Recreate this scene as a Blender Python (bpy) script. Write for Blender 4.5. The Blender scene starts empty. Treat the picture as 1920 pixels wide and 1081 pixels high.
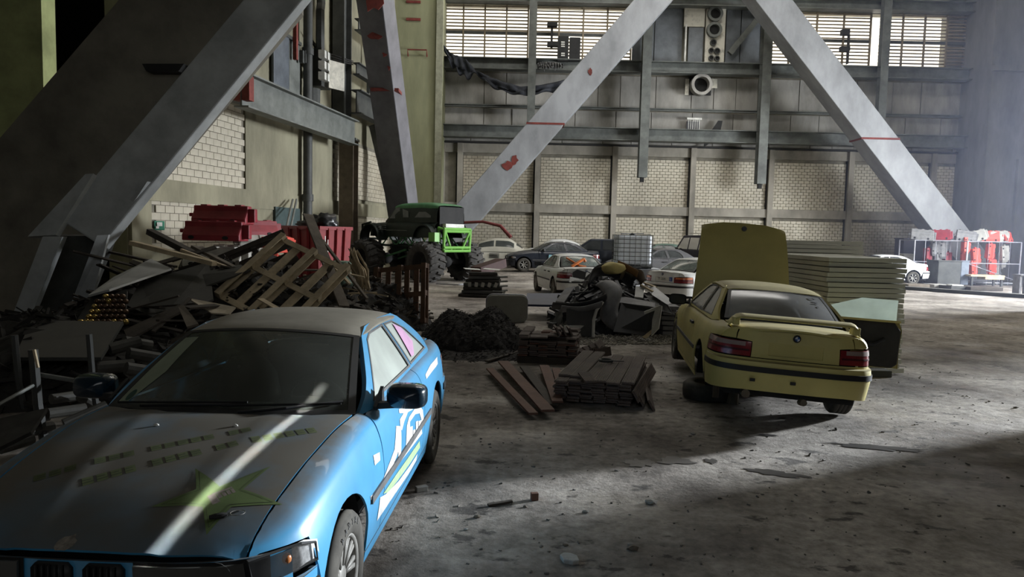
import bpy, bmesh, math, random
import numpy as np
from mathutils import Vector, Matrix, Euler, noise
from mathutils.geometry import delaunay_2d_cdt
R = math.radians
rnd = random.Random(7)
SC = bpy.context.scene
COL = SC.collection
# ------------------------------------------------------------------ camera
F, PITCH, ROLL, HC = 1350.0, 0.076, 0.023, 1.95
cd = bpy.data.cameras.new('camera'); cam = bpy.data.objects.new('camera', cd); COL.objects.link(cam)
cd.sensor_width = 36; cd.lens = F/1920*36; cd.clip_end = 300; cd.clip_start = .05
CR = Matrix.Rotation(-PITCH, 3, 'X') @ Matrix.Rotation(math.pi/2, 3, 'X') @ Matrix.Rotation(ROLL, 3, 'Z')
cam.matrix_world = Matrix.Translation((0, 0, HC)) @ CR.to_4x4()
SC.camera = cam
# ------------------------------------------------------------------ exposure, sky and large lights
SC.view_settings.view_transform = 'Standard'; SC.view_settings.look = 'None'
SC.view_settings.gamma = 1.0; SC.view_settings.use_curve_mapping = False
SC.view_settings.exposure = 0.0
w = bpy.data.worlds.new('sky'); SC.world = w; w.use_nodes = True
nt = w.node_tree; bg = nt.nodes['Background']
bg.inputs['Color'].default_value = (1.0, .93, .80, 1); bg.inputs['Strength'].default_value = 2.2
def area_light(name, loc, target, sx, sy, power, color, spread=180):
    ld = bpy.data.lights.new(name, 'AREA'); ld.shape = 'RECTANGLE'; ld.size = sx; ld.size_y = sy
    ld.energy = power; ld.color = color; ld.spread = R(spread)
    o = bpy.data.objects.new(name, ld); COL.objects.link(o)
    o.location = loc; o.rotation_euler = (Vector(target)-Vector(loc)).to_track_quat('-Z', 'Y').to_euler()
    return o
area_light('daylight_from_side_door', (56, 32.7, 12.6), (0, 5.4, .3), 3.6, 3.6, 125000, (.88, .94, 1.0))
area_light('daylight_from_side_opening', (29.5, 26, 5.5), (4, 24.5, 0), 8, 6, 8000, (.90, .94, 1.0), 130)
area_light('overhead_fill_light', (7, 27, 21.5), (4, 37, 0), 16, 5, 2900, (1.0, .97, .92))  # added overhead fill for the back of the hall; the roof has no opening
area_light('rear_fill_light', (3, -13, 9), (2, 20, 2.5), 12, 6, 240, (.95, .97, 1.0))  # added fill from behind the viewer; the rear wall is closed
area_light('daylight_through_louvres', (4.5, 39.6, 16.6), (3, 20, 0), 26, 3.0, 950, (1.0, .93, .80))
# ------------------------------------------------------------------ pixel helpers (a pixel and a distance give a real point)
def ray(px, py):
    return CR @ Vector(((px-960)/F, -(py-540.5)/F, -1))
def P(px, py, Y):
    d = ray(px, py); return Vector((0, 0, HC)) + d*(Y/d.y)
def G(px, py, z=0.0):
    d = ray(px, py); return Vector((0, 0, HC)) + d*((z-HC)/d.z)
# ------------------------------------------------------------------ materials
MATS = {}
def M(name, col, rough=.65, metal=0, var=.25, scale=4, bump=0, bscale=None, dust=0, dustcol=(.13, .12, .105), col2=None, thr=.5, spec=.4, streak=1, coat=0, dscale=14):
    if name in MATS: return MATS[name]
    m = bpy.data.materials.new(name); m.use_nodes = True; MATS[name] = m
    n = m.node_tree.nodes; l = m.node_tree.links; b = n['Principled BSDF']
    b.inputs['Roughness'].default_value = rough; b.inputs['Metallic'].default_value = metal
    b.inputs['Specular IOR Level'].default_value = spec; b.inputs['Coat Weight'].default_value = coat
    tc = n.new('ShaderNodeTexCoord'); src = tc.outputs['Object']
    mp = n.new('ShaderNodeMapping'); mp.inputs['Scale'].default_value = (1, 1, 1/streak); l.new(src, mp.inputs['Vector'])
    nz = n.new('ShaderNodeTexNoise'); nz.inputs['Scale'].default_value = scale; nz.inputs['Detail'].default_value = 6; nz.inputs['Roughness'].default_value = .65
    l.new(mp.outputs[0], nz.inputs['Vector'])
    cr = n.new('ShaderNodeValToRGB'); l.new(nz.outputs['Fac'], cr.inputs['Fac'])
    c2 = col2 or tuple(c*(1-var) for c in col)
    cr.color_ramp.elements[0].position = thr-.16; cr.color_ramp.elements[1].position = thr+.14
    cr.color_ramp.elements[0].color = (*c2, 1)
    cr.color_ramp.elements[1].color = (*(tuple(min(1, c*(1+var*.35)) for c in col) if not col2 else col), 1)
    out = cr.outputs['Color']
    if dust:
        g = n.new('ShaderNodeNewGeometry'); sp = n.new('ShaderNodeSeparateXYZ'); l.new(g.outputs['Normal'], sp.inputs[0])
        mr = n.new('ShaderNodeMapRange'); mr.inputs['From Min'].default_value = .60; mr.inputs['From Max'].default_value = .97
        mr.inputs['To Max'].default_value = dust; l.new(sp.outputs['Z'], mr.inputs['Value'])
        dn = n.new('ShaderNodeTexNoise'); dn.inputs['Scale'].default_value = dscale; dn.inputs['Detail'].default_value = 5; l.new(src, dn.inputs['Vector'])
        dr = n.new('ShaderNodeMapRange'); dr.inputs['From Min'].default_value = .3; dr.inputs['From Max'].default_value = .6
        dr.inputs['To Min'].default_value = .8; dr.inputs['To Max'].default_value = 1.05; l.new(dn.outputs['Fac'], dr.inputs['Value'])
        mm = n.new('ShaderNodeMath'); mm.operation = 'MULTIPLY'; mm.use_clamp = True; l.new(mr.outputs[0], mm.inputs[0]); l.new(dr.outputs[0], mm.inputs[1])
        mx = n.new('ShaderNodeMix'); mx.data_type = 'RGBA'; l.new(mm.outputs[0], mx.inputs['Factor'])
        l.new(out, mx.inputs['A']); mx.inputs['B'].default_value = (*dustcol, 1); out = mx.outputs['Result']
        ra = n.new('ShaderNodeMapRange'); ra.inputs['To Min'].default_value = rough; ra.inputs['To Max'].default_value = .85
        l.new(mm.outputs[0], ra.inputs['Value']); l.new(ra.outputs[0], b.inputs['Roughness'])
    l.new(out, b.inputs['Base Color'])
    if bump:
        bn = n.new('ShaderNodeTexNoise'); bn.inputs['Scale'].default_value = bscale or scale*6; bn.inputs['Detail'].default_value = 6
        l.new(mp.outputs[0], bn.inputs['Vector'])
        bp = n.new('ShaderNodeBump'); bp.inputs['Strength'].default_value = min(1, bump); bp.inputs['Distance'].default_value = .02
        l.new(bn.outputs['Fac'], bp.inputs['Height']); l.new(bp.outputs[0], b.inputs['Normal'])
    return m
def glass_mat(name, dust, dustcol, tint=(.75, .82, .8), rough=.15, nscale=3):
    if name in MATS: return MATS[name]
    m = bpy.data.materials.new(name); m.use_nodes = True; MATS[name] = m
    n = m.node_tree.nodes; l = m.node_tree.links; n.remove(n['Principled BSDF']); o = n['Material Output']
    tr = n.new('ShaderNodeBsdfTransparent'); tr.inputs[0].default_value = (*tint, 1)
    df = n.new('ShaderNodeBsdfPrincipled'); df.inputs['Base Color'].default_value = (*dustcol, 1); df.inputs['Roughness'].default_value = .8
    tc = n.new('ShaderNodeTexCoord'); nz = n.new('ShaderNodeTexNoise'); nz.inputs['Scale'].default_value = nscale; nz.inputs['Detail'].default_value = 7
    l.new(tc.outputs['Object'], nz.inputs['Vector'])
    mr = n.new('ShaderNodeMapRange'); mr.inputs['From Min'].default_value = .35; mr.inputs['From Max'].default_value = .65
    mr.inputs['To Min'].default_value = max(0, dust-.12); mr.inputs['To Max'].default_value = min(1, dust+.08); l.new(nz.outputs['Fac'], mr.inputs['Value'])
    mx = n.new('ShaderNodeMixShader'); l.new(mr.outputs[0], mx.inputs[0]); l.new(tr.outputs[0], mx.inputs[1]); l.new(df.outputs[0], mx.inputs[2])
    gl = n.new('ShaderNodeBsdfGlossy'); gl.inputs['Roughness'].default_value = rough
    if name == 'pale_door_glass':
        tl = n.new('ShaderNodeBsdfTranslucent'); tl.inputs[0].default_value = (*dustcol, 1); ms = n.new('ShaderNodeMixShader'); ms.inputs[0].default_value = .5
        l.new(df.outputs[0], ms.inputs[1]); l.new(tl.outputs[0], ms.inputs[2]); l.new(ms.outputs[0], mx.inputs[2])
    fr = n.new('ShaderNodeFresnel'); fr.inputs[0].default_value = 1.3
    m2 = n.new('ShaderNodeMixShader'); l.new(fr.outputs[0], m2.inputs[0]); l.new(mx.outputs[0], m2.inputs[1]); l.new(gl.outputs[0], m2.inputs[2])
    l.new(m2.outputs[0], o.inputs['Surface'])
    return m
# ------------------------------------------------------------------ mesh helpers
def basis(d, up=Vector((0, 0, 1))):
    d = d.normalized()
    if abs(d.dot(up)) > .99: up = Vector((0, 1, 0))
    s = d.cross(up).normalized(); u = s.cross(d).normalized()
    return s, u
class MB:
    def __init__(self): self.v = []; self.f = []
    def add(self, vs, fs):
        o = len(self.v); self.v += [tuple(p) for p in vs]; self.f += [tuple(i+o for i in f) for f in fs]; return self
    def box(self, c, s, rot=None):
        c = Vector(c); vs = []
        for x in (-.5, .5):
            for y in (-.5, .5):
                for z in (-.5, .5):
                    p = Vector((x*s[0], y*s[1], z*s[2]))
                    if rot is not None: p = rot @ p
                    vs.append(c+p)
        return self.add(vs, [(0, 1, 3, 2), (4, 6, 7, 5), (0, 4, 5, 1), (2, 3, 7, 6), (0, 2, 6, 4), (1, 5, 7, 3)])
    def bar(self, a, b, w, h, up=Vector((0, 0, 1))):
        a = Vector(a); b = Vector(b); s, u = basis(b-a, Vector(up)); vs = []
        for p in (a, b):
            for i, j in ((-1, -1), (1, -1), (1, 1), (-1, 1)): vs.append(p + s*(i*w/2) + u*(j*h/2))
        return self.add(vs, [(3, 2, 1, 0), (4, 5, 6, 7), (0, 1, 5, 4), (1, 2, 6, 5), (2, 3, 7, 6), (3, 0, 4, 7)])
    def ibeam(self, a, b, w, h, t=.03, up=Vector((0, 0, 1))):
        a = Vector(a); b = Vector(b); s, u = basis(b-a, Vector(up))
        self.bar(a+u*(h-t)/2, b+u*(h-t)/2, w, t, up); self.bar(a-u*(h-t)/2, b-u*(h-t)/2, w, t, up); return self.bar(a, b, t, h-2*t, up)
    def tube(self, pts, r, n=8, cap=True):
        pts = [Vector(p) for p in pts]; rs = r if isinstance(r, (list, tuple)) else [r]*len(pts); vs = []; fs = []
        s = None
        for i, p in enumerate(pts):
            d = (pts[min(i+1, len(pts)-1)]-pts[max(i-1, 0)])
            if s is None: s, u = basis(d)
            else:
                dn = d.normalized(); s = (s-dn*s.dot(dn)).normalized(); u = s.cross(dn).normalized()
            for k in range(n):
                a = 2*math.pi*k/n; vs.append(p+s*math.cos(a)*rs[i]+u*math.sin(a)*rs[i])
        for i in range(len(pts)-1):
            for k in range(n): fs.append((i*n+k, i*n+(k+1) % n, (i+1)*n+(k+1) % n, (i+1)*n+k))
        if cap: fs.append(tuple(range(n))[::-1]); fs.append(tuple((len(pts)-1)*n+k for k in range(n)))
        return self.add(vs, fs)
    def lathe(self, prof, n=24, axis='Z', c=(0, 0, 0), closed=False, a0=0, a1=2*math.pi):
        full = abs(a1-a0-2*math.pi) < 1e-6; c = Vector(c); vs = []; fs = []; m = n if full else n+1
        for k in range(m):
            a = a0+(a1-a0)*k/n; ca, sa = math.cos(a), math.sin(a)
            for r, h in prof:
                p = {'Z': (r*ca, r*sa, h), 'X': (h, r*ca, r*sa), 'Y': (r*sa, h, r*ca)}[axis]; vs.append(c+Vector(p))
        q = len(prof); e = q if closed else q-1
        for k in range(n):
            k2 = (k+1) % m
            for i in range(e): fs.append((k*q+i, k2*q+i, k2*q+(i+1) % q, k*q+(i+1) % q))
        return self.add(vs, fs)
    def prism(self, poly, h, mat=None):
        """poly: 2-D outline in the local XY plane, thickness h along Z, then moved by mat"""
        mat = mat or Matrix(); q = len(poly); vs = [mat @ Vector((x, y, z)) for z in (0, h) for x, y in poly]
        fs = [tuple(range(q))[::-1], tuple(range(q, 2*q))]+[(i, (i+1) % q, q+(i+1) % q, q+i) for i in range(q)]
        return self.add(vs, fs)
    def grid(self, fn, nu, nv, closed_u=False):
        vs = [fn(i/(nu if closed_u else nu-1), j/(nv-1)) for i in range(nu) for j in range(nv)]; fs = []
        for i in range(nu if closed_u else nu-1):
            for j in range(nv-1): fs.append((i*nv+j, ((i+1) % nu)*nv+j, ((i+1) % nu)*nv+j+1, i*nv+j+1))
        return self.add(vs, fs)
    def blob(self, c, s, n=2, amp=.25, sc=1.5, seed=0):
        bm = bmesh.new(); bmesh.ops.create_icosphere(bm, subdivisions=n, radius=1)
        vs = []
        for v in bm.verts:
            p = v.co.copy(); k = 1+amp*noise.noise(p*sc+Vector((seed*3.1, seed, 0)))*2
            vs.append(Vector((p.x*s[0]*k, p.y*s[1]*k, p.z*s[2]*k))+Vector(c))
        fs = [tuple(v.index for v in f.verts) for f in bm.faces]; bm.free(); return self.add(vs, fs)
    def mesh(self, name, smooth=False, angle=None):
        me = bpy.data.meshes.new(name); me.from_pydata(self.v, [], self.f); me.update()
        bm = bmesh.new(); bm.from_mesh(me); bmesh.ops.recalc_face_normals(bm, faces=bm.faces); bm.to_mesh(me); bm.free()
        if smooth:
            me.shade_smooth()
            if angle: 
                try: me.set_sharp_from_angle(angle=R(angle))
                except Exception: pass
        return me
    def build(self, name, mat, parent=None, smooth=False, angle=35, bevel=0, **kw):
        return link(name, self.mesh(name, smooth, angle), mat, parent, bevel=bevel, **kw)
def link(name, me, mat=None, parent=None, bevel=0, loc=None, rot=None, mw=None, solid=0, kind=None):
    o = bpy.data.objects.new(name, me); COL.objects.link(o)
    if mat is not None and not me.materials: me.materials.append(mat)
    elif mat is not None and me.materials[0] != mat:
        for s in o.material_slots: s.link = 'OBJECT'; s.material = mat
    if parent: o.parent = parent
    if mw is not None: o.matrix_local = mw
    if loc is not None: o.location = loc
    if rot is not None: o.rotation_euler = rot
    if solid:
        s = o.modifiers.new('solid', 'SOLIDIFY'); s.thickness = solid; s.offset = 0
    if bevel:
        b = o.modifiers.new('bevel', 'BEVEL'); b.width = bevel; b.segments = 2; b.limit_method = 'ANGLE'
    if kind: o['kind'] = kind
    return o
def tag(o, label, cat, group=None, kind=None):
    o['label'] = label
    if cat: o['category'] = cat
    if group: o['group'] = group
    if kind: o['kind'] = kind
    return o
def empty(name, label, cat, loc=(0, 0, 0), rot=(0, 0, 0), group=None, kind=None):
    o = bpy.data.objects.new(name, None); COL.objects.link(o); o.location = loc; o.rotation_euler = rot; o.empty_display_size = .2
    return tag(o, label, cat, group, kind)
def copy_tree(o, parent=None):
    c = o.copy(); COL.objects.link(c)
    if parent: c.parent = parent; c.matrix_local = o.matrix_local.copy()
    for ch in list(o.children): copy_tree(ch, c)
    return c
_tc = {}
def text_mesh(s, size=1.0, ext=.0, font_bold=0):
    key = (s, size, ext, font_bold)
    if key in _tc: return _tc[key]
    cu = bpy.data.curves.new('lettering', 'FONT'); cu.body = s; cu.size = size; cu.extrude = ext; cu.offset = font_bold; cu.align_x = 'CENTER'; cu.align_y = 'CENTER'; cu.resolution_u = 3
    o = bpy.data.objects.new('t', cu); COL.objects.link(o); dg = bpy.context.evaluated_depsgraph_get(); dg.update()
    me = bpy.data.meshes.new_from_object(o.evaluated_get(dg)); bpy.data.objects.remove(o); _tc[key] = me; return me
def struct(o, label): 
    o['kind'] = 'structure'; o['label'] = label; return o
# ================================================================== the hall
LW = lambda Y: -12.1+.1459*Y              # the left wall's plane
LD = Vector((.1459, 1, 0)).normalized(); LN = Vector((1, -.1459, 0)).normalized()
def L(px, py, off=0.0):
    """point of the left wall (moved off metres into the hall) under a pixel"""
    d = ray(px, py); o = Vector((0, 0, HC)); base = Vector((-12.1, 0, 0))+LN*off
    t = (base-o).dot(LN)/d.dot(LN); return o+d*t
m_conc = M('hall_concrete', (.30, .29, .235), .9, var=.35, scale=.7, bump=.5, bscale=9, streak=2.2)
m_conc_wall = M('stained_wall_plaster', (.25, .235, .165), .9, var=.4, scale=.55, bump=.4, bscale=7, streak=2.5)
m_brick = M('pale_glazed_brick', (.47, .435, .35), .6, col2=(.26, .225, .165), thr=.44, scale=.45, bump=.2, bscale=8, streak=2)
m_mortar = M('grey_mortar', (.19, .175, .14), .95, var=.3, scale=2)
m_panel = M('grey_fibre_panel', (.30, .29, .265), .85, var=.35, scale=1.2, bump=.15, bscale=6, streak=3)
m_steel = M('grey_green_steel', (.135, .145, .135), .55, var=.4, scale=1.5, bump=.15, dust=.6, dustcol=(.16, .15, .13))
m_steel_dark = M('dark_steel', (.055, .058, .055), .6, var=.4, scale=2, dust=.5)
m_brace = M('blue_grey_brace_paint', (.29, .30, .315), .55, var=.3, scale=.8, bump=.15, bscale=5, streak=2)
m_rust = M('red_lead_patch', (.17, .035, .028), .8, var=.4, scale=3)
m_louver = M('weathered_louvre_slat', (.22, .175, .115), .7, var=.3, scale=2)
m_green = M('yellow_green_column_paint', (.27, .275, .165), .7, var=.35, scale=.5, bump=.15, streak=4)
m_dark = M('black_and_hole_shade', (.02, .02, .02), .8, var=.3, scale=3)  # black things; also paints the shade inside holes and the recess
m_tower = M('shade_dark_tower_concrete', (.17, .165, .145), .9, var=.55, scale=.35, bump=.4, bscale=6, streak=3)  # the tower's shade is put into this darker concrete colour
m_rib = M('grimy_grey_concrete', (.27, .25, .21), .9, var=.4, scale=.8, streak=2)
YB = 41.0
# floor: uneven beaten concrete and dirt
def floor_mat():
    m = bpy.data.materials.new('dirty_concrete_floor'); m.use_nodes = True
    n = m.node_tree.nodes; l = m.node_tree.links; b = n['Principled BSDF']
    tc = n.new('ShaderNodeTexCoord')
    def nz(scale, detail=8, rough=.6, sx=1, sy=1):
        mp = n.new('ShaderNodeMapping'); mp.inputs['Scale'].default_value = (sx, sy, 1); l.new(tc.outputs['Object'], mp.inputs[0])
        t = n.new('ShaderNodeTexNoise'); t.inputs['Scale'].default_value = scale; t.inputs['Detail'].default_value = detail; t.inputs['Roughness'].default_value = rough
        l.new(mp.outputs[0], t.inputs['Vector']); return t.outputs['Fac']
    def ramp(src, a, b_, ca, cb):
        r = n.new('ShaderNodeValToRGB'); r.color_ramp.elements[0].position = a; r.color_ramp.elements[1].position = b_
        r.color_ramp.elements[0].color = (*ca, 1); r.color_ramp.elements[1].color = (*cb, 1); l.new(src, r.inputs[0]); return r.outputs[0]
    def mix(f, a, c, mode='MIX'):
        x = n.new('ShaderNodeMix'); x.data_type = 'RGBA'; x.blend_type = mode
        if isinstance(f, float): x.inputs[0].default_value = f
        else: l.new(f, x.inputs[0])
        l.new(a, x.inputs['A']); l.new(c, x.inputs['B']); return x.outputs['Result']
    base = ramp(nz(.55), .35, .65, (.12, .103, .09), (.50, .465, .425))
    fine = ramp(nz(9, 10, .7), .3, .72, (.45, .44, .42), (1.3, 1.28, 1.25))
    c = mix(1.0, base, fine, 'MULTIPLY')
    spots = ramp(nz(2.6, 8, .62, 1, 1.5), .36, .41, (0, 0, 0), (1, 1, 1))
    dk = n.new('ShaderNodeRGB'); dk.outputs[0].default_value = (.035, .031, .028, 1)
    sp = n.new('ShaderNodeMath'); sp.operation = 'MULTIPLY_ADD'; l.new(spots, sp.inputs[0]); sp.inputs[1].default_value = -.8; sp.inputs[2].default_value = .8
    c = mix(sp.outputs[0], c, dk.outputs[0])
    l.new(c, b.inputs['Base Color'])
    wet = ramp(nz(.35, 5, .55, 1, 1.6), .5, .6, (.88, .88, .88), (.42, .42, .42)); l.new(wet, b.inputs['Roughness'])
    b.inputs['Specular IOR Level'].default_value = .35
    bp = n.new('ShaderNodeBump'); bp.inputs['Strength'].default_value = .55; bp.inputs['Distance'].default_value = .02
    ad = n.new('ShaderNodeMath'); ad.operation = 'ADD'; l.new(nz(28, 8, .7), ad.inputs[0]); l.new(nz(5, 8, .7), ad.inputs[1])
    l.new(ad.outputs[0], bp.inputs['Height']); l.new(bp.outputs[0], b.inputs['Normal'])
    return m
def fh(x, y):
    """height of the floor's unevenness"""
    a = .022*noise.noise(Vector((x*.55, y*.55, 0)))+.008*noise.noise(Vector((x*2.3, y*2.3, 4)))+.004*noise.noise(Vector((x*6.5, y*6.5, 9)))
    sm = lambda t: (lambda u: u*u*(3-2*u))(min(1, max(0, t)))
    return a-.012+.25*sm((y-29)/4)*sm((x+6)/3)*sm((14-x)/4)
fl = MB()
def strip(x0, x1, nx, y0, y1, ny):
    fl.grid(lambda u, v: (x0+(x1-x0)*u, y0+(y1-y0)*v, fh(x0+(x1-x0)*u, y0+(y1-y0)*v)), nx, ny)
strip(-6, 8, 240, 2.5, 12, 200); strip(-16, -6, 40, 2.5, 12, 40); strip(8, 32, 60, 2.5, 12, 40)
strip(-16, 32, 160, 12, 42, 110); strip(-16, 32, 30, -18, 2.5, 20)
slab_ = MB().box((8, 12, -.35), (52, 64, .5)).build('floor', m_dark); struct(slab_, 'dark ground slab under the uneven floor')
fo = fl.build('floor', floor_mat(), smooth=True, angle=None); struct(fo, 'uneven dirty concrete hall floor with dust and dark worn patches')
# fine debris on the floor
rb = MB()
for i in range(1700):
    x = rnd.uniform(-3, 7); y = 3.2+rnd.random()**1.4*12; s = rnd.uniform(.003, .013)*(1+.6*(rnd.random() < .08))
    rb.box((x, y, fh(x, y)+s*.3), (s*rnd.uniform(1, 2.6), s, s*rnd.uniform(.4, 1)), Euler((rnd.uniform(-.4, .4), rnd.uniform(-.4, .4), rnd.uniform(0, 3))).to_matrix())
tag(rb.build('grit', M('floor_grit', (.17, .155, .135), .9, var=.6, scale=1.5)), 'fine grit and small chips scattered over the dirt floor', 'debris', kind='stuff')
# slabs of the hall outside the view keep the daylight in its openings
def slab(name, c, s, label, mat=None, rot=None):
    return struct(MB().box(c, s, rot).build(name, mat or m_conc), label)
slab('ceiling', (8, 12, 22.2), (52, 64, .4), 'high dark hall roof slab')
slab('wall_rear', (8, -18.2, 11), (52, .4, 22), 'hall wall behind the viewer')
slab('wall_right_near', (16, -4.5, 11), (.4, 26.6, 22), 'right hand hall wall before the side door')
slab('wall_right_lintel', (16, 15, 13.5), (.4, 12.6, 17.2), 'wall over the side door')
slab('wall_right_return', (23.2, 21.4, 11), (14.8, .4, 22), 'return wall beyond the side door')
slab('wall_right', (30.4, 31.6, 11), (.4, 20.5, 22), 'right hand outer hall wall')
# ---- left wall, one slab plus its panels
slab('wall_left_near', (-16.5, 4.2, 11), (.4, 45.4, 22), 'near part of the left hand hall wall')
a = Vector((LW(17.9), 17.9, 0)); b_ = Vector((LW(46), 46, 0))
lwm = MB(); lwm.bar(a-LN*.35+Vector((0, 0, 11)), b_-LN*.35+Vector((0, 0, 11)), .5, 22)
wl = struct(lwm.build('wall_left', m_conc_wall), 'stained plaster side wall with brick infill')
def lpt(Y, z, off=0): return Vector((LW(Y), Y, z))+LN*off
def Yl(px): return L(px, 300).y
def brick_panel_left(Y0, Y1, z0, z1, single, bw=.40, bh=.20, skip=None):
    mb = MB(); mb.bar(lpt(Y0, (z0+z1)/2, -.09), lpt(Y1, (z0+z1)/2, -.09), .05, z1-z0)
    mb.build('mortar_bed', m_mortar, wl)
    bed = MB(); me = None; nrow = int((z1-z0)/bh); rows = 0
    up = Vector((0, 0, 1)); ang = math.atan2(LD.y, LD.x)
    base = MB().box((0, 0, 0), (bw-.018, .05, bh-.018)).mesh('brick')
    ln = (Y1-Y0)/LD.y
    for r in range(nrow):
        n = int(ln/bw)
        for k in range(n+1):
            c = k*bw+(.5*bw if r % 2 else 0)+bw/2
            if c+bw/2 > ln+.01: continue
            p = lpt(Y0, z0+(r+.5)*bh, -.045+rnd.uniform(-.004, .004))+LD*c
            if skip and skip(p): continue
            if single:
                link('brick', base, m_brick, wl, mw=Matrix.Translation(p) @ Matrix.Rotation(ang+rnd.uniform(-.004, .004), 4, 'Z'))
            else: bed.box(p, (bw-.018, .05, bh-.018), Matrix.Rotation(ang, 3, 'Z'))
    if not single and bed.v: bed.build('bricks', m_brick, wl, kind='stuff')
zl = lambda px, py: L(px, py).z
Ya, Yb_ = Yl(283), Yl(460)
brick_panel_left(Yl(262), Yb_, zl(300, 351), zl(455, 200)+.0, True)
brick_panel_left(Ya, Yb_, zl(290, 470), zl(290, 358)-.0, True)
brick_panel_left(Yl(624), Yl(641), zl(630, 395), zl(630, 262), False)
brick_panel_left(Yl(668), Yl(745), zl(690, 400)+.6, zl(690, 275), False)
brick_panel_left(Yl(668), Yl(745), .3, zl(690, 400)+.2, False)
# ledge and stains: plaster frame proud around the infill
fr = MB()
for (pa, za, zb2) in ((None, zl(300, 351)-.02, zl(290, 358)+.0),):
    fr.bar(lpt(Yl(240), (za+zb2)/2, -.03), lpt(46, (za+zb2)/2, -.03), .12, max(.12, za-zb2+.5))
fr.build('trim_ledge', m_conc_wall, wl)
mb = MB()
for Y0, Y1, z0, z1 in ((Yb_+.02, Yl(624), .0, 8.6), (17.95, Yl(283), 0, 8.6)):
    mb.bar(lpt(Y0, (z0+z1)/2, -.05), lpt(Y1, (z0+z1)/2, -.05), .1, z1-z0)
mb.build('plaster_panel', m_conc_wall, wl)
# wall furniture
def on_left(name, label, cat, px0, py0, px1, py1, depth, mat, off=0.0):
    A = L(px0, (py0+py1)/2, off); B = L(px1, (py0+py1)/2, off); zc0 = L((px0+px1)/2, py1, off).z; zc1 = L((px0+px1)/2, py0, off).z
    mb = MB(); A.z = B.z = (zc0+zc1)/2; mb.bar(A+LN*depth/2, B+LN*depth/2, depth, zc1-zc0)
    o = mb.build(name, mat, bevel=.01); return tag(o, label, cat)
m_grey = M('grey_sheet_steel', (.11, .125, .145), .5, metal=.3, var=.3, scale=2)
t = empty('steel_shutter', 'blue-grey steel hatch door high on the side wall above the crane rail', 'hatch', L(535, 130, 0))
q = lambda p: Vector(p)-t.location
A, B = L(511, 130, .12), L(540, 130, .12); zt_, zb_ = L(525, 60, .1).z, L(525, 185, .1).z
A.z = B.z = (zt_+zb_)/2; MB().bar(q(A), q(B), .08, zt_-zb_).build('leaf', m_grey, t)
A2, B2 = L(541, 130, .05), L(561, 130, .05); A2.z = B2.z = (zt_+zb_)/2; MB().bar(q(A2), q(B2), .06, zt_-zb_).build('leaf', m_steel, t)
MB().bar(q(A)+Vector((0, 0, (zt_-zb_)/2)), q(B2)+Vector((0, 0, (zt_-zb_)/2)), .2, .12).build('frame', m_steel_dark, t)
for pxx, y0, y1 in ((554, 38, 112), (566, 95, 118), (571, 95, 118)):
    A = L(pxx, y0, .25); B = L(pxx, y1, .25); B.x, B.y = A.x, A.y; MB().bar(q(A), q(B), .14, .14, up=LD).build('bracket', m_rust if pxx < 560 else m_steel_dark, t)
tag(on_left('notice_board', 'x', 'board', 512, 389, 558, 425, .1, M('dark_teal_board', (.05, .075, .075), .5, var=.3)), 'dark teal board on side wall behind the leaning pipes', 'board')
# exit sign
sg = empty('exit_sign', 'small green and white exit sign on side wall above the scrap heap', 'sign', L(297, 423, .03))
s_ = on_left('plate', 'x', 'x', 288, 414, 307, 431, .03, M('sign_green', (.02, .17, .10), .5, var=.1)); 
m_white = M('worn_white_paint', (.62, .62, .58), .55, var=.25, scale=4)
def reparent(o, p):
    o.parent = p; o.matrix_parent_inverse = Matrix.Translation(-Vector(p.location)) if p.rotation_euler == Euler((0, 0, 0)) else p.matrix_basis.inverted()
    for k in ('label', 'category', 'group'):
        if k in o: del o[k]
    return o
reparent(s_, sg)
wm = MB(); c = L(299, 420, .06); wm.bar(c-LD*.11, c+LD*.11, .01, .10); c = L(296, 426, .06); wm.bar(c-LD*.08, c+LD*.04, .01, .06)
reparent(wm.build('running_figure_mark', m_white), sg)
# drain pipe
dp = empty('drain_pipe', 'tall black drain pipe running down the side wall', 'pipe', (*L(577, 400, .3).xy, 0))
pb = L(577, 400, .3); MB().tube([(0, 0, 0), (0, 0, 18)], .17, 14).build('pipe', m_steel_dark, dp, smooth=True)
for z in (3, 5.6, 8.4, 11.2, 14): MB().tube([(0, 0, z), (0, 0, z+.25)], .215, 14).build('coupling', m_steel_dark, dp, smooth=True)
# steel column with crane beam
cb = L(654, 300, .6)
sc_ = empty('steel_column', 'dark steel column at the side wall carrying the end of the crane rail', 'column', (cb.x, cb.y, 0))
MB().ibeam((0, 0, 0), (0, 0, L(654, 262, .6).z), .62, .62, .05, up=LD).build('shaft', M('rusty_brown_steel', (.12, .095, .065), .7, var=.4, scale=2), sc_)
MB().ibeam((-.3, 0, L(654, 262, .6).z), (-.3, 0, 21), .5, .85, .06, up=LD).build('upper_shaft', m_steel_dark, sc_)
MB().box((0, 0, L(654, 262, .6).z), (.75, .75, .1)).build('cap_plate', m_steel, sc_)
cr0, cr1 = L(452, 160, 1.1), L(664, 255, 1.1); cr0.z = cr1.z = (cr0.z+cr1.z)/2
cre = empty('crane_rail_beam', 'long grey-green crane rail beam bracketed along the side wall', 'beam', cr0)
hgt = 1.0
MB().ibeam((0, 0, 0), cr1-cr0, .45, hgt, .05).build('girder', m_steel, cre)
MB().ibeam(LN*-.5, (cr1-cr0)-LN*.5, .3, .5, .04).build('walkway_channel', m_steel_dark, cre)
for k in (0.02, .32, .62): MB().bar((cr1-cr0)*k+Vector((0, 0, .1)), (cr1-cr0)*k-LN*1.0+Vector((0, 0, .1)), .15, .5).build('bracket', m_steel, cre)
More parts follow.
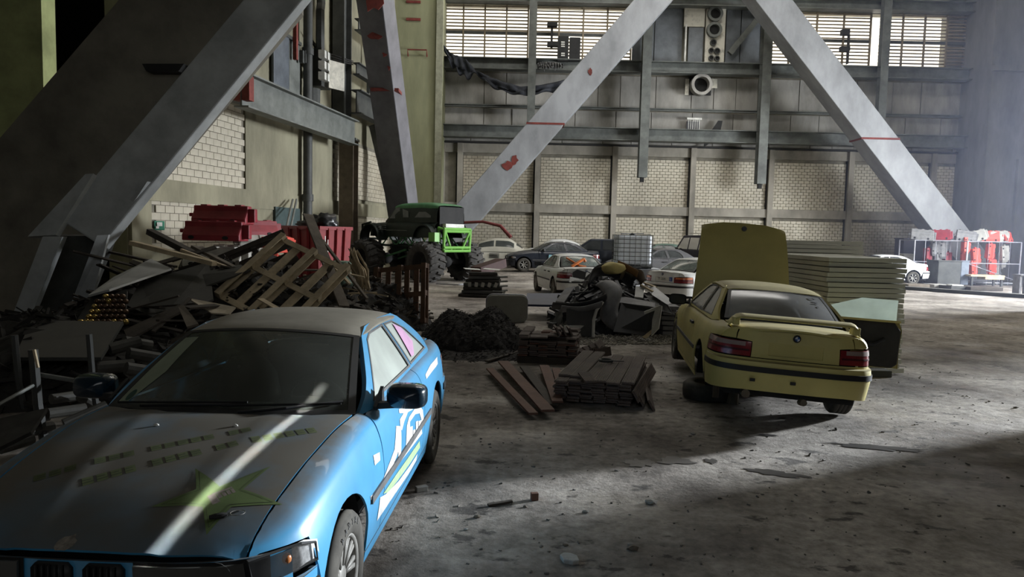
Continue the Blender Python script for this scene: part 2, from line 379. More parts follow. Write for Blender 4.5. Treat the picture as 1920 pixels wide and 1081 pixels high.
MB().bar((cr1-cr0)*.0+Vector((0, 0, .05)), (cr1-cr0)*.03+Vector((0, 0, .05)), .5, .7).build('end_stop', m_rust, cre)
# second rail further along and side bracing
A, B = L(672, 45, .8), L(740, 110, .8); B.z = A.z
k2 = MB().ibeam(A, B, .35, .5, .04).build('side_girder', m_steel_dark); tag(k2, 'upper dark girder between the side column and the far corner', 'beam')
A, B = L(668, 190, .8), L(745, 225, .8); B.z = A.z
k2 = MB().ibeam(A, B, .45, 1.0, .05).build('side_girder', m_steel_dark); tag(k2, 'deep dark girder above the pale brick behind the side column', 'beam')
A, B = L(668, 128, .8), L(740, 150, .8); B.z = A.z
k2 = MB().ibeam(A, B, .3, .5, .04).build('side_girder', m_steel_dark); tag(k2, 'thin middle girder between the side column and the far corner', 'beam')
for pxx, lab in ((600, 'slim dark channel left of the white switch box'), (690, 'slim dark upright between the far side girders')):
    A = L(pxx, 200, .25); o = MB().box((A.x, A.y, 12), (.12, .12, 9)).build('wall_upright', m_steel_dark); tag(o, lab, 'upright')
# switch box with open door
sb = empty('switch_box', 'white electrical switch box with its door hanging open on the side wall', 'switch box', L(600, 130, .4))
mb = MB(); mb.box((0, 0, .0), (.5, .9, 1.4), Matrix.Rotation(math.atan2(LD.y, LD.x)-math.pi/2, 3, 'Z')); mb.build('body', m_steel_dark, sb)
bx = L(603, 132, .75)-sb.location; fx = L(617, 132, .75)-sb.location
for i in range(3):
    for j in range(2):
        p = bx.lerp(fx, .1+j*.45); MB().box((p.x, p.y, -.38+i*.4), (.25, .25, .28)).build('switch', m_white, sb, bevel=.01)
d0, d1 = L(616, 138, .8)-sb.location, L(640, 140, .8)-sb.location; d1.z = d0.z
MB().bar(d0, d1+Vector((.25, -.6, 0)), .05, 1.05).build('door', M('dirty_cream_paint', (.55, .52, .44), .6, var=.3), sb)
MB().tube([(0, 0, .7), (.0, 0, 2.2), (-.1, .5, 2.6), (-.2, .6, 5.5)], .17, 6).build('conduit', m_steel_dark, sb)
MB().tube([(-.2, -.3, -1.6), (-.2, -.3, -.8)], [.28, .3], 10).build('horn', m_steel_dark, sb)
cg = MB()
for k in range(3): cg.tube([L(575+k*4, 60+k*8, .15), L(600, 95+k*6, .15), L(662, 115+k*3, .6)], .025, 5)
tag(cg.build('cable', m_dark), 'thin black cables looping along the side wall to the steel column', 'cable')
# leaning pipes over skip
for k in range(2):
    p0 = L(536+k*8, 432, 1.0); p1 = L(549+k*7, 374, .3)
    tag(MB().tube([p0, p1], .04, 8).build('thin_pipe', m_steel), 'thin pipe leaning against the side wall behind the red skip', 'pipe', 'leaning thin pipes')
# ---- back wall
def bx_(px, py=330): return P(px, py, YB).x
def bz(py, px=1100): return P(px, py, YB).z
wbk = struct(MB().box((9, YB+.6, bz(116)/2), (54, .6, bz(116))).build('wall_back', m_mortar), 'far hall wall with brick infill and grey panels')
posts = [828, 862, 1008, 1153, 1300, 1447, 1597, 1752, 1806]
z_seam = bz(272); z_bt = bz(290); z_l1 = bz(384); z_l0 = bz(400)
bm_ = MB()
for i in range(len(posts)-1):
    x0 = bx_(posts[i])+.17; x1 = bx_(posts[i+1])-.17
    if i == 0: continue
    bw, bh = .32, .165
    for (za, zb2) in ((.05, z_l0), (z_l1, z_bt)):
        nr = int((zb2-za)/bh)
        for r in range(nr):
            off = .5*bw*(r % 2); x = x0-off
            while x < x1:
                a0 = max(x, x0); a1 = min(x+bw, x1)
                if a1-a0 > .05: bm_.box(((a0+a1)/2, YB+.27+rnd.uniform(-.004, .004), za+(r+.5)*bh), (a1-a0-.022, .06, bh-.022))
                x += bw
bm_.build('bricks', m_brick, wbk, kind='stuff')
cm = MB()
for i, p in enumerate(posts):
    x = bx_(p); MB().box((x, YB+.18, z_seam/2), (.30, .3, z_seam)).build('rib', m_rib, wbk)
    MB().box((x-.19, YB+.26, z_seam/2), (.09, .12, z_seam)).build('seam', m_dark, wbk)
x0, x1 = bx_(828), bx_(1806)
MB().box(((x0+x1)/2, YB+.22, (z_l0+z_l1)/2), (x1-x0, .2, z_l1-z_l0)).build('ledge', m_rib, wbk)
MB().box(((x0+x1)/2, YB+.24, (z_seam+z_bt)/2), (x1-x0, .16, z_seam-z_bt)).build('lintel', m_rib, wbk)
MB().box(((x0+x1)/2, YB+.12, z_seam+.03), (x1-x0, .2, .10)).build('seam', m_dark, wbk)
# panels in rows between the rails
rows = [(bz(268), bz(243)), (bz(240), bz(206)), (bz(200), bz(139))]
rng = random.Random(3)
for ri, (za, zb2) in enumerate(rows):
    x = x0
    while x < x1-.2:
        wd = rng.choice((1.25, 1.6, 2.0, 2.3)); xe = min(x+wd, x1)
        MB().box(((x+xe)/2, YB+.22+rng.uniform(-.03, .03), (za+zb2)/2), (xe-x-.04, .05, zb2-za-.03)).build('panel', m_panel, wbk)
        x = xe
def rail(name, py, h, w, lab, pa=828, pb_=1812, off=0, mat=None, cat='rail'):
    z = bz(py); return tag(MB().ibeam((bx_(pa), YB-off, z), (bx_(pb_), YB-off, z), w, h, .04).build(name, mat or m_steel), lab, cat)
rail('wall_girder', 128, .62, .7, 'long grey girder directly under the louvred windows', off=.45, cat='beam')
rail('wall_girder', 253, .68, .7, 'long dirty girder across the far wall above the brick infill', off=.45, cat='beam')
rail('thin_rail', 203, .14, .3, 'thin rail crossing the grey panels of the far wall', off=.05)
rail('top_girder', 3, .55, .7, 'grey girder over the louvred windows', off=.35, cat='beam')
for p, lab in ((862, 'first'), (930, 'x'), (1070, 'x')): pass
for px_, y0, y1, lab in ((997, -40, 236, 'upright of the far wall through the first louvred window'), (1641, -40, 240, 'upright of the far wall between the two louvred windows beyond the right brace')):
    x = bx_(px_, 120); o = MB().ibeam((x, YB-.9, bz(y1)), (x, YB-.9, bz(y0)), .42, .4, .04, up=(0, 1, 0)).build('wall_upright', m_steel); tag(o, lab, 'upright')
for px_, yb2, lab in ((1201, 333, 'hanging steel post ending over the brick wall beside the large round duct hole panel'), (1418, 340, 'hanging steel post ending over the brick wall right of the vent panel')):
    x = bx_(px_, 250); t = empty('hanging_post', lab, 'post', (x, YB-1.0, bz(yb2)))
    MB().ibeam((0, 0, 0), (0, 0, 14-0), .48, .55, .05, up=(0, 1, 0)).build('shaft', m_steel, t)
    MB().box((0, .05, -.12), (.2, .2, .25)).build('end_bolt', m_dark, t)
# vertical strips flanking the bay
for px_ in (1225, 1262):
    pass
# louvred windows
slat_me = {}
wi = 0
for (pa, pb_) in ((828, 990), (1003, 1184), (1431, 1633), (1652, 1818)):
    wi += 1; xa, xb = bx_(pa, 60), bx_(pb_, 60)
    wf = struct(MB().box(((xa+xb)/2, YB+.1, bz(65)), (xb-xa, .12, .16)).build('window_%d' % wi, m_steel_dark), 'louvred window band with weathered slats, daylight showing between them')
    n = max(3, int(round((xb-xa)/1.33)))
    for k in range(n+1):
        x = xa+(xb-xa)*k/n; MB().box((x, YB+.06, (bz(12)+bz(118))/2), (.09, .09, bz(12)-bz(118))).build('mullion', m_louver, wf)
    sm = MB().box((0, 0, 0), (xb-xa, .15, .07), Matrix.Rotation(R(16), 3, 'X')).mesh('slat')
    zz = bz(117)
    while zz < bz(11):
        if abs(zz-bz(65)) > .12:
            link('slat', sm, m_louver, wf, mw=Matrix.Translation(((xa+xb)/2+rng.uniform(-.01, .01), YB+.14, zz)) @ Matrix.Rotation(rng.uniform(-.0025, .0025), 4, 'Y') @ Matrix.Rotation(rng.uniform(-.25, .12), 4, 'X'))
        zz += .185
up = MB(); up.box((9, YB+.6, bz(11)+5), (54, .6, 10)); up.build('wall_over_windows', m_conc, wbk)
for a1_, b1_ in ((1186, 1430), (1819, 2150), (600, 827)):
    MB().box(((bx_(a1_)+bx_(b1_))/2, YB+.6, (bz(116)+bz(11))/2), (bx_(b1_)-bx_(a1_), .5, bz(11)-bz(116))).build('infill', m_conc, wbk)
MB().box((30, YB+.6, 14), (12, .6, 8)).build('infill', m_conc, wbk); MB().box((-14, YB+.6, 14), (12, .6, 8)).build('infill', m_conc, wbk)
# middle bay above the girder: blue-grey sheets, white vent panel, ducts
m_bg = M('blue_grey_sheet', (.15, .165, .18), .6, var=.3, scale=1.5)
bay = empty('sheet_bay', 'blue-grey sheet metal infill around the white vent panel', 'panel', (bx_(1315), YB, bz(118)))
bq = lambda p: Vector(p)-bay.location
for pa, pb_ in ((1186, 1228), (1228, 1281), (1362, 1390), (1390, 1430)):
    xa, xb = bx_(pa, 60), bx_(pb_, 60); MB().box(bq(((xa+xb)/2, YB+.15, (bz(118)+bz(8))/2)), (xb-xa-.05, .1, bz(8)-bz(118))).build('sheet', m_bg, bay)
MB().bar(bq(P(1425, 30, YB-.2)), bq(P(1368, 100, YB-.2)), .2, .3).build('diagonal_strut', m_steel, bay)
MB().bar(bq(P(1208, 20, YB-.2)), bq(P(1208, 116, YB-.2)), .2, .3, up=(0, 1, 0)).build('strut', m_steel, bay)
vp = empty('vent_sheet', 'peeling white vent panel with two large and several small holes beside a grey hatch', 'panel', P(1320, 118, YB-.1))
vq = lambda p: Vector(p)-vp.location
m_peel = M('peeling_white_paint', (.60, .58, .50), .7, col2=(.12, .11, .10), thr=.36, scale=2.2)
def plate(px0, py0, px1, py1, Y, th, mat, name, par, qf):
    a_ = P(px0, py1, Y); b2 = P(px1, py0, Y); return MB().box(qf(((a_.x+b2.x)/2, Y, (a_.z+b2.z)/2)), (b2.x-a_.x, th, b2.z-a_.z)).build(name, mat, par)
plate(1282, 12, 1322, 50, YB-.1, .12, m_peel, 'sheet', vp, vq); plate(1320, 12, 1361, 119, YB-.1, .14, m_peel, 'sheet', vp, vq)
plate(1282, 46, 1288, 118, YB-.1, .14, m_white, 'jamb', vp, vq); plate(1289, 52, 1319, 118, YB-.15, .06, m_bg, 'hatch', vp, vq)
def ring(px, py, Y, r0, r1, dep, name, par, qf, mat):
    c = qf(P(px, py, Y)); MB().lathe([(r1, 0), (r1, -dep), (r0, -dep), (r0, .1)], 20, 'Y', c).build(name, mat, par, smooth=True)
    MB().lathe([(0.0, 0), (r0, 0)], 20, 'Y', c+Vector((0, -.02, 0))).build('dark_opening', m_dark, par)
for (x_, y_, r_) in ((1340, 27, .36), (1338, 57, .36)): ring(x_, y_, YB-.2, r_-.08, r_+.06, .22, 'collar', vp, vq, m_steel)
for (x_, y_, r_) in ((1337, 80, .13), (1333, 95, .10), (1344, 96, .12), (1333, 109, .10), (1344, 110, .10)): ring(x_, y_, YB-.2, r_, r_+.05, .1, 'stub', vp, vq, m_steel_dark)
dk = empty('round_duct', 'round pale duct collar in a dark square opening under the vent panel', 'duct', P(1312, 178, YB-.2))
dq = lambda p: Vector(p)-dk.location
plate(1290, 145, 1334, 178, YB-.02, .08, m_dark, 'opening', dk, dq); ring(1312, 161, YB-.15, .42, .58, .5, 'collar', dk, dq, m_panel)
plate(1284, 148, 1292, 178, YB-.06, .06, m_peel, 'torn_edge', dk, dq); plate(1334, 148, 1345, 165, YB-.06, .06, m_peel, 'torn_edge', dk, dq)
tv = empty('torn_vent', 'torn hole with bent bright strips under the round duct', 'hole', P(1305, 252, YB-.2))
tq = lambda p: Vector(p)-tv.location
plate(1286, 228, 1312, 254, YB-.02, .06, M('grey_inside', (.10, .10, .11), .6), 'opening', tv, tq)
for k in range(6): plate(1290+k*4, 224+(k % 2), 1292+k*4, 250-(k % 3)*3, YB-.12, .03, m_white, 'bent_strip', tv, tq)
plate(1288, 221, 1316, 224, YB-.15, .05, m_white, 'bright_edge', tv, tq)
mb = MB(); c0 = P(1340, 250, YB-.1); mb.prism([(0, 0), (.4, .3), (.9, .9), (1.0, 1.5), (.75, 1.5), (.5, 1.1), (.1, .6)], .05, Matrix.Translation(tq(c0)+Vector((-.6, 0, -.8))) @ Matrix.Rotation(R(90), 4, 'X')); mb.build('crack', m_dark, tv)
# black equipment box in the first window
eb = empty('black_box_fixture', 'black slotted box in front of the louvred window by the torn sheet', 'box', P(1066, 116, YB-.5))
eq = lambda p: Vector(p)-eb.location
plate(1045, 70, 1066, 116, YB-.5, .5, m_dark, 'housing', eb, eq); plate(1067, 72, 1088, 116, YB-.5, .4, m_dark, 'housing', eb, eq)
for y_ in (78, 82, 86, 99, 103): plate(1052, y_, 1059, y_+2, YB-.78, .05, m_white, 'slot', eb, eq)
plate(1026, 43, 1045, 50, YB-.6, .4, m_dark, 'bracket', eb, eq); plate(1032, 48, 1037, 90, YB-.5, .2, m_dark, 'bracket', eb, eq); plate(1026, 80, 1046, 87, YB-.6, .4, m_dark, 'bracket', eb, eq)
be = empty('dark_bracket_fixture', 'pair of dark brackets before the louvres right of the steep brace', 'bracket', P(1583, 95, YB-.5))
beq = lambda p: Vector(p)-be.location
for x0_, y0_, x1_, y1_ in ((1577, 56, 1592, 66), (1575, 88, 1592, 96), (1588, 66, 1592, 120)): plate(x0_, y0_, x1_, y1_, YB-.5, .3, m_dark, 'bracket', be, beq)
# hanging torn tarpaulin
def tarp(name, label, top, depth, mat, seed):
    mb = MB(); n = len(top)
    def fn(u, v):
        t_ = u*(n-1); i = min(int(t_), n-2); f_ = t_-i
        px = top[i][0]*(1-f_)+top[i+1][0]*f_; py = top[i][1]*(1-f_)+top[i+1][1]*f_; hh = top[i][2]*(1-f_)+top[i+1][2]*f_
        jag = (noise.noise(Vector((u*14, seed, 0)))*.5+.75) if v > .6 else 1
        p = P(px, py+hh*v*jag, YB-1.0)
        p.y += .25*noise.noise(Vector((u*22, v*3, seed)))+.2*math.sin(u*60)*v*.4
        return p
    mb.grid(fn, 90, 9); o = mb.build(name, mat, smooth=True, angle=None, solid=.02); return tag(o, label, 'tarpaulin')
m_tarp = M('black_tarpaulin', (.028, .032, .042), .75, var=.4, scale=3)
tarp('torn_tarpaulin', 'torn black tarpaulin sagging in a long swag across the far wall', [(832, 84, 14), (845, 100, 26), (858, 104, 48), (875, 112, 42), (892, 132, 10), (915, 142, 18), (940, 152, 28), (975, 162, 22), (1010, 160, 24), (1050, 152, 22), (1085, 138, 12)], .3, m_tarp, 2)
tarp('torn_sheet', 'ragged translucent sheet caught on the girder near the black box', [(1008, 118, 10), (1020, 116, 18), (1040, 116, 16), (1056, 120, 8)], .2, M('grey_film', (.12, .12, .12), .5), 5)
# far corner column, yellow-green
xa, xb = P(738, 200, 39).x, P(827, 200, 39).x
cc = struct(MB().box(((xa+xb)/2, 40.2, 11), (xb-xa, 2.4, 22)).build('corner_column', m_green), 'wide yellow-green column in the far corner')
MB().box((xb-.12, 38.95, 11), (.35, .2, 22)).build('edge_strip', M('pale_column_edge', (.30, .30, .22), .7), cc)
for py_ in (3, 36): p_ = P(775, py_, 38.9); MB().box((p_.x, 38.95, p_.z), (.75, .12, .12)).build('rung', m_rust, cc)
p_ = P(783, 95, 38.9); MB().tube([(p_.x-.5, 38.9, p_.z-.3), (p_.x-.5, 38.7, p_.z), (p_.x+.5, 38.7, p_.z), (p_.x+.5, 38.9, p_.z-.3)], .04, 6).build('rung', m_rust, cc)
# right tower
tx = P(1803, 200, YB).x
tw = struct(MB().box((tx+6, 41-1.15+.2, 11), (12, 2.9, 22)).build('wall_tower', m_tower), 'shade-darkened concrete stair tower at the right end of the far wall')
MB().box((tx+1.7, 38.55, bz(290)/2), (.15, .3, bz(290))).build('corner_post', m_tower, tw)
MB().box((tx+6, 38.5, bz(130)), (12, .25, .3)).build('ledge', m_tower, tw)
# ---- the big box braces
def brace(name, label, a, b, w, d, up, red=None, mat=None):
    a = Vector(a); b = Vector(b); t = empty(name, label, 'brace', a)
    MB().bar(Vector(), b-a, w, d, up).build('box_section', mat or m_brace, t, bevel=.03)
    return t
# slopes in a plane parallel to the far wall: wide faces front
Yd = 37.75
a_ = P(852, 430, Yd); a_.z = 0; top = P(1226, 0, Yd); bot = P(892, 384, Yd); dd = (top-bot); k0 = -bot.z/dd.z
bA = brace('steel_brace', 'pale grey diagonal box brace rising from behind the monster truck to the right', bot+dd*k0, bot+dd*1.26, 1.45, 1.1, (0, 1, 0))
s, u = basis(dd, Vector((0, 1, 0)))
def band(t, ctr, w_, l_, name='red_band'):
    pass
top2 = P(1437, 0, Yd); bot2 = P(1768, 430, Yd); dd2 = top2-bot2; k02 = -bot2.z/dd2.z
bB = brace('steel_brace', 'pale grey diagonal box brace falling to the right towards the red barriers', bot2+dd2*k02, bot2+dd2*1.22, 1.45, 1.3, (0, 1, 0))
for t_, dq_, bt, tp, py_, par in ((bA, dd, bot, top, 234, bA), (bB, dd2, bot2, top2, 248, bB)):
    k = (P(1000, py_+(0), Yd).z-bt.z)/dq_.z; c_ = bt+dq_*k-Vector(par.location); nn = dq_.normalized()
    hw = 1.49/abs(nn.z)
    MB().box(c_+Vector((0, 0, 0)), (hw, (1.14 if par is bA else 1.34), .10)).build('red_band', m_rust, par)
def patches(par, bt, tp, pts, Y, yoff):
    for (px, py, sx, sz, sd) in pts:
        p = P(px, py, Y-yoff)-Vector(par.location); mb = MB()
        n = 11; rr = random.Random(sd); poly = [(math.cos(2*math.pi*i/n)*sx*rr.uniform(.6, 1.1), math.sin(2*math.pi*i/n)*sz*rr.uniform(.6, 1.1)) for i in range(n)]
        mb.prism(poly, .01, Matrix.Translation(p) @ Matrix.Rotation(R(90), 4, 'X')); mb.build('bare_patch', m_rust, par)
patches(bA, bot, top, [(953, 310, .35, .25, 1), (965, 300, .2, .3, 2)], Yd, .57)
patches(bA, bot, top, [(1107, 134, .12, .2, 3)], Yd, .57)
# left-hand far brace, leaning in the side wall's plane
Yc = 33.0
top3 = P(707, 0, Yc); bot3 = P(757, 400, Yc); top3 = P(704, 0, Yc-5); dd3 = top3-bot3; k3 = -bot3.z/dd3.z
bC = brace('steel_brace', 'grey-purple brace with red lead patches leaning in front of the far corner column', bot3+dd3*k3, bot3+dd3*1.6, 1.05, 1.2, (0.2, 1, 0), mat=M('purple_grey_brace_paint', (.15, .147, .16), .6, var=.25, scale=1.5))
def on_c(py, dx=0): 
    k = (P(720, py, 31).z-bot3.z)/dd3.z; return bot3+dd3*k-Vector(bC.location)
for py_, sx, sz, dx, sd in ((2, .35, .2, .1, 1), (40, .45, .85, .1, 4), (103, .3, .15, -.1, 6), (128, .12, .15, .2, 7), (146, .1, .2, .3, 8)):
    p = on_c(py_)+Vector((dx, -.74, 0)); rr = random.Random(sd)
    MB().prism([(math.cos(2*math.pi*i/12)*sx*rr.uniform(.6, 1.1), math.sin(2*math.pi*i/12)*sz*rr.uniform(.6, 1.1)) for i in range(12)], .04, Matrix.Translation(p) @ Matrix.Rotation(R(90), 4, 'X')).build('bare_patch', m_rust, bC)
p = on_c(183); MB().box(p, (1.12, 1.5, .12)).build('red_band', m_rust, bC)
# prop behind it
o = MB().bar(P(752, 430, 34.0), P(706, 235, 34.4), .6, .5).build('raking_prop', m_steel_dark); tag(o, 'dark raking prop between side wall and the purple-grey brace', 'prop')
# ---- foreground brace on the left and the concrete raker behind it
Yn = 12.6
tpn = P(522, 0, Yn+1.6); btn = P(158, 440, Yn); ddn = tpn-btn
bN = brace('steel_brace', 'broad grey box brace climbing across the dark concrete raker', btn, btn+ddn*1.5, .86, .34, (0, 1, 0), mat=M('dull_grey_brace_paint', (.52, .55, .56), .6, var=.3, scale=1.2, bump=.15))
nq = lambda p: Vector(p)-Vector(bN.location)
def plank_quad(pts, th, name, mat, par, qf):
    vs = [qf(p) for p in pts]; n_ = (vs[1]-vs[0]).cross(vs[2]-vs[0]).normalized()*th
    if n_.y < 0: n_ = -n_
    mb = MB(); q_ = len(vs); mb.add(vs+[v+n_ for v in vs], [tuple(range(q_)), tuple(range(q_, 2*q_))[::-1]]+[(i, (i+1) % q_, q_+(i+1) % q_, q_+i) for i in range(q_)]); return mb.build(name, mat, par)
m_bn = MATS['dull_grey_brace_paint']
plank_quad([P(52, 443, Yn-.3), P(104, 440, Yn-.3), P(175, 325, Yn), P(160, 326, Yn)], .12, 'edge_flange', m_bn, bN, nq)
plank_quad([P(15, 612, Yn-.5), P(33, 655, Yn-.5), P(117, 443, Yn-.4), P(80, 443, Yn-.4)], .15, 'foot_flange', m_bn, bN, nq)
plank_quad([P(118, 608, Yn-.5), P(160, 607, Yn-.4), P(203, 440, Yn-.3), P(182, 441, Yn-.4)], .15, 'foot_flange', m_bn, bN, nq)
plank_quad([P(48, 650, Yn+.3), P(130, 620, Yn+.3), P(200, 442, Yn+.2), P(85, 442, Yn+.3)], .4, 'foot_web', m_steel_dark, bN, nq)
plank_quad([P(215, 402, Yn+.1), P(205, 440, Yn+.1), P(262, 362, Yn+.1), P(276, 340, Yn+.1)], .2, 'torn_gusset', m_bn, bN, nq)
m_rake = M('dark_raker_concrete', (.21, .195, .16), .9, var=.4, scale=.7, bump=.5, bscale=8)
o = plank_quad([P(-260, 560, 14.2), P(-40, 680, 14.2), P(540, -10, 14.8), P(540, -160, 14.8), P(352, -150, 14.6)], 1.2, 'concrete_raker', m_rake, None, lambda p: Vector(p)); tag(o, 'massive dark concrete raker behind the broad grey brace', 'raker')
rk = o; v_ = [P(272, 122, 14.36), P(350, 122, 14.44), P(340, 136, 14.42), P(280, 136, 14.36)]
rmb = MB(); rmb.add([p-Vector(rk.location)-Vector((0, .12, 0)) for p in v_]+[p-Vector(rk.location)+Vector((0, .3, 0)) for p in v_], [(0, 1, 2, 3), (7, 6, 5, 4), (0, 4, 5, 1), (1, 5, 6, 2), (2, 6, 7, 3), (3, 7, 4, 0)]); rmb.build('broken_socket', m_dark, rk)
slab('wall_near_pier', ((P(82, 90, 16.8).x-16.3)/2, 17.0, 11), (P(82, 90, 16.8).x+16.3, .5, 22), 'mouldy green plaster pier at the edge', M('green_plaster', (.34, .37, .17), .9, var=.35, scale=1, bump=.4))
slab('wall_recess', (-12.6, 26, 11), (7.4, .3, 22), 'black recess between pier and raker', m_dark)  # black slab carries the shade of the open recess in its colour
# ================================================================== cars
def hermite(xs, ys):
    xs = np.array(xs, float); ys = np.array(ys, float); d = np.diff(ys)/np.diff(xs); m = np.zeros(len(xs))
    m[0], m[-1] = d[0], d[-1]
    for i in range(1, len(xs)-1): m[i] = 0 if d[i-1]*d[i] <= 0 else 2*d[i-1]*d[i]/(d[i-1]+d[i])
    def f(x):
        x = min(max(x, xs[0]), xs[-1]); i = min(int(np.searchsorted(xs, x, 'right'))-1, len(xs)-2); h = xs[i+1]-xs[i]; t = (x-xs[i])/h
        return float((2*t**3-3*t*t+1)*ys[i]+(t**3-2*t*t+t)*h*m[i]+(-2*t**3+3*t*t)*ys[i+1]+(t**3-t*t)*h*m[i+1])
    return f
class Shape:
    """outer skin of a saloon or coupe; x right, y forward, z up, origin between the axles on the ground"""
    def __init__(s, L0=-2.20, L1=2.04):
        s.W = hermite([-2.20, -2.15, -2.07, -1.95, -1.8, -1.35, -.6, .4, 1.1, 1.5, 1.75, 1.86, 1.95, 2.04, 2.085], [.40, .66, .765, .812, .832, .848, .85, .848, .843, .832, .812, .77, .70, .55, .30])
        s.zt = hermite([-2.22, -2.05, -1.6, -1.0, 0, .7, .95, 1.35, 1.7, 1.9, 2.08], [.975, .992, .995, .985, .98, .98, .975, .925, .85, .785, .71])
        s.kx = [0, .45, .78, .91, .965, .992, 1.0, .985, .955]
        s.front = hermite([0, .30, .55, .70, .77, .812], [2.09, 2.085, 2.04, 1.95, 1.86, 1.75])
        s.rear = hermite([0, .35, .62, .76, .81, .832], [-2.21, -2.20, -2.155, -2.07, -1.95, -1.80])
    def ctrl(s, y):
        W = s.W(y); z = s.zt(y); sh = z-.165; lo = .20; h = sh-lo
        zs = [z, z-.008, z-.032, z-.075, sh, sh-.20*h, sh-.48*h, sh-.72*h, lo]
        return [(W*k, zz) for k, zz in zip(s.kx, zs)]
    def S(s, y, k):
        c = s.ctrl(y); k = min(max(k, 0), 7.9999); i = int(k); t = k-i
        p = [c[max(i-1, 0)] if i else (-c[1][0], c[1][1]), c[i], c[i+1], c[min(i+2, 8)]]
        o = []
        for d in (0, 1): o.append(.5*((2*p[1][d])+(-p[0][d]+p[2][d])*t+(2*p[0][d]-5*p[1][d]+4*p[2][d]-p[3][d])*t*t+(-p[0][d]+3*p[1][d]-3*p[2][d]+p[3][d])*t**3))
        return Vector((o[0], y, o[1]))
    def kz(s, y, z):
        a, b = 1.5, 7.999
        for _ in range(22):
            m = (a+b)/2
            if s.S(y, m).z > z: a = m
            else: b = m
        return (a+b)/2
    def kX(s, y, x):
        a, b = 0, 4.5
        for _ in range(22):
            m = (a+b)/2
            if s.S(y, m).x < x: a = m
            else: b = m
        return (a+b)/2
SH = Shape()
def in_poly(px, py, poly):
    x = poly[:, 0]; y = poly[:, 1]; x2 = np.roll(x, -1); y2 = np.roll(y, -1); c = np.zeros(len(px), bool)
    for i in range(len(x)):
        m = (y[i] > py) != (y2[i] > py)
        with np.errstate(divide='ignore', invalid='ignore'):
            c ^= m & (px < (x2[i]-x[i])*(py-y[i])/(y2[i]-y[i]+1e-12)+x[i])
    return c
def densify(poly, st):
    out = []
    for i, p in enumerate(poly):
        q = poly[(i+1) % len(poly)]; d = max(abs(q[0]-p[0])/st[0], abs(q[1]-p[1])/st[1]); n = max(1, int(math.ceil(d)))
        for k in range(n): out.append((p[0]+(q[0]-p[0])*k/n, p[1]+(q[1]-p[1])*k/n))
    return out
def patch(fn, outer, st, holes=(), flange=.012, gap=.0022, inward=None, mirror=False):
    """a panel: a 2-D outline with holes filled by a fine mesh and mapped onto the skin fn"""
    sc = (1/st[0], 1/st[1])
    loops = [densify(outer, st)]+[densify(h, st) for h in holes]
    vs = []; ed = []
    for lp in loops:
        o = len(vs); vs += [Vector((p[0]*sc[0], p[1]*sc[1])) for p in lp]; ed += [(o+i, o+(i+1) % len(lp)) for i in range(len(lp))]
    nb = len(vs); ar = [np.array([(p[0]*sc[0], p[1]*sc[1]) for p in lp]) for lp in loops]
    mn = ar[0].min(0); mx = ar[0].max(0)
    gx, gy = np.meshgrid(np.arange(mn[0]+.5, mx[0], 1.0), np.arange(mn[1]+.5, mx[1], 1.0)); gx = gx.ravel(); gy = gy.ravel()
    ok = in_poly(gx, gy, ar[0])
    for h in ar[1:]: ok &= ~in_poly(gx, gy, h)
    allb = np.concatenate(ar); 
    if ok.any():
        gx = gx[ok]; gy = gy[ok]; d = np.min((gx[:, None]-allb[None, :, 0])**2+(gy[:, None]-allb[None, :, 1])**2, 1); gx = gx[d > .2]; gy = gy[d > .2]
        vs += [Vector((float(a), float(b))) for a, b in zip(gx, gy)]
    r = delaunay_2d_cdt(vs, ed, [], 1, 1e-5); v2 = r[0]; fs = r[2]
    cen = np.array([[(sum(v2[i].x for i in f)/len(f)), (sum(v2[i].y for i in f)/len(f))] for f in fs])
    keep = in_poly(cen[:, 0], cen[:, 1], ar[0])
    for h in ar[1:]: keep &= ~in_poly(cen[:, 0], cen[:, 1], h)
    fs = [f for f, kk in zip(fs, keep) if kk]
    P3 = [Vector(fn(p.x/sc[0], p.y/sc[1])) for p in v2]
    bm = bmesh.new(); bv = [bm.verts.new(p) for p in P3]
    for f in fs:
        try: bm.faces.new([bv[i] for i in f])
        except ValueError: pass
    for v in list(bm.verts):
        if not v.link_faces: bm.verts.remove(v)
    bm.normal_update()
    # consistent outward normals
    if inward is not None:
        s_ = sum((f.normal.dot(f.calc_center_median()-inward)) for f in bm.faces)
        bmesh.ops.recalc_face_normals(bm, faces=bm.faces)
        s_ = sum((f.normal.dot(f.calc_center_median()-inward))*f.calc_area() for f in bm.faces)
        if s_ < 0: bmesh.ops.reverse_faces(bm, faces=bm.faces)
        bm.normal_update()
    be = [e for e in bm.edges if e.is_boundary]
    if gap:
        mv = {}
        for e in be:
            f = e.link_faces[0]; d = (e.verts[1].co-e.verts[0].co).cross(f.normal).normalized(); mid = (e.verts[0].co+e.verts[1].co)/2
            if (f.calc_center_median()-mid).dot(d) < 0: d = -d
            for v in e.verts: mv.setdefault(v, Vector()); mv[v] += d
        for v, d in mv.items(): v.co += d.normalized()*gap
    if flange:
        nrm = {v: v.normal.copy() for e in be for v in e.verts}
        ex = bmesh.ops.extrude_edge_only(bm, edges=be); nv = [g for g in ex['geom'] if isinstance(g, bmesh.types.BMVert)]
        for v in nv:
            best = min(nrm, key=lambda q_: (q_.co-v.co).length_squared) if len(nrm) < 60 else None
            if best is None:
                for e in v.link_edges:
                    o_ = e.other_vert(v)
                    if o_ in nrm and (o_.co-v.co).length < 1e-6: best = o_; break
            if best: v.co = v.co-nrm[best]*flange
    me = bpy.data.meshes.new('p'); 
    if mirror:
        for v in bm.verts: v.co.x *= -1
        bmesh.ops.reverse_faces(bm, faces=bm.faces)
    bm.to_mesh(me); bm.free(); me.shade_smooth()
    try: me.set_sharp_from_angle(angle=R(45))
    except Exception: pass
    return me
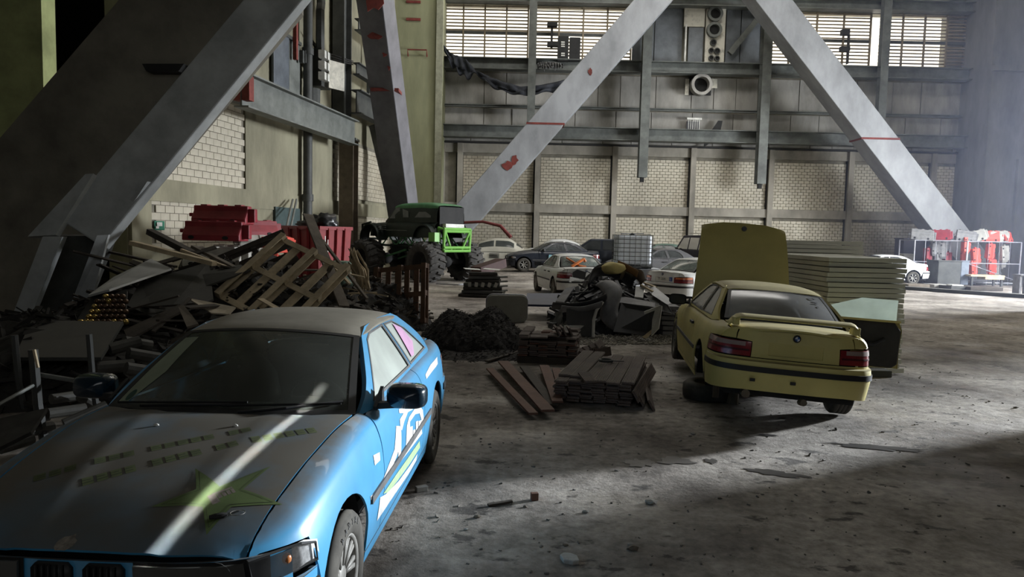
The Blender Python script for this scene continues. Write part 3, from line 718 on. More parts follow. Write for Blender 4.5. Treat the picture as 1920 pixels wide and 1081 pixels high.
CEN = Vector((0, 0, .55))
def arc(cy, cz, r, a0, a1, n):
    return [(cy+r*math.cos(R(a0+(a1-a0)*i/n)), cz+r*math.sin(R(a0+(a1-a0)*i/n))) for i in range(n+1)]
def side_poly(pts):
    """(y, z) outline to (y, k)"""
    return [(y, SH.kz(y, z)) for y, z in pts]
def belt(y): return .935+.012*max(0, (.7-y))/2
def zroof(y): return hermite([-1.1, -.9, -.4, .05, .2], [1.275, 1.315, 1.335, 1.30, 1.26])(y)
def GH(y, z):
    """side of the greenhouse"""
    t = (z-.93)/.37; b = .765 if -1.3 < y < .4 else .765-.06*(min(1, abs(y-(-1.3 if y < 0 else .4))/.35))**2
    return Vector((b-.19*t-.03*t*t, y, z))
def mirror_mesh(sd):
    def fn(u, v):
        a = 2*math.pi*u; ca, sa = math.cos(a), math.sin(a); e = lambda t, q_: math.copysign(abs(t)**q_, t)
        k = [.0, .75, .92, 1.0, 1.0, .0][int(round(v*5))]; yy = [.575, .56, .53, .49, .445, .447][int(round(v*5))]
        return (sd*(.935+.118*k*e(ca, .55)), yy, .99+.072*k*e(sa, .5))
    return MB().grid(fn, 28, 6, closed_u=True).mesh('m', True)
def build_car(name, label, loc, yaw, paint, roll=0, pitch=0, dz=0, doors=2, fine=1.0, trim=None, glass=None, sideglass=None, front_detail=False, spoiler=False, bonnet_open=False,
              right_door_open=False, wheels=(1, 1, 1, 1), group=None, boot=True, plate_text=None, rear_lens=None, dusty=None, full_mirrors=True, badge=True, roof_mat=None):
    T = empty(name, label, 'car', (loc[0], loc[1], loc[2] if len(loc) > 2 else 0), (pitch, roll, yaw), group)
    T.location.z += dz
    st = (.045*fine, .28*fine); tr = trim or MATS['car_black_trim']; GL = glass or MATS['dusty_glass']; SG = sideglass or GL
    dt = dusty or paint
    def put(nm, me, mt, par=T, solid=0): return link(nm, me, mt, par, solid=solid)
    S = SH.S; kz = SH.kz; kX = SH.kX
    sides = (1, -1)
    hx = lambda y: .70-.095*max(0, (y-.7))/1.28
    # bonnet
    hood = [(x_, y_) for x_, y_ in ((0, .955), (.25, .945), (.5, .88), (.69, .765))]+[(hx(y), y) for y in (1.1, 1.4, 1.7, 1.8, 1.85, 1.9, 1.93, 1.96)]+[(.60, 1.99), (.3, 2.045), (0, 2.05)]
    full = hood+[(-x_, y_) for x_, y_ in reversed(hood[1:-1])]
    def topfn(x, y):
        k = kX(y, abs(x)); p = S(y, k); z = p.z
        ridge = .005*math.exp(-((abs(x)-(.33-.06*(y-.9)))/.05)**2)
        return Vector((x, y, z+ridge))
    if not bonnet_open: put('bonnet', patch(topfn, full, (.05*fine, .05*fine), inward=CEN), dt)
    else:
        hb = empty('bonnet_pivot', '', None); 
        for k_ in ('label', 'category'):
            if k_ in hb: del hb[k_]
        o = put('bonnet', patch(topfn, full, (.06, .06), inward=CEN, flange=.03), dt)
        bpy.data.objects.remove(hb); T['bonnet'] = o.name
    for sd in sides:
        mir = sd < 0
        # wing
        arcf = arc(1.35, .33, .365, 175, 5, 16)
        w_ = [(.665, .985)]; w_ = []
        top_inner = [(y, kX(y, hx(y)+.004)) for y in (.70, .9, 1.1, 1.4, 1.7, 1.8, 1.85, 1.9, 1.93, 1.96, 1.98)]
        front_edge = [(1.98, kX(1.98, hx(1.98))), (1.945, kz(1.945, .69)), (1.86, kz(1.86, .69)), (1.76, kz(1.76, .685)), (1.75, kz(1.75, .60))]
        botf = [(1.75, kz(1.75, .60)), (1.71, kz(1.71, .45))]+[(y, kz(y, z)) for y, z in reversed(arcf)]+[(.975, kz(.975, .27)), (.66, kz(.66, .27))]
        wing = [(.70, top_inner[0][1])]+top_inner[1:]+front_edge[1:]+botf[1:]+[(.66, kz(.66, .60)), (.70, kz(.70, .90))]
        put('wing', patch(S, wing, st, inward=CEN, mirror=mir), paint)
        # doors
        if not (right_door_open and sd > 0):
            if doors == 2: dl = [[(.655, .27), (.655, .60), (.69, .925), (.3, .945), (-.2, .95), (-.60, .955), (-.70, .80), (-.70, .27)]]
            else: dl = [[(.655, .27), (.655, .60), (.69, .925), (.2, .945), (-.34, .95), (-.36, .27)], [(-.365, .27), (-.345, .95), (-.85, .955), (-1.12, .955), (-1.02, .62), (-.93, .48), (-.84, .27)]]
            for d in dl:
                o = put('door', patch(S, side_poly(d), st, inward=CEN, mirror=mir), paint)
                ymin = min(p[0] for p in d); yh = ymin+.17 if doors == 2 or d is dl[0] else ymin+.36
                p = S(yh, kz(yh, .80)); mb = MB(); mb.box((sd*(p.x+.018), yh, .80), (.03, .20, .032)); put('handle', mb.mesh('handle'), tr, o)
        # quarter panel
        arcr = arc(-1.35, .33, .365, 175, 5, 16)
        y0 = -.705 if doors == 2 else -.935
        q = [(-1.03, kX(-1.03, .74)), (y0, kz(y0, .955)) if doors == 2 else (-1.12, kz(-1.12, .957))]
        if doors == 2: q = [(-.61, kz(-.61, .955)), (-.705, kz(-.705, .80)), (-.705, kz(-.705, .27)), (-.97, kz(-.97, .27))]
        else: q = [(-1.13, kz(-1.13, .957)), (-1.03, kz(-1.03, .62)), (-.94, kz(-.94, .48)), (-.985, kz(-.985, .33))]
        q += [(y, kz(y, z)) for y, z in arc(-1.35, .33, .365, 2, 172, 16)]+[(-1.74, kz(-1.74, .45)), (-1.80, kz(-1.80, .60)), (-1.80, kz(-1.80, .83)), (-1.95, kz(-1.95, .84)), (-2.07, kz(-2.07, .85)), (-2.10, kX(-2.10, .64)), (-1.9, kX(-1.9, .645)), (-1.62, kX(-1.62, .645)), (-1.5, kX(-1.5, .70)), (-1.3, kX(-1.3, .745))]
        put('quarter_panel', patch(S, q, st, inward=CEN, mirror=mir), paint)
        # sill
        put('sill', patch(S, side_poly([(.975, .265), (.975, .2), (-.975, .2), (-.975, .265)]), st, inward=CEN, mirror=mir), paint)
        # rub strips
        for ya, yb in ((1.0-.03, -.98+.02),):
            strip_ = [(y, z) for y, z in ((ya, .565), (ya, .52), (yb, .52), (yb, .565))]
            fn = lambda y, k: S(y, k)+Vector((.012, 0, 0)); put('rub_strip', patch(fn, side_poly(strip_), (.1, .3), inward=CEN, mirror=mir), MATS['car_grey_trim'] if 'car_grey_trim' in MATS and name != 'x' else tr)
        # arch liners
        for yc in (1.35, -1.35):
            mb = MB(); mb.lathe([(.385, .40), (.385, .79)], 18, 'X', (0, yc, .33), a0=-.25, a1=math.pi+.25)
            vs = [(sd*v[0], v[1], v[2]) for v in mb.v]; mb.v = vs
            mb.add([(sd*.40, yc+.4*math.cos(a), .33+.4*math.sin(a)) for a in np.linspace(-.3, math.pi+.3, 14)], [tuple(range(14))])
            put('wheel_arch', mb.mesh('wheel_arch', True), MATS['black_underside'])
        # greenhouse side with window openings
        wins = [[(.50, .965), (.40, 1.02), (.02, 1.245), (-.10, 1.272), (-.50, 1.278), (-.60, .965)], [(-.655, .97), (-.555, 1.275), (-.80, 1.268), (-1.02, 1.19), (-1.24, 1.05), (-1.33, .985)]]
        if doors == 4: wins = [[(.50, .965), (.40, 1.02), (.02, 1.245), (-.10, 1.272), (-.27, 1.278), (-.34, .965)], [(-.40, .968), (-.33, 1.278), (-.72, 1.272), (-.90, 1.20), (-1.03, 1.07), (-1.05, .975)]]
        out = [(.74, .925), (.56, 1.01), (.30, 1.155), (.08, 1.275), (-.10, 1.315), (-.5, 1.325), (-.9, 1.315), (-1.03, 1.28), (-1.25, 1.17), (-1.45, 1.05), (-1.60, .965), (-1.5, .945), (-1.0, .945), (0, .94), (.5, .93)]
        no_door_win = right_door_open and sd > 0
        put('pillar_frame', patch(GH, out, (.06*fine, .04*fine), holes=wins, inward=CEN, mirror=mir, gap=0, flange=.03), paint)
        for i, wv in enumerate(wins):
            if no_door_win and i == 0: continue
            c = np.mean(wv, 0)
            fn = lambda y, z: GH(y, z)+Vector((-.008, 0, 0))
            put('side_window', patch(fn, wv, (.09*fine, .06*fine), inward=CEN, mirror=mir, gap=0, flange=0), SG)
            inner = [tuple(np.array(p_)+(c-np.array(p_))*.055) for p_ in wv]
            fn = lambda y, z: GH(y, z)+Vector((.004, 0, 0))
            put('window_seal', patch(fn, [tuple(np.array(p_)+(np.array(p_)-c)*.03) for p_ in wv], (.09*fine, .06*fine), holes=[inner], inward=CEN, mirror=mir, gap=0, flange=.006), MATS['car_grey_trim'])
        # mirror
        if full_mirrors:
            m_ = put('door_mirror', None or mirror_mesh(sd), MATS.get(paint.name+'_mirror', tr))
            mb = MB(); mb.bar((sd*.76, .55, .945), (sd*.90, .52, .95), .05, .035); mb.prism([(.60, .93), (.60, .95), (.42, 1.03), (.40, .93)], .02, Matrix(((0, 0, 1, sd*.765 - (.0 if sd > 0 else .02)), (1, 0, 0, 0), (0, 1, 0, 0), (0, 0, 0, 1)))); put('mirror_foot', mb.mesh('f'), tr, m_)
            mb = MB(); mb.add([(sd*(.935+.105*math.copysign(abs(math.cos(t_))**.5, math.cos(t_))), .441, .99+.058*math.copysign(abs(math.sin(t_))**.5, math.sin(t_))) for t_ in np.linspace(0, 2*math.pi, 25)[:-1]], [tuple(range(24))]); put('mirror_glass', mb.mesh('mg'), MATS['mirror_glass'], m_)
    # roof
    def roof(x, y):
        z = zroof(y); e = abs(x)/.585; return Vector((x, y, z+.032*(1-e**2.0)-.035*e**8))
    hd = [(.56, .09), (.4, .13), (.2, .155), (0, .16)]; rr_ = [(0, -1.10), (.3, -1.09), (.53, -1.04)]
    rf = [(.575, -.5)]+[(.57, -.1)]+hd+[(-a_, b2) for a_, b2 in hd[-2::-1]]+[(-.57, -.1), (-.575, -.5), (-.57, -.9)]+[(-a_, b2) for a_, b2 in rr_[::-1]]+rr_[1:]+[(.57, -.9)]
    put('roof', patch(roof, rf, (.07*fine, .07*fine), inward=CEN, flange=.02, gap=.001), roof_mat or dt)
    # windscreens: ruled between the header and the scuttle
    def screen(top, bot, bulge):
        def fn(u, v):
            a_ = top(u); b2 = bot(u); p = a_.lerp(b2, v); n_ = (b2-a_).cross(Vector((1, 0, 0))).normalized(); n_ = n_ if n_.z > 0 else -n_
            return p+n_*bulge*math.sin(math.pi*v)*(1-.5*u*u)
        return fn
    ft = screen(lambda u: Vector((.555*u, .165-.07*u*u, 1.318-.042*u*u)), lambda u: Vector((.70*u, .93-.19*u*u, .965-.03*u*u)), .025)
    rt = screen(lambda u: Vector((.53*u, -1.105+.06*u*u, 1.302-.03*u*u)), lambda u: Vector((.635*u, -1.72+.15*u*u, 1.005-.02*u*u)), .03)
    for nm, fn in (('windscreen', ft), ('rear_window', rt)):
        sq = [(-1, 0), (1, 0), (1, 1), (-1, 1)]; inn = [(-.935, .035), (.935, .035), (.945, .955), (-.945, .955)]
        mn_ = put(nm, patch(fn, inn, (.1*fine, .12*fine), inward=CEN, gap=0, flange=0), GL)
        put('seal', patch(lambda u, v, f_=fn: f_(u, v)+Vector((0, 0, .003)), sq, (.1*fine, .12*fine), holes=[inn], inward=CEN, gap=0, flange=.01), tr, mn_)
    # scuttle
    mb = MB(); mb.grid(lambda u, v: ((u*2-1)*.71, .97-.2*(u*2-1)**2-(1-v)*.10+.015, .952-.012*v-.03*(u*2-1)**2-.01), 14, 3); put('scuttle', mb.mesh('s'), tr)
    mb = MB()
    for x0_, x1_ in ((.45, -.12), (-.12, -.62)):
        mb.tube([(x0_, .93-.19*(x0_/.7)**2, .975), ((x0_+x1_)/2, .90, 1.0), (x1_, .86-.19*(x1_/.7)**2, 1.0)], .008, 6); mb.tube([(x0_+.1, .89, 1.0), (x1_-.02, .85-.1*(x1_)**2, 1.012)], .006, 5)
    put('wiper', mb.mesh('w'), tr)
    # boot lid
    def bootfn(x, y):
        k = kX(y, abs(x)); p = S(y, k); return Vector((x, y, p.z))
    bl = [(0, -1.73), (.35, -1.70), (.63, -1.60), (.64, -1.9), (.63, -2.10), (.35, -2.185), (0, -2.20)]
    blf = bl+[(-x_, y_) for x_, y_ in reversed(bl[1:-1])]
    if boot: bo = put('boot_lid', patch(bootfn, blf, (.06*fine, .06*fine), inward=CEN, flange=.02), dt)
    # tail: wrap surface, a = signed 0..1 across half the plan curve
    def plan(tab):
        xs = np.linspace(0, .832 if tab is SH.rear else .812, 80); ys = np.array([tab(v) for v in xs]); s_ = np.concatenate([[0], np.cumsum(np.hypot(np.diff(xs), np.diff(ys)))]); s_ /= s_[-1]
        return lambda a_: (float(np.interp(a_, s_, xs)), float(np.interp(a_, s_, ys))), lambda x_: float(np.interp(x_, xs, s_))
    (pr, ar_) = plan(SH.rear); (pf, af_) = plan(SH.front)
    def secx(z): return float(np.interp(z, [.2, .35, .52, .66, .82, .9, .94], [.955, .985, 1.0, .992, .97, .93, .88]))
    def wrap(pl, sg, prot, lean):
        def fn(a_, z):
            aa = min(abs(a_), 1); x, y = pl(aa); x *= 1+(secx(z)-1)*aa; y += sg*prot(z)*(1-aa**5); y -= sg*lean(z)
            y = y if True else y
            xx = x+ (prot(z)*.25*aa**2)*(1-aa**8)
            return Vector((math.copysign(xx, a_) if a_ else 0, y, z))
        return fn
    body_r = wrap(pr, -1, lambda z: 0, lambda z: .10*max(0, (z-.72)/.25)**1.5*.5)
    bump_r = wrap(pr, -1, lambda z: float(np.interp(z, [.25, .33, .50, .60, .635, .65], [.02, .045, .085, .09, .08, .0])), lambda z: 0)
    if fine < 2.5 or True:
        sx = .045*fine*1.1; sz = .035*fine
        A_ = ar_
        bm_l = [(-A_(.61), .90), (-A_(.60), .72)]
        botp = [(A_(.635), .945), (A_(.60), .84), (A_(.44), .825), (A_(.44), .665), (-A_(.44), .665), (-A_(.44), .825), (-A_(.60), .84), (-A_(.635), .945)]
        zc = lambda x_: .955
        if boot:
            pl_ = [(A_(.27), .70), (A_(.27), .825), (-A_(.27), .825), (-A_(.27), .70)]
            put('boot_lid_face', patch(body_r, [(A_(.6), .955)]+botp[1:-1]+[(-A_(.6), .955)], (sx, sz), holes=[pl_], inward=CEN), paint)
            rec = MB(); rec.box((0, -2.185, .762), (.56, .012, .135)); put('plate_recess', rec.mesh('r'), paint)
        for sd in sides:
            f = lambda l_: [(sd*a_, z_) for a_, z_ in l_]
            put('rear_corner', patch(body_r, f([(A_(.615), .955), (A_(.605), .842), (.97, .845), (1.0, .845), (1.0, .90), (A_(.79), .93)]), (sx, sz), inward=CEN), paint)
            lens = f([(A_(.445), .67), (A_(.445), .822), (.985, .835), (.995, .67)])
            lb = put('tail_light', patch(lambda a_, z_: body_r(a_, z_)+Vector((0, -.004, 0)), lens, (sx, sz), inward=CEN), MATS['tail_light_red'])
            put('indicator_lens', patch(lambda a_, z_: body_r(a_, z_)+Vector((0, -.010, 0))+Vector((sd*.004, 0, 0)), f([(A_(.50), .772), (A_(.50), .818), (.975, .828), (.985, .772)]), (sx, sz), inward=CEN, flange=.004), rear_lens or MATS['smoked_lens'], lb)
            put('dark_bar', patch(lambda a_, z_: body_r(a_, z_)+Vector((0, -.010, 0))+Vector((sd*.004, 0, 0)), f([(A_(.46), .722), (A_(.46), .745), (.985, .748), (.985, .726)]), (sx, sz), inward=CEN, flange=.004), MATS['tail_light_dark'], lb)
        put('rear_panel', patch(body_r, [(-1, .66), (1, .66), (1, .60), (-1, .60)], (sx, sz), inward=CEN), paint)
        bu = put('rear_bumper', patch(bump_r, [(-1, .635), (1, .635), (1, .29), (A_(.5), .33), (-A_(.5), .33), (-1, .29)], (sx, sz), inward=CEN, flange=.03), paint)
        put('rub_strip', patch(lambda a_, z_: bump_r(a_, z_)*1.0+Vector((math.copysign(.012, a_)*abs(a_), -.014*(1-abs(a_)**6), 0)), [(-1, .588), (1, .588), (1, .528), (-1, .528)], (sx, .05), inward=CEN, flange=.012), tr, bu)
        bt = MB().grid(lambda u, v: (lambda q_: (q_.x, q_.y*(1-.0)+.0, q_.z))(Vector(bump_r(u*2-1, .635)).lerp(Vector(body_r(u*2-1, .64)), v)), 24, 2); put('bumper_top', bt.mesh('b', True), paint, bu)
        mb = MB(); mb.box((0, -1.95, .3), (1.3, .3, .10)); put('rear_valance', mb.mesh('v'), MATS['black_underside'])
        if badge:
            bd = MB(); bd.lathe([(.001, 0), (.037, 0), (.039, .006), (.0001, .008)], 24, 'Y', (0, -2.185-.012-.004, .895)); e_ = put('badge', bd.mesh('bd', True), MATS['car_black_trim'])
            for (a0_, c_) in ((0, 'badge_blue'), (90, 'badge_white'), (180, 'badge_blue'), (270, 'badge_white')):
                pts = [(0, 0)]+[(.024*math.cos(R(a0_+t_)), .024*math.sin(R(a0_+t_))) for t_ in range(0, 91, 15)]
                qm = MB(); qm.add([(p_[0], -2.212, .895+p_[1]) for p_ in pts], [tuple(range(len(pts)))]); put('badge_quarter', qm.mesh('q'), MATS[c_], e_)
        if plate_text:
            pm = MB(); pm.box((0, -2.20, .762), (.52, .012, .11)); pl0 = put('number_plate', pm.mesh('pl'), MATS['worn_white_paint'])
            t_ = link('lettering', text_mesh(plate_text, .10), MATS['car_black_trim'], pl0, mw=Matrix.Translation((0, -2.209, .762)) @ Matrix.Rotation(R(90), 4, 'X'))
    # front
    body_f = wrap(pf, 1, lambda z: 0, lambda z: .0)
    bump_f = wrap(pf, 1, lambda z: float(np.interp(z, [.22, .33, .47, .53, .56, .58], [.03, .05, .06, .06, .05, .0])), lambda z: 0)
    put('front_panel', patch(lambda a_, z_: body_f(a_, z_)*1.0+Vector((0, -.03, 0)), [(-af_(.75), .69), (af_(.75), .69), (af_(.75), .56), (-af_(.75), .56)], (.06, .05), inward=CEN), paint)
    fb = put('front_bumper', patch(bump_f, [(-1, .56), (1, .56), (1, .27), (af_(.5), .22), (-af_(.5), .22), (-1, .27)], (.05*fine, .04*fine), inward=CEN, flange=.03), paint)
    put('bumper_top', MB().grid(lambda u, v: tuple(Vector(bump_f(u*2-1, .56)).lerp(Vector(body_f(u*2-1, .565)), v)), 24, 2).mesh('b', True), paint, fb)
    put('rub_strip', patch(lambda a_, z_: bump_f(a_, z_)+Vector((math.copysign(.012, a_)*abs(a_), .014*(1-abs(a_)**6), 0)), [(-1, .52), (1, .52), (1, .47), (-1, .47)], (.06*fine, .05), inward=CEN, flange=.012), tr, fb)
    for sd in sides:
        f = lambda l_: [(sd*a_, z_) for a_, z_ in l_]
        hl = put('headlight', patch(body_f, f([(af_(.22), .575), (af_(.22), .69), (af_(.615), .68), (af_(.625), .575)]), (.04, .04), inward=CEN), MATS['headlight_glass'])
        put('lamp_bowl', patch(lambda a_, z_: body_f(a_, z_)*1.0+Vector((0, -.022, 0)), f([(af_(.21), .565), (af_(.21), .695), (af_(.69), .69), (af_(.69), .565)]), (.05, .05), inward=CEN, flange=0), MATS['black_underside'], hl)
        for xx in (.33, .51):
            mb = MB(); mb.lathe([(.0, -.005), (.05, -.02), (.062, .012)], 16, 'Y', (sd*xx, SH.front(xx)-.028, .63)); put('reflector', mb.mesh('rf', True), MATS['chrome'], hl)
        crn = f([(af_(.64), .575), (af_(.625), .69), (.90, .694), (.99, .665), (1.0, .59)])
        il = put('corner_light', patch(lambda a_, z_: body_f(a_, z_)+Vector((0, -.035, 0)), crn, (.03, .03), inward=CEN, flange=0), MATS['lamp_reflector'])
        put('lens', patch(body_f, crn, (.04, .04), inward=CEN, flange=0, gap=.004), MATS['clear_lens'], il)
        mb = MB(); bp_ = body_f(sd*af_(.735), .65); mb.blob((bp_.x, bp_.y-.025, bp_.z), (.02, .02, .024), 2, 0); put('bulb', mb.mesh('bb', True), MATS['amber_bulb'], il)
        mbx = MB(); c_ = [body_f(a_, z_)+Vector((sd*.003, .003, 0)) for a_, z_ in crn]; mbx.tube(c_+[c_[0]], .006, 5, cap=False); put('surround', mbx.mesh('sr'), tr, il)
        kd = MB(); kd.prism([(-.06, -.045), (.06, -.045), (.078, -.02), (.078, .03), (.06, .05), (-.06, .05), (-.078, .03), (-.078, -.02)], .02, Matrix(((1, 0, 0, sd*.10), (0, 0, 1, 2.055), (0, 1, 0, .632), (0, 0, 0, 1))))
        for q_ in range(5): kd.box((sd*.10-.05+.025*q_, 2.082, .634), (.006, .02, .085))
        put('grille', kd.mesh('k', True), MATS['car_black_trim'])
    # floor pan, cabin and boot box so that nothing shows through
    mb = MB(); mb.box((0, 0, .26), (1.25, 3.7, .10)); mb.box((0, 1.25, .55), (1.0, 1.0, .5)); mb.box((0, -1.75, .6), (1.15, .6, .55)); mb.box((0, .72, .75), (1.36, .06, .35)); mb.box((0, -1.25, .75), (1.2, .06, .4)); put('underbody', mb.mesh('u'), MATS['black_underside'])
    im = MATS['cabin_dark']
    mb = MB(); mb.box((0, .56, .84), (1.30, .30, .14)); mb.blob((-.34, .50, .92), (.2, .12, .05), 2, 0); put('dashboard', mb.mesh('d', True), im)
    for sx_ in (-.34, .34):
        mb = MB(); mb.blob((sx_, -.05, .50), (.25, .26, .10), 2, 0); mb.blob((sx_, -.32, .78), (.235, .09, .32), 2, .02); mb.blob((sx_, -.36, 1.13), (.13, .05, .08), 2, 0); put('seat', mb.mesh('s', True), im)
    mb = MB(); mb.blob((0, -.95, .75), (.6, .1, .3), 2, 0); mb.box((0, -1.38, .93), (1.15, .5, .03)); put('rear_bench', mb.mesh('s', True), im)
    mb = MB(); mb.lathe([(.17+.014*math.cos(t_), .014*math.sin(t_)) for t_ in np.linspace(0, 2*math.pi, 7)[:-1]], 20, 'Y', (0, 0, 0), closed=True)
    rm = Matrix.Rotation(R(-25), 3, 'X'); mb.v = [tuple(rm @ Vector(v)+Vector((-.34, .28, .90))) for v in mb.v]; mb.bar((-.50, .28, .9), (-.18, .28, .9), .03, .02); mb.tube([(-.34, .28, .9), (-.34, .5, .83)], .025, 6); put('steering_wheel', mb.mesh('sw', True), im)
    # wheels
    for i, (sx_, yc) in enumerate(((1, 1.35), (-1, 1.35), (1, -1.35), (-1, -1.35))):
        if wheels[i]: wheel(T, (sx_*.735, yc, .31), sx_, steer=(wheels[i] if isinstance(wheels[i], float) else 0), fine=fine)
    return T
def wheel(par, c, sd, steer=0, fine=1.0, r=.31, w_=.20, tyre_mat=None, rim_mat=None, name='wheel', key=[{}]):
    kk = (round(fine, 1), r, w_)
    n = 40 if fine < 1.5 else 20
    if kk not in key[0]:
        ri = r*.64; mb = MB(); prof = [(ri, -w_*.40), (ri+.012, -w_*.5), (r*.85, -w_*.52), (r*.955, -w_*.47), (r, -w_*.38)]
        for g_ in (-.2, 0, .2): prof += [(r, w_*(g_-.03)), (r-.009, w_*(g_-.025)), (r-.009, w_*(g_+.025)), (r, w_*(g_+.03))]
        prof += [(r, w_*.38), (r*.955, w_*.47), (r*.85, w_*.52), (ri+.012, w_*.5), (ri, w_*.40)]
        mb.lathe(prof, n, 'X', closed=True); ty = mb.mesh('tyre', True)
        mb = MB(); mb.lathe([(ri*1.0, -w_*.42), (ri*1.02, w_*.44), (ri*.99, w_*.47), (ri*.93, w_*.40), (ri*.90, w_*.1), (ri*.88, -w_*.3)], n, 'X')
        if fine < 1.5:
            for k in range(10):
                a_ = 2*math.pi*k/10
                for d_ in (-.11, .11):
                    p0 = Vector((w_*.30, .055*math.cos(a_), .055*math.sin(a_))); p1 = Vector((w_*.36, ri*.91*math.cos(a_+d_), ri*.91*math.sin(a_+d_))); mb.bar(p0, p1, .02, .018, (1, 0, 0))
        else:
            for k in range(7):
                a_ = 2*math.pi*k/7; mb.bar((w_*.3, .04*math.cos(a_), .04*math.sin(a_)), (w_*.34, ri*.91*math.cos(a_), ri*.91*math.sin(a_)), .045, .03, (1, 0, 0))
        mb.lathe([(.0, w_*.36), (.05, w_*.36), (.07, w_*.30), (.075, w_*.2)], 16, 'X'); rm = mb.mesh('rim', True)
        mb = MB(); mb.lathe([(0, w_*.02), (ri*.75, w_*.02), (ri*.75, -w_*.3)], 20, 'X'); bk = mb.mesh('brake_disc', True); key[0][kk] = (ty, rm, bk)
    ty, rm, bk = key[0][kk]
    mw = Matrix.Translation(c) @ Matrix.Rotation(steer, 4, 'Z') @ (Matrix.Rotation(math.pi, 4, 'Z') if sd < 0 else Matrix())
    o = link(name, ty, tyre_mat or MATS['dusty_tyre'], par, mw=mw)
    link('rim', rm, rim_mat or MATS['alloy_rim'], o); link('brake_disc', bk, MATS['black_underside'], o)
    return o
M('car_black_trim', (.016, .017, .018), .5, var=.2, dust=.35, dustcol=(.07, .065, .058))
M('car_grey_trim', (.09, .09, .09), .6, var=.3, scale=8)
M('black_underside', (.012, .012, .012), .85, var=.3)
M('cabin_dark', (.035, .034, .032), .8, var=.3)
M('dusty_tyre', (.075, .07, .06), .9, var=.5, scale=5, dust=.5, dustcol=(.14, .13, .11))
M('alloy_rim', (.27, .26, .24), .55, metal=.25, var=.35, scale=9)
M('lamp_reflector', (.9, .9, .9), .35, metal=.2, var=.5, scale=30)
M('chrome', (.65, .64, .62), .2, metal=.9, var=.15)
M('mirror_glass', (.05, .055, .06), .1, metal=.3, var=.1)
M('tail_light_red', (.22, .012, .018), .25, var=.2, coat=.5)
M('tail_light_dark', (.06, .006, .01), .3, var=.2)
M('smoked_lens', (.30, .22, .20), .3, var=.2, coat=.5)
M('amber_lens', (.62, .16, .04), .3, var=.2, coat=.5)
M('amber_bulb', (.45, .17, .06), .3, var=.2)
M('badge_blue', (.03, .10, .28), .4, var=.1); M('badge_white', (.6, .6, .6), .4, var=.1)
glass_mat('headlight_glass', .45, (.12, .12, .11)); glass_mat('clear_lens', .06, (.4, .4, .4), tint=(.95, .95, .95), rough=.05)
glass_mat('dusty_glass', .62, (.10, .11, .10)); glass_mat('clean_glass', .25, (.13, .14, .14))
glass_mat('screen_glass_blue', .66, (.06, .068, .056), tint=(.5, .58, .52)); glass_mat('side_glass_blue', .88, (.42, .46, .42))
glass_mat('rear_glass_yellow', .74, (.22, .225, .225), tint=(.5, .52, .52))
# ------------------------------------------------------------------ the blue coupe
p_blue = M('blue_paint', (.065, .28, .50), .36, var=.18, scale=1.6, coat=.12, dust=.93, dustcol=(.105, .096, .080), dscale=10)
p_bluedirt = M('blue_paint_dusty_top', (.04, .22, .40), .4, var=.2, scale=2, dust=1.0, dustcol=(.10, .092, .076), dscale=3)
M('blue_paint_mirror', (.006, .02, .035), .25, var=.1, coat=.6)
blue = build_car('sports_coupe', 'dusty blue coupe with white door lettering and green star on its bonnet', (-1.514, 4.675), 3.098, p_blue, glass=MATS['screen_glass_blue'], sideglass=MATS['side_glass_blue'], front_detail=True, dusty=p_bluedirt, roof_mat=M('lit_roof_dust', (.25, .23, .185), .85, var=.2, scale=3), wheels=(1, .0001, 1, 1), fine=.8)  # roof dust paler than the bonnet's: light on it put into the colour
# ------------------------------------------------------------------ the yellow coupe
p_yel = M('yellow_paint', (.56, .48, .17), .5, var=.15, scale=1.2, dust=.55, dustcol=(.22, .20, .15))
yel = build_car('sports_coupe', 'yellow coupe with boot spoiler, raised bonnet and open passenger door', (3.14, 9.485), -.122, p_yel, roll=.058, pitch=-.0, dz=.05, glass=MATS['rear_glass_yellow'], bonnet_open=True, right_door_open=True, wheels=(1, 1, 1, 0), fine=.9)
# ------------------------------------------------------------------ blue car: star, lettering and stickers
def on_skin(par, name, mesh_or_poly, fn, mat, st=(.05, .05)):
    return link(name, patch(fn, mesh_or_poly, st, inward=CEN, flange=0, gap=0), mat, par)
def part_of(t, name):
    return [c for c in t.children if c.name.split('.')[0] == name]
def hoodtop(off):
    def fn(x, y):
        k = SH.kX(y, abs(x)); return Vector((x, y, SH.S(y, k).z+.005*math.exp(-((abs(x)-(.33-.06*(y-.9)))/.05)**2)+off))
    return fn
m_hg = M('faded_green_print', (.085, .125, .04), .75, var=.25, scale=5)
m_hg2 = M('faded_green_letter', (.072, .088, .035), .8, var=.3, scale=9)
m_hgl = M('dark_print_line', (.035, .045, .02), .8)
bon = part_of(blue, 'bonnet')[0]
def unproj_hood(px, py):
    """the point of the blue bonnet under a pixel, in the car's own frame"""
    bpy.context.view_layer.update(); mi = blue.matrix_world.inverted(); o_ = mi @ Vector((0, 0, HC)); dr = mi.to_3x3() @ ray(px, py)
    def below(t):
        q = o_+dr*t; return q.z < hoodtop(0)(max(-.7, min(.7, q.x)), min(max(q.y, .6), 2.06)).z
    t = (1.2-o_.z)/dr.z
    while not below(t) and t < 60: t += .01*abs(1/dr.length)
    a, b = t-.012, t
    for _ in range(12):
        m = (a+b)/2
        if below(m): b = m
        else: a = m
    return o_+dr*b
star = [unproj_hood(*p) for p in ((366, 878), (412, 912), (508, 874), (456, 917), (530, 946), (434, 950), (387, 1003), (380, 950), (283, 950), (368, 917))]
st2 = [(q_.x, q_.y) for q_ in star]; cx = sum(p[0] for p in st2)/10; cy = sum(p[1] for p in st2)/10
so = on_skin(bon, 'star_print', st2, hoodtop(.0015), m_hg)
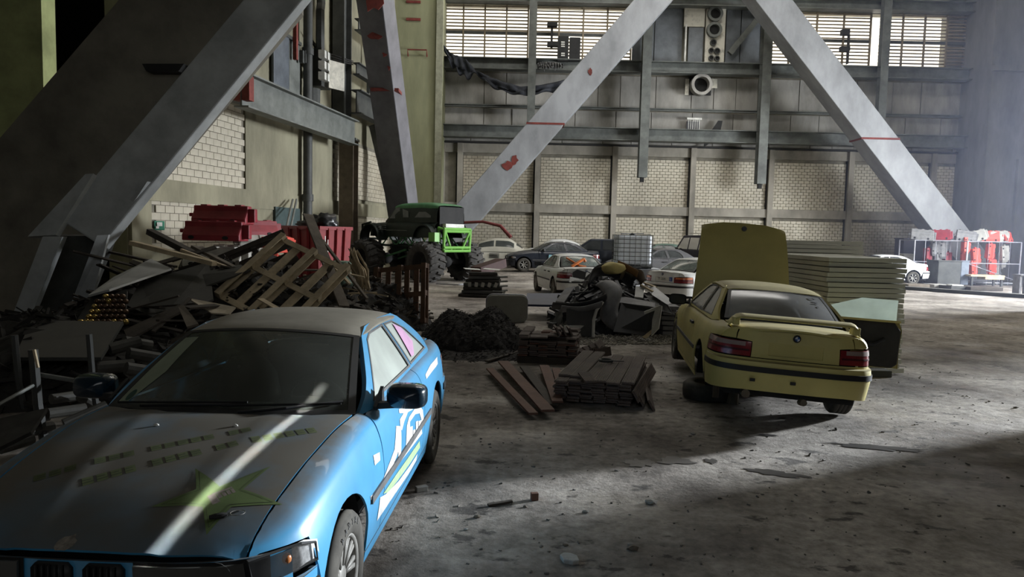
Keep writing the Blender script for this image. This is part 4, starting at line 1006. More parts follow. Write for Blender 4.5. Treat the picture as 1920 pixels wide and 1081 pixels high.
shr = lambda k: [(cx+(p[0]-cx)*k, cy+(p[1]-cy)*k) for p in st2]
link('star_outline', patch(hoodtop(.0022), shr(.86), (.05, .05), holes=[shr(.83)], inward=CEN, flange=0, gap=0), m_hgl, bon)
def letter_row(p0, p1, h, gaps, n):
    a_ = unproj_hood(*p0); b2 = unproj_hood(*p1); d = (b2-a_); d.z = 0; L_ = d.length; d.normalize(); nrm = Vector((-d.y, d.x, 0))
    if nrm.y < 0: nrm = -nrm
    wd = L_/n
    for i in range(n):
        if i in gaps: continue
        c0 = a_+d*(i*wd+.006); c1 = a_+d*((i+1)*wd-.006); rr = random.Random(i*3+n)
        q = [(c0.x, c0.y), (c1.x, c1.y), (c1.x+nrm.x*h, c1.y+nrm.y*h), (c0.x+nrm.x*h, c0.y+nrm.y*h)]
        if any(abs(v[0]) > .66 for v in q): continue
        m = lambda s_, t_: (c0.x+(c1.x-c0.x)*s_+nrm.x*h*t_, c0.y+(c1.y-c0.y)*s_+nrm.y*h*t_)
        g = on_skin(bon, 'green_letter', q, hoodtop(.0015), m_hg2)
        for k in range(2):
            t_ = .33+.34*k; s0 = rr.choice((.0, .25)); s1 = rr.choice((.75, 1.0)); link('stroke_gap', patch(hoodtop(.0022), [m(s0, t_-.05), m(s1, t_-.05), m(s1, t_+.05), m(s0, t_+.05)], (.05, .05), inward=CEN, flange=0, gap=0), m_hgl, g)
letter_row((150, 898), (590, 801), .062, (4, 9, 12), 19)
letter_row((60, 893), (470, 800), .055, (3, 7, 13), 16)
# small logo sticker on the star, key ring, white peeling patch
a_ = unproj_hood(393, 938); b2 = unproj_hood(440, 920); d = b2-a_; d.z = 0; n_ = Vector((-d.y, d.x, 0)).normalized()*.022*(1 if -d.y < 0 or True else 1)
if n_.y > 0: n_ = -n_
m_sk = M('dirty_pink_sticker', (.19, .16, .14), .7, var=.4, scale=60)
for (s0, s1, t0, t1) in ((.0, .30, -1.6, 1.3), (.33, .48, -.6, .8), (.52, .66, -.6, .8), (.70, .84, -.6, .8), (.88, 1.0, -.6, .8), (.2, 1.0, .95, 1.5)):
    pt = lambda s_, t_: (a_.x+d.x*s_+n_.x*t_, a_.y+d.y*s_+n_.y*t_)
    on_skin(bon, 'sticker_letter', [pt(s0, t0), pt(s1, t0), pt(s1, t1), pt(s0, t1)], hoodtop(.003), m_sk)
w0 = unproj_hood(125, 1017); rr = random.Random(5)
on_skin(bon, 'peeled_badge_mark', [(w0.x+.045*rr.uniform(.6, 1)*math.cos(t_), w0.y+.045*rr.uniform(.6, 1)*math.sin(t_)) for t_ in np.linspace(0, 6.283, 14)[:-1]], hoodtop(.002), M('pale_mark', (.24, .22, .19), .8, var=.5, scale=40))
bpy.context.view_layer.update()
def on_hood_w(px, py, dz=0): 
    q = unproj_hood(px, py); return blue.matrix_world @ Vector((q.x, q.y, hoodtop(0)(q.x, q.y).z+dz))
k0 = on_hood_w(410, 972, .012)
ky = empty('key_fob', 'black key fob with a wire ring lying on the blue car\'s bonnet', 'key', k0)
e_ = on_hood_w(428, 969, .012)-k0; MB().tube([-e_*1.0, -e_*.4, e_*.5, e_*.9], [.008, .012, .012, .007], 8).build('fob', m_dark, ky, smooth=True)
MB().lathe([(.028+.0016*math.cos(t_), .0016*math.sin(t_)) for t_ in np.linspace(0, 6.283, 6)[:-1]], 24, 'Z', e_*2.0, closed=True).build('ring', MATS['chrome'], ky, smooth=True)
# washer jets
for px, py in ((293, 798), (441, 799)):
    q = unproj_hood(px, py); MB().blob((q.x, q.y, hoodtop(0)(q.x, q.y).z+.005), (.016, .008, .008), 1, 0).build('washer_jet', m_white, bon, smooth=True)
# lettering and shapes on the car's left flank (towards the light)
m_wl = M('white_lettering', (.62, .62, .62), .6, var=.25, scale=14)
m_wg = M('pale_green_lettering', (.36, .52, .28), .6, var=.25, scale=14)
def flank(off=.003):
    def fn(y, z):
        p = SH.S(y, SH.kz(y, z)); return Vector((-(p.x+off), y, z))
    return fn
def flank_px(px, py):
    mi = blue.matrix_world.inverted(); o_ = mi @ Vector((0, 0, HC)); dr = (mi.to_3x3() @ ray(px, py)); x = -.85
    for _ in range(20):
        t_ = (x-o_.x)/dr.x; q = o_+dr*t_; z = min(max(q.z, .22), .9); x = -SH.S(min(max(q.y, -2), 1.7), SH.kz(q.y, z)).x
    return q
dl = [c for c in part_of(blue, 'door')]; ldoor = min(dl, key=lambda o: sum(v.co.x for v in o.data.vertices)/max(1, len(o.data.vertices)))
def decal(par, name, pts, mat, off=.003):
    q = [flank_px(*p) for p in pts]; poly = [(v.y, v.z) for v in q]
    return link(name, patch(flank(off), poly, (.06, .05), inward=CEN, flange=0, gap=0), mat, par)
# big swash, legs of the first letter, the word beside it and the lower lettering bands
decal(ldoor, 'white_lettering', [(714, 917), (717, 900), (739, 842), (742, 798), (748, 798), (746, 846), (733, 880), (756, 848), (790, 803), (791, 812), (757, 856), (735, 886)], m_wl)
decal(ldoor, 'white_lettering', [(745, 798), (751, 799), (751, 852), (746, 856)], m_wl)
decal(ldoor, 'white_lettering', [(747, 767), (757, 760), (772, 760), (775, 766), (764, 772), (757, 790), (753, 806), (750, 804), (749, 786), (756, 774), (748, 774)], m_wl)
decal(ldoor, 'white_lettering', [(762, 798), (766, 782), (778, 764), (786, 760), (792, 768), (794, 790), (791, 802), (789, 785), (786, 774), (778, 776), (768, 790), (767, 835), (760, 840)], m_wl)
for (x0_, y0_, x1_, y1_) in ((768, 800, 773, 832), (774, 806, 778, 826), (779, 790, 783, 822), (784, 789, 789, 812)):
    decal(ldoor, 'white_lettering', [(x0_, y0_), (x1_, y0_-2), (x1_, y1_-6), (x0_, y1_)], m_wl)
decal(ldoor, 'green_lettering', [(718, 925), (740, 892), (764, 858), (786, 826), (787, 838), (768, 868), (745, 900), (728, 922)], m_wg)
decal(ldoor, 'white_lettering', [(706, 976), (712, 932), (722, 926), (746, 902), (768, 872), (782, 850), (780, 862), (764, 890), (740, 925), (722, 952)], m_wl)
lwing = [c for c in part_of(blue, 'wing')]; lwing = min(lwing, key=lambda o: sum(v.co.x for v in o.data.vertices))
decal(lwing, 'white_sticker', [(699, 853), (711, 847), (712, 862), (702, 872)], m_wl); decal(lwing, 'white_sticker', [(694, 930), (706, 919), (705, 926), (695, 937)], m_wl)
lq = min(part_of(blue, 'quarter_panel'), key=lambda o: sum(v.co.x for v in o.data.vertices))
decal(lq, 'white_lettering', [(797, 702), (806, 684), (819, 668), (820, 682), (808, 698), (799, 710)], m_wl)
# pink sticker on quarter window, round badge in screen, tyre lettering
m_pink = M('pink_window_film', (.50, .28, .44), .7, var=.2)
fn = lambda y, z: (lambda v: Vector((-v.x-.002, v.y, v.z)))(GH(y, z))
qw = [c for c in part_of(blue, 'side_window')]
qwl = min(qw, key=lambda o: sum(v.co.x+v.co.y for v in o.data.vertices)/len(o.data.vertices))
link('pink_film', patch(fn, [(-.78, 1.25), (-.95, 1.20), (-1.05, 1.08), (-.88, 1.0), (-.78, 1.0)], (.05, .05), inward=CEN, flange=0, gap=0), m_pink, qwl)
scr = part_of(blue, 'windscreen')[0]
def screenfn(off):
    def fn(u, v):
        a_ = Vector((.555*u, .165-.07*u*u, 1.318-.042*u*u)); b2 = Vector((.70*u, .93-.19*u*u, .965-.03*u*u)); n_ = (b2-a_).cross(Vector((1, 0, 0))).normalized(); n_ = n_ if n_.z > 0 else -n_
        return a_.lerp(b2, v)+n_*(.025*math.sin(math.pi*v)*(1-.5*u*u)+off)
    return fn
link('emission_badge', patch(screenfn(.004), [(.86+.035*math.cos(t_), .87+.06*math.sin(t_)) for t_ in np.linspace(0, 6.283, 20)[:-1]], (.03, .03), inward=CEN, flange=0, gap=0), M('green_badge', (.015, .06, .045), .5, var=.2), scr)
link('pale_light_band', patch(screenfn(.003), [(.935, .94), (.84, .95), (.72, .60), (.76, .12), (.93, .12), (.935, .5)], (.05, .05), inward=CEN, flange=0, gap=0), M('pale_green_lit_dust', (.25, .29, .21), .8, var=.2, scale=3), scr)  # light on the dusty glass by the pillar, painted as a pale band
fw = [c for c in part_of(blue, 'wheel')]; fw = min(fw, key=lambda o: (o.matrix_local.translation.x-o.matrix_local.translation.y))
for k, ch in enumerate('RADIAL'):
    a_ = R(90+28-k*12); r_ = .262; mt = Matrix.Translation((.1048, r_*math.cos(a_), r_*math.sin(a_))) @ Matrix(((0, 0, 1, 0), (1, 0, 0, 0), (0, 1, 0, 0), (0, 0, 0, 1))) @ Matrix.Rotation(a_-math.pi/2, 4, 'Z')
    link('raised_letter', text_mesh(ch, .045, .001), MATS['car_grey_trim'], fw, mw=mt)
# the light that falls through a slit in the roof onto bonnet and windscreen
s0, s1 = on_hood_w(268, 1052), on_hood_w(570, 770); mid = (s0+s1)/2; d = (s1-s0)
sl = area_light('daylight_slit_in_roof', mid+Vector((1.5, 1.7, 4.0)), mid, .012, d.length*1.0, .9, (1.0, .98, .95), spread=1.0)
zax = (sl.location-mid).normalized(); yax = (d-zax*d.dot(zax)).normalized(); xax = yax.cross(zax)
sl.matrix_world = Matrix.Translation(sl.location) @ Matrix((xax, yax, zax)).transposed().to_4x4()
# ------------------------------------------------------------------ yellow car: spoiler, raised bonnet, open door, missing wheel
sp = MB()
def spf(u, v):
    a = 2*math.pi*v; x = (u*2-1)*.66; e = abs(u*2-1); zz = 1.075-.10*max(0, (e-.86)/.14)**1.6; yy = -2.085+.10*max(0, (e-.85)/.15)**1.4
    return (x, yy+.085*math.cos(a)*(1-.2*e**8), zz+.020*math.sin(a)*(1-.2*e**8)+.012*math.cos(a))
sp.grid(spf, 40, 17); 
so = link('boot_spoiler', sp.mesh('sp', True), p_yel, yel)
for sx_ in (-.60, .60): MB().box((sx_, -2.05, 1.015), (.07, .13, .08)).build('spoiler_foot', p_yel, so, bevel=.01)
MB().box((.06, -2.02, 1.083), (.30, .03, .02)).build('third_brake_light', MATS['tail_light_dark'], so)
m_tape = M('window_sticker_dark', (.05, .05, .05), .7)
rw = part_of(yel, 'rear_window')[0]
def rearfn(off):
    def fn(u, v):
        a_ = Vector((.53*u, -1.105+.06*u*u, 1.302-.03*u*u)); b2 = Vector((.635*u, -1.72+.15*u*u, 1.005-.02*u*u)); n_ = (b2-a_).cross(Vector((1, 0, 0))).normalized(); n_ = n_ if n_.z > 0 else -n_
        return a_.lerp(b2, v)+n_*(.03*math.sin(math.pi*v)*(1-.5*u*u)+off)
    return fn
for (u0, v0, u1, v1) in ((.62, .14, .72, .22), (.66, .26, .78, .30), (.62, .34, .75, .37), (.70, .42, .74, .48), (.74, .10, .80, .16)):
    link('sticker_scrap', patch(rearfn(.004), [(u0, v0), (u1, v0), (u1, v1), (u0, v1)], (.05, .05), inward=CEN, flange=0, gap=0), m_tape, rw)
bo = part_of(yel, 'bonnet')[0]
# hinge along the scuttle: turn the lid up about x at y=.83, z=.98
hg = Vector((0, .85, .985)); bo.matrix_local = Matrix.Translation(hg) @ Matrix.Rotation(R(82), 4, 'X') @ Matrix.Translation(-hg)
MB().lathe([(.0, .0), (.036, .0), (.038, -.005), (.0, -.006)], 18, 'Z', (0, 1.955, .795)).build('badge_recess', MATS['car_grey_trim'], bo)
mb = MB()
for sx_ in (-.5, .5): mb.tube([(sx_, .95, .9), (sx_*.98, 1.05, 1.45)], .012, 6)
link('bonnet_stay', mb.mesh('st'), MATS['car_black_trim'], yel)
# engine bay
mb = MB(); mb.box((0, 1.35, .62), (.5, .8, .3)); mb.box((-.35, 1.6, .62), (.25, .3, .25)); mb.box((0, 1.95, .6), (1.1, .1, .3)); link('engine', mb.mesh('en'), MATS['black_underside'], yel)
# passenger door swung open about its front edge
dpoly = side_poly([(.655, .27), (.655, .60), (.69, .925), (.3, .945), (-.2, .95), (-.60, .955), (-.70, .80), (-.70, .27)])
dh = empty('door_tmp', '', None); 
for k_ in ('label',): del dh[k_]
dm = patch(SH.S, dpoly, (.05, .3), inward=CEN, flange=.03)
hp = Vector((.80, .66, 0)); dr = link('door', dm, p_yel, yel); bpy.data.objects.remove(dh)
OPEN = R(-1)*0+R(91)
dr.matrix_local = Matrix.Translation(hp) @ Matrix.Rotation(OPEN, 4, 'Z') @ Matrix.Translation(-hp)
mb = MB(); mb.prism([(.60, .30), (.62, .90), (-.56, .93), (-.665, .80), (-.665, .34), (-.60, .29)], .05, Matrix(((0, 0, 1, .745), (1, 0, 0, 0), (0, 1, 0, 0), (0, 0, 0, 1)))); o = mb.build('door_card', MATS['cabin_dark'], dr, bevel=.012)
MB().tube([(.74, .45, .62), (.70, .2, .60), (.70, -.30, .60), (.74, -.45, .68)], .03, 8).build('armrest', MATS['car_black_trim'], dr, smooth=True)
mb = MB(); mb.grid(lambda u, v: (lambda q_: (q_.x-.01, q_.y, q_.z))(GH(.50-1.08*u-.10*(1-u)*v*3.0*(u < .5), .95+.26*v)), 12, 5)
glass_mat('pale_door_glass', .80, (.55, .66, .58), tint=(.80, .88, .80))
mb = MB(); pl = [(.46, .94), (.42, 1.06), (-.05, 1.235), (-.52, 1.235), (-.60, .94)]
link('door_glass', patch(lambda y, z: GH(y, z)+Vector((.02, 0, 0)), pl, (.08, .06), inward=CEN, flange=.004, gap=0), MATS['pale_door_glass'], dr)
# hub of the missing wheel
mb = MB(); mb.lathe([(0, -.62), (.06, -.62), (.06, -.72), (.13, -.72), (.13, -.70), (.07, -.76), (0, -.76)], 18, 'X', (0, -1.35, .31)); mb.tube([(-.62, -1.35, .31), (-.3, -1.3, .34), (.3, -1.3, .36)], .05, 8); mb.tube([(-.62, -1.45, .05), (-.62, -1.38, .5)], .035, 8)
link('bare_hub', mb.mesh('hub', True), m_rust if False else MATS['rusty_brown_steel'], yel)
MB().tube([(.1, -2.2, .25), (.1, -2.32, .27)], .035, 8).build('tow_hook', MATS['rusty_brown_steel'], yel)
mb = MB(); mb.tube([(-.45, -1.9, .27), (-.45, -2.2, .28)], .045, 10); mb.blob((-.3, -1.75, .3), (.3, .2, .09), 2, 0); mb.build('exhaust', MATS['rusty_brown_steel'], yel, smooth=True)
for a_ in (-.42, -.02): MB().box((a_, -2.30, .45), (.05, .02, .03)).build('bumper_clip', MATS['car_black_trim'], yel)
# tyre lying under the wheel arch
tp = G(1330, 745)
ty = empty('loose_tyre', 'old black tyre lying flat under the yellow coupe\'s bare hub', 'tyre', (tp.x, tp.y+.05, fh(tp.x, tp.y)))
o = link('tread_ring', MB().lathe([(.17, .015), (.19, 0), (.27, 0), (.31, .03), (.315, .10), (.31, .17), (.27, .205), (.19, .205), (.17, .19)], 36, 'Z', closed=True).mesh('t', True), MATS['dusty_tyre'], ty)
MB().lathe([(.17, .03), (.15, .05), (.15, .15), (.17, .17)], 24, 'Z').build('rim', MATS['rusty_brown_steel'], ty, smooth=True)
tp = G(1378, 760); tag(MB().tube([(tp.x, tp.y+.1, .0), (tp.x+.03, tp.y+.12, .22)], [.07, .05], 10).build('jack_stand', MATS['rusty_brown_steel'], smooth=True), 'rusty iron stub propping the yellow coupe beside the flat tyre', 'stand')
# ================================================================== vehicles further back
def gz(x, y): return fh(x, y)
p_white = M('white_car_paint', (.62, .63, .62), .4, var=.12, scale=1.5, dust=.3, dustcol=(.42, .41, .38), coat=.2)
p_cream = M('cream_white_car_paint', (.52, .50, .42), .45, var=.15, scale=1.5, dust=.3, dustcol=(.38, .36, .30))
p_black = M('dusty_black_car_paint', (.018, .022, .032), .35, var=.2, scale=2, dust=.35, dustcol=(.09, .09, .09), coat=.3)
glass_mat('dark_far_glass', .5, (.06, .065, .065), tint=(.4, .45, .45))
def put_car(X, Y, yaw, **k): return build_car(loc=(X, Y, gz(X, Y)+.01), yaw=yaw, glass=MATS['dark_far_glass'], **k)
glass_mat('greenish_rear_glass', .45, (.22, .27, .25), tint=(.7, .8, .75))
wa = build_car('saloon_car', 'white saloon missing part of its tail, orange straps behind its rear glass', (1.85, 23.7, gz(2, 23.6)), .17, p_white, doors=4, fine=2.0, glass=MATS['greenish_rear_glass'], wheels=(1, 1, 1, 1), boot=True)
MB().tube([(-.35, -1.75, 1.0), (.02, -1.68, 1.22), (.05, -1.66, 1.24), (.10, -1.66, 1.15)], .045, 8).build('orange_strap', M('orange_plastic', (.60, .17, .04), .5, var=.2), wa, smooth=True)
MB().tube([(-.42, -1.35, 1.25), (-.1, -1.75, 1.03), (.1, -1.75, 1.0)], .03, 8).build('orange_strap', MATS['orange_plastic'], wa, smooth=True)
MB().box((-.32, -2.24, .60), (.45, .06, .16), Euler((0, .2, .1)).to_matrix()).build('loose_bumper_piece', p_white, wa)
MB().prism([(0, 0), (.36, -.06), (.40, .16), (.12, .24), (-.02, .15)], .01, Matrix.Translation((-.42, -2.225, .70)) @ Matrix.Rotation(R(90), 4, 'X')).build('torn_opening', m_dark, wa)
wb = build_car('saloon_car', 'white saloon with number plate, its flank half hidden by the raised yellow bonnet', (6.15, 22.2, gz(6.1, 22.2)), -.95, p_white, doors=4, fine=2.0, glass=MATS['greenish_rear_glass'], rear_lens=MATS['amber_lens'], plate_text='TP 5081')
mb = MB(); mb.box((.335, -2.20, .762), (.10, .012, .12)); sq_ = mb.build('country_sticker', M('plate_blue', (.03, .08, .30), .5, var=.1), wb)
link('lettering', text_mesh('L', .10), m_white, sq_, mw=Matrix.Translation((.335, -2.21, .762)) @ Matrix.Rotation(R(90), 4, 'X'))
put_car(1.75, 33.3, R(97), name='hatchback_car', label='black coupe parked side-on behind the white saloon with orange straps', paint=p_black, fine=2.2, badge=False)
bc_ = bpy.data.objects['hatchback_car']
MB().prism([(0, 0), (.28, .02), (.26, .22), (.02, .24)], .01, Matrix(((0, 0, -1, -.872), (-1, 0, 0, .25), (0, 1, 0, .56), (0, 0, 0, 1)))).build('light_blue_sticker', M('sky_blue_sticker', (.22, .45, .52), .6), bc_)
MB().prism([(0, 0), (.34, .05), (.30, .16), (.02, .14)], .01, Matrix(((0, 0, -1, -.872), (-1, 0, 0, -.15), (0, 1, 0, .62), (0, 0, 0, 1)))).build('pale_sticker', m_white, bc_)
put_car(17.3, 34.3, R(92), name='saloon_car', label='bright white saloon beyond the insulated panel stack, tail towards the red barriers', paint=M('bright_white_paint', (.75, .76, .76), .4, var=.08), fine=2.4, rear_lens=MATS['tail_light_red'], doors=4)
put_car(6.05, 30.9, R(100), name='hatchback_car', label='dusty dark grey saloon behind the white tank', paint=M('dusty_grey_paint', (.085, .085, .09), .5, var=.2, dust=.5, dustcol=(.13, .12, .11)), fine=2.4, doors=4, badge=False)
put_car(7.6, 38.0, R(80), name='estate_car', label='dull green car close to the brick wall beside the dark off-roader', paint=M('dull_green_paint', (.10, .16, .13), .5, var=.2), fine=2.6, doors=4, badge=False)
def box_car(name, label, loc, yaw, paint, prof, cab, wins, W_=1.75, taper=.16, r=.36, wb_=2.6, dark=None, extra=None):
    T = empty(name, label, 'car', (loc[0], loc[1], gz(loc[0], loc[1])), (0, 0, yaw))
    X = Matrix(((0, 0, 1, -W_/2), (1, 0, 0, 0), (0, 1, 0, 0), (0, 0, 0, 1)))
    arch = lambda c: arc(c, r, r+.07, 0, 180, 8)[::-1]
    body = prof[:]; low = prof[0][1]
    poly = [p for p in prof]+[(wb_/2+r+.1, low)]+[p for p in arc(wb_/2, low, r+.08, 0, 180, 8)]+[p for p in arc(-wb_/2, low, r+.08, 0, 180, 8)]
    MB().prism(poly, W_, X).build('body', paint, T, bevel=.05)
    mb = MB(); q = len(cab); n_ = []
    for sx, in ((-1,), (1,)): n_ += [(sx*(W_/2-.03-taper*max(0, (z-cab[0][1]))/max(.01, max(c[1] for c in cab)-cab[0][1])), y, z) for y, z in cab]
    mb.add(n_, [tuple(range(q)), tuple(range(q, 2*q))[::-1]]+[(i, (i+1) % q, q+(i+1) % q, q+i) for i in range(q)]); cb_ = mb.build('cabin', paint, T, bevel=.05)
    zt_ = max(c[1] for c in cab); zb_ = cab[0][1]
    for w_ in wins:
        for sx in (-1, 1):
            vs = [(sx*(W_/2-.03-taper*(z-zb_)/(zt_-zb_)+.012), y, z) for y, z in w_]; MB().add(vs, [tuple(range(len(vs)))]).build('side_window', MATS['dark_far_glass'] if dark is None else dark, T)
    for s_ in (0, 1):
        tops = sorted(cab, key=lambda c: -c[1])[:2]; a_ = max(tops, key=lambda c: c[0]) if s_ else min(tops, key=lambda c: c[0]); bots = [c for c in cab if abs(c[1]-zb_) < .05]; b2 = max(bots, key=lambda c: c[0]) if s_ else min(bots, key=lambda c: c[0])
        o_ = .015*(1 if s_ else -1); k = lambda t, f_: (a_[0]+(b2[0]-a_[0])*t+o_*1.5, a_[1]+(b2[1]-a_[1])*t+.01)
        w0_ = W_/2-.14-taper*.85; w1_ = W_/2-.14
        p0 = k(.1, 0); p1 = k(.88, 0); MB().add([(-w0_, *p0), (w0_, *p0), (w1_, *p1), (-w1_, *p1)], [(0, 1, 2, 3)]).build('windscreen' if s_ else 'rear_window', MATS['dark_far_glass'], T)
    for sx in (1, -1):
        for yc in (wb_/2, -wb_/2): wheel(T, (sx*(W_/2-.12), yc, r), sx, fine=2.5, r=r, w_=.24)
        MB().box((sx*(W_/2-.22), max(p[0] for p in prof)+.0, prof[1][1]-.12), (.3, .06, .16)).build('headlight', MATS['chrome'], T); MB().box((sx*(W_/2-.1), min(p[0] for p in prof), prof[-1][1]-.14 if len(prof) > 3 else .8), (.14, .06, .3)).build('tail_light', MATS['tail_light_red'], T)
        MB().blob((sx*(W_/2+.08), cab[0][0]-.45 if False else max(c[0] for c in cab)-.45, zb_+.08), (.1, .06, .09), 1, 0).build('door_mirror', MATS['car_black_trim'], T)
    return T
suv = box_car('off_road_car', 'dark boxy off-road vehicle behind the raised yellow bonnet', (9.0, 34.2), R(14), M('dark_plum_paint', (.035, .032, .045), .5, var=.2, dust=.4, dustcol=(.10, .10, .10)),
    [(2.15, .45), (2.2, .95), (1.0, 1.12), (-2.3, 1.15), (-2.3, .45)], [(1.15, 1.1), (.55, 1.82), (-2.1, 1.86), (-2.28, 1.1)], [[(.85, 1.18), (.42, 1.7), (-.15, 1.72), (-.15, 1.18)], [(-.25, 1.18), (-.25, 1.72), (-1.1, 1.72), (-1.1, 1.18)], [(-1.2, 1.18), (-1.2, 1.72), (-2.0, 1.72), (-2.1, 1.18)]], W_=1.85, r=.40, wb_=2.7)
MB().box((.75, -1, 1.92), (.04, 2.0, .04)).build('roof_rail', MATS['chrome'], suv); MB().box((-.75, -1, 1.92), (.04, 2.0, .04)).build('roof_rail', MATS['chrome'], suv)
box_car('estate_car', 'dark estate car with sloping tail behind the black coupe', (4.15, 36.5), R(82), p_black, [(2.1, .35), (2.15, .75), (.9, .98), (-2.1, 1.0), (-2.15, .35)], [(1.05, .95), (.2, 1.55), (-1.3, 1.57), (-2.05, .97)],
    [[(.8, 1.02), (.15, 1.46), (-.3, 1.48), (-.3, 1.02)], [(-.4, 1.02), (-.4, 1.48), (-1.2, 1.48), (-1.8, 1.02)]], W_=1.7, r=.31)
def beetle(name, label, X, Y, yaw, paint, sh=1.0):
    T = empty(name, label, 'car', (X, Y, gz(X, Y)), (0, 0, yaw))
    dome = hermite([-1.75, -1.5, -1.0, -.3, .3, .8, 1.15], [.80, 1.0, 1.32, 1.49, 1.47, 1.20, .95])
    base = hermite([-2.02, -1.9, -1.4, 0, 1.3, 1.8, 2.02], [.55, .82, .98, .95, .98, .85, .55])
    wd = hermite([-2.02, -1.8, -1.2, 0, 1.2, 1.8, 2.02], [.45, .70, .84, .82, .84, .70, .45])
    def body(u, v):
        y = -2.02+4.04*u; a = math.pi*v; e = lambda t, q: math.copysign(abs(t)**q, t); zb_ = .25
        return (wd(y)*e(math.cos(a), .45), y, zb_+(base(y)-zb_)*e(math.sin(a), .5))
    MB().grid(body, 34, 17).build('body', paint, T, smooth=True, angle=None)
    def cab(off, u0=0, u1=1, v0=0, v1=1):
        def fn(u, v):
            u = u0+(u1-u0)*u; v = v0+(v1-v0)*v; y = -1.75+2.9*u; a = math.pi*v; zt_ = dome(y); k = .80-.22*max(0, math.sin(a))**1.2
            return ((k+off)*math.copysign(abs(math.cos(a))**.6, math.cos(a)), y, .80+(zt_-.80+off)*max(0, math.sin(a))**.75)
        return fn
    MB().grid(cab(0), 30, 21).build('cabin', paint, T, smooth=True, angle=None)
    for sx in (0, 1):
        for (ua, ub) in ((.20, .47), (.50, .82)):
            v0, v1 = (.09, .27) if sx == 0 else (.91, .73)
            MB().grid(cab(.012, ua, ub, v0, v1), 10, 6).build('side_window', MATS['dark_far_glass'], T, smooth=True, angle=None)
    MB().grid(cab(.012, .86, .97, .25, .75), 6, 10).build('windscreen', MATS['dark_far_glass'], T, smooth=True, angle=None); MB().grid(cab(.012, .05, .2, .3, .7), 6, 10).build('rear_window', MATS['dark_far_glass'], T, smooth=True, angle=None)
    for sx in (1, -1):
        for yc in (1.27, -1.24):
            MB().blob((sx*.66, yc, .48), (.24, .52, .42), 3, 0).build('mudguard', paint, T, smooth=True, angle=None)
            o = MB().lathe([(0, .0), (.36, .0), (.36, .02)], 20, 'X', (sx*.895, yc, .33)).build('wheel_arch', MATS['black_underside'], T)
            wheel(T, (sx*.82, yc, .32), sx, fine=2.5, r=.32, w_=.2)
        MB().blob((sx*.62, 1.78, .66), (.13, .10, .14), 2, 0).build('headlight', MATS['chrome'], T, smooth=True)
    for k in range(4): MB().box((.845, -.35-.0*k, .52+.06*k), (.02, .5, .03)).build('stripe', MATS['car_black_trim'], T)
    for k in range(4): MB().box((.845, .55, .52+.06*k), (.02, .5, .03)).build('stripe', MATS['car_black_trim'], T)
    return T
beetle('round_car', 'cream rounded car with domed roof beside the monster truck', -.55, 37.0, R(-92), p_cream)
beetle('round_car', 'white dome-roofed car almost hidden behind the black coupe', 2.4, 38.9, R(88), p_white)
# trailer and tank
tr_ = empty('trailer', 'low silver-grey trailer carrying the white caged tank', 'trailer', (4.05, 24.6, gz(4, 24.6)))
m_alu = M('grey_aluminium', (.33, .34, .36), .45, metal=.3, var=.15)
MB().box((0, 0, .72), (1.9, 1.5, .34)).build('side_board', m_alu, tr_, bevel=.01); MB().box((0, 0, .50), (1.7, 1.4, .10)).build('chassis', m_steel_dark, tr_); MB().bar((.9, 0, .5), (1.7, .2, .42), .08, .08).build('drawbar', m_steel_dark, tr_)
for sy in (-1, 1):
    o = wheel(tr_, (0, sy*.78, .28), 1, fine=2.5, r=.28, w_=.16); o.matrix_local = Matrix.Translation((0, sy*.78, .28)) @ Matrix.Rotation(sy*math.pi/2, 4, 'Z')
ib = empty('caged_tank', 'white plastic liquid tank in a wire cage standing on the trailer', 'tank', (4.05, 24.5, tr_.location.z+.90), (0, 0, .06))
m_plastic = M('translucent_white_plastic', (.72, .76, .82), .4, var=.06)
def rb(s, r_): return None
mb = MB(); mb.box((0, 0, .62), (1.12, .94, .98)); mb.build('bottle', m_plastic, ib, bevel=.07); MB().lathe([(0, .0), (.11, 0), (.11, .06), (0, .06)], 14, 'Z', (0, 0, 1.11)).build('lid', MATS['car_black_trim'], ib)
MB().box((0, 0, .06), (1.2, 1.0, .05)).build('pallet_base', m_steel_dark, ib)
for x in (-.5, 0, .5): MB().box((x, 0, .02), (.12, 1.0, .05)).build('pallet_foot', m_steel_dark, ib)
for k in range(8):
    z = .12+k*.14; MB().tube([(-.59, -.50, z), (.59, -.50, z), (.59, .50, z), (-.59, .50, z), (-.59, -.50, z)], .010, 5).build('cage_bar', m_steel_dark, ib)
for k in range(7):
    x = -.58+k*.193
    for sy in (-.5, .5): MB().tube([(x, sy, .08), (x, sy, 1.12)], .009, 5).build('cage_bar', m_steel_dark, ib)
for sx in (-.59, .59):
    for k in range(5): MB().tube([(sx, -.4+k*.2, .08), (sx, -.4+k*.2, 1.12)], .009, 5).build('cage_bar', m_steel_dark, ib)
MB().tube([(-.5, -.5, 1.14), (.5, .5, 1.17)], .012, 5).build('top_bar', m_steel_dark, ib); MB().tube([(.5, -.5, 1.14), (-.5, .5, 1.17)], .012, 5).build('top_bar', m_steel_dark, ib)
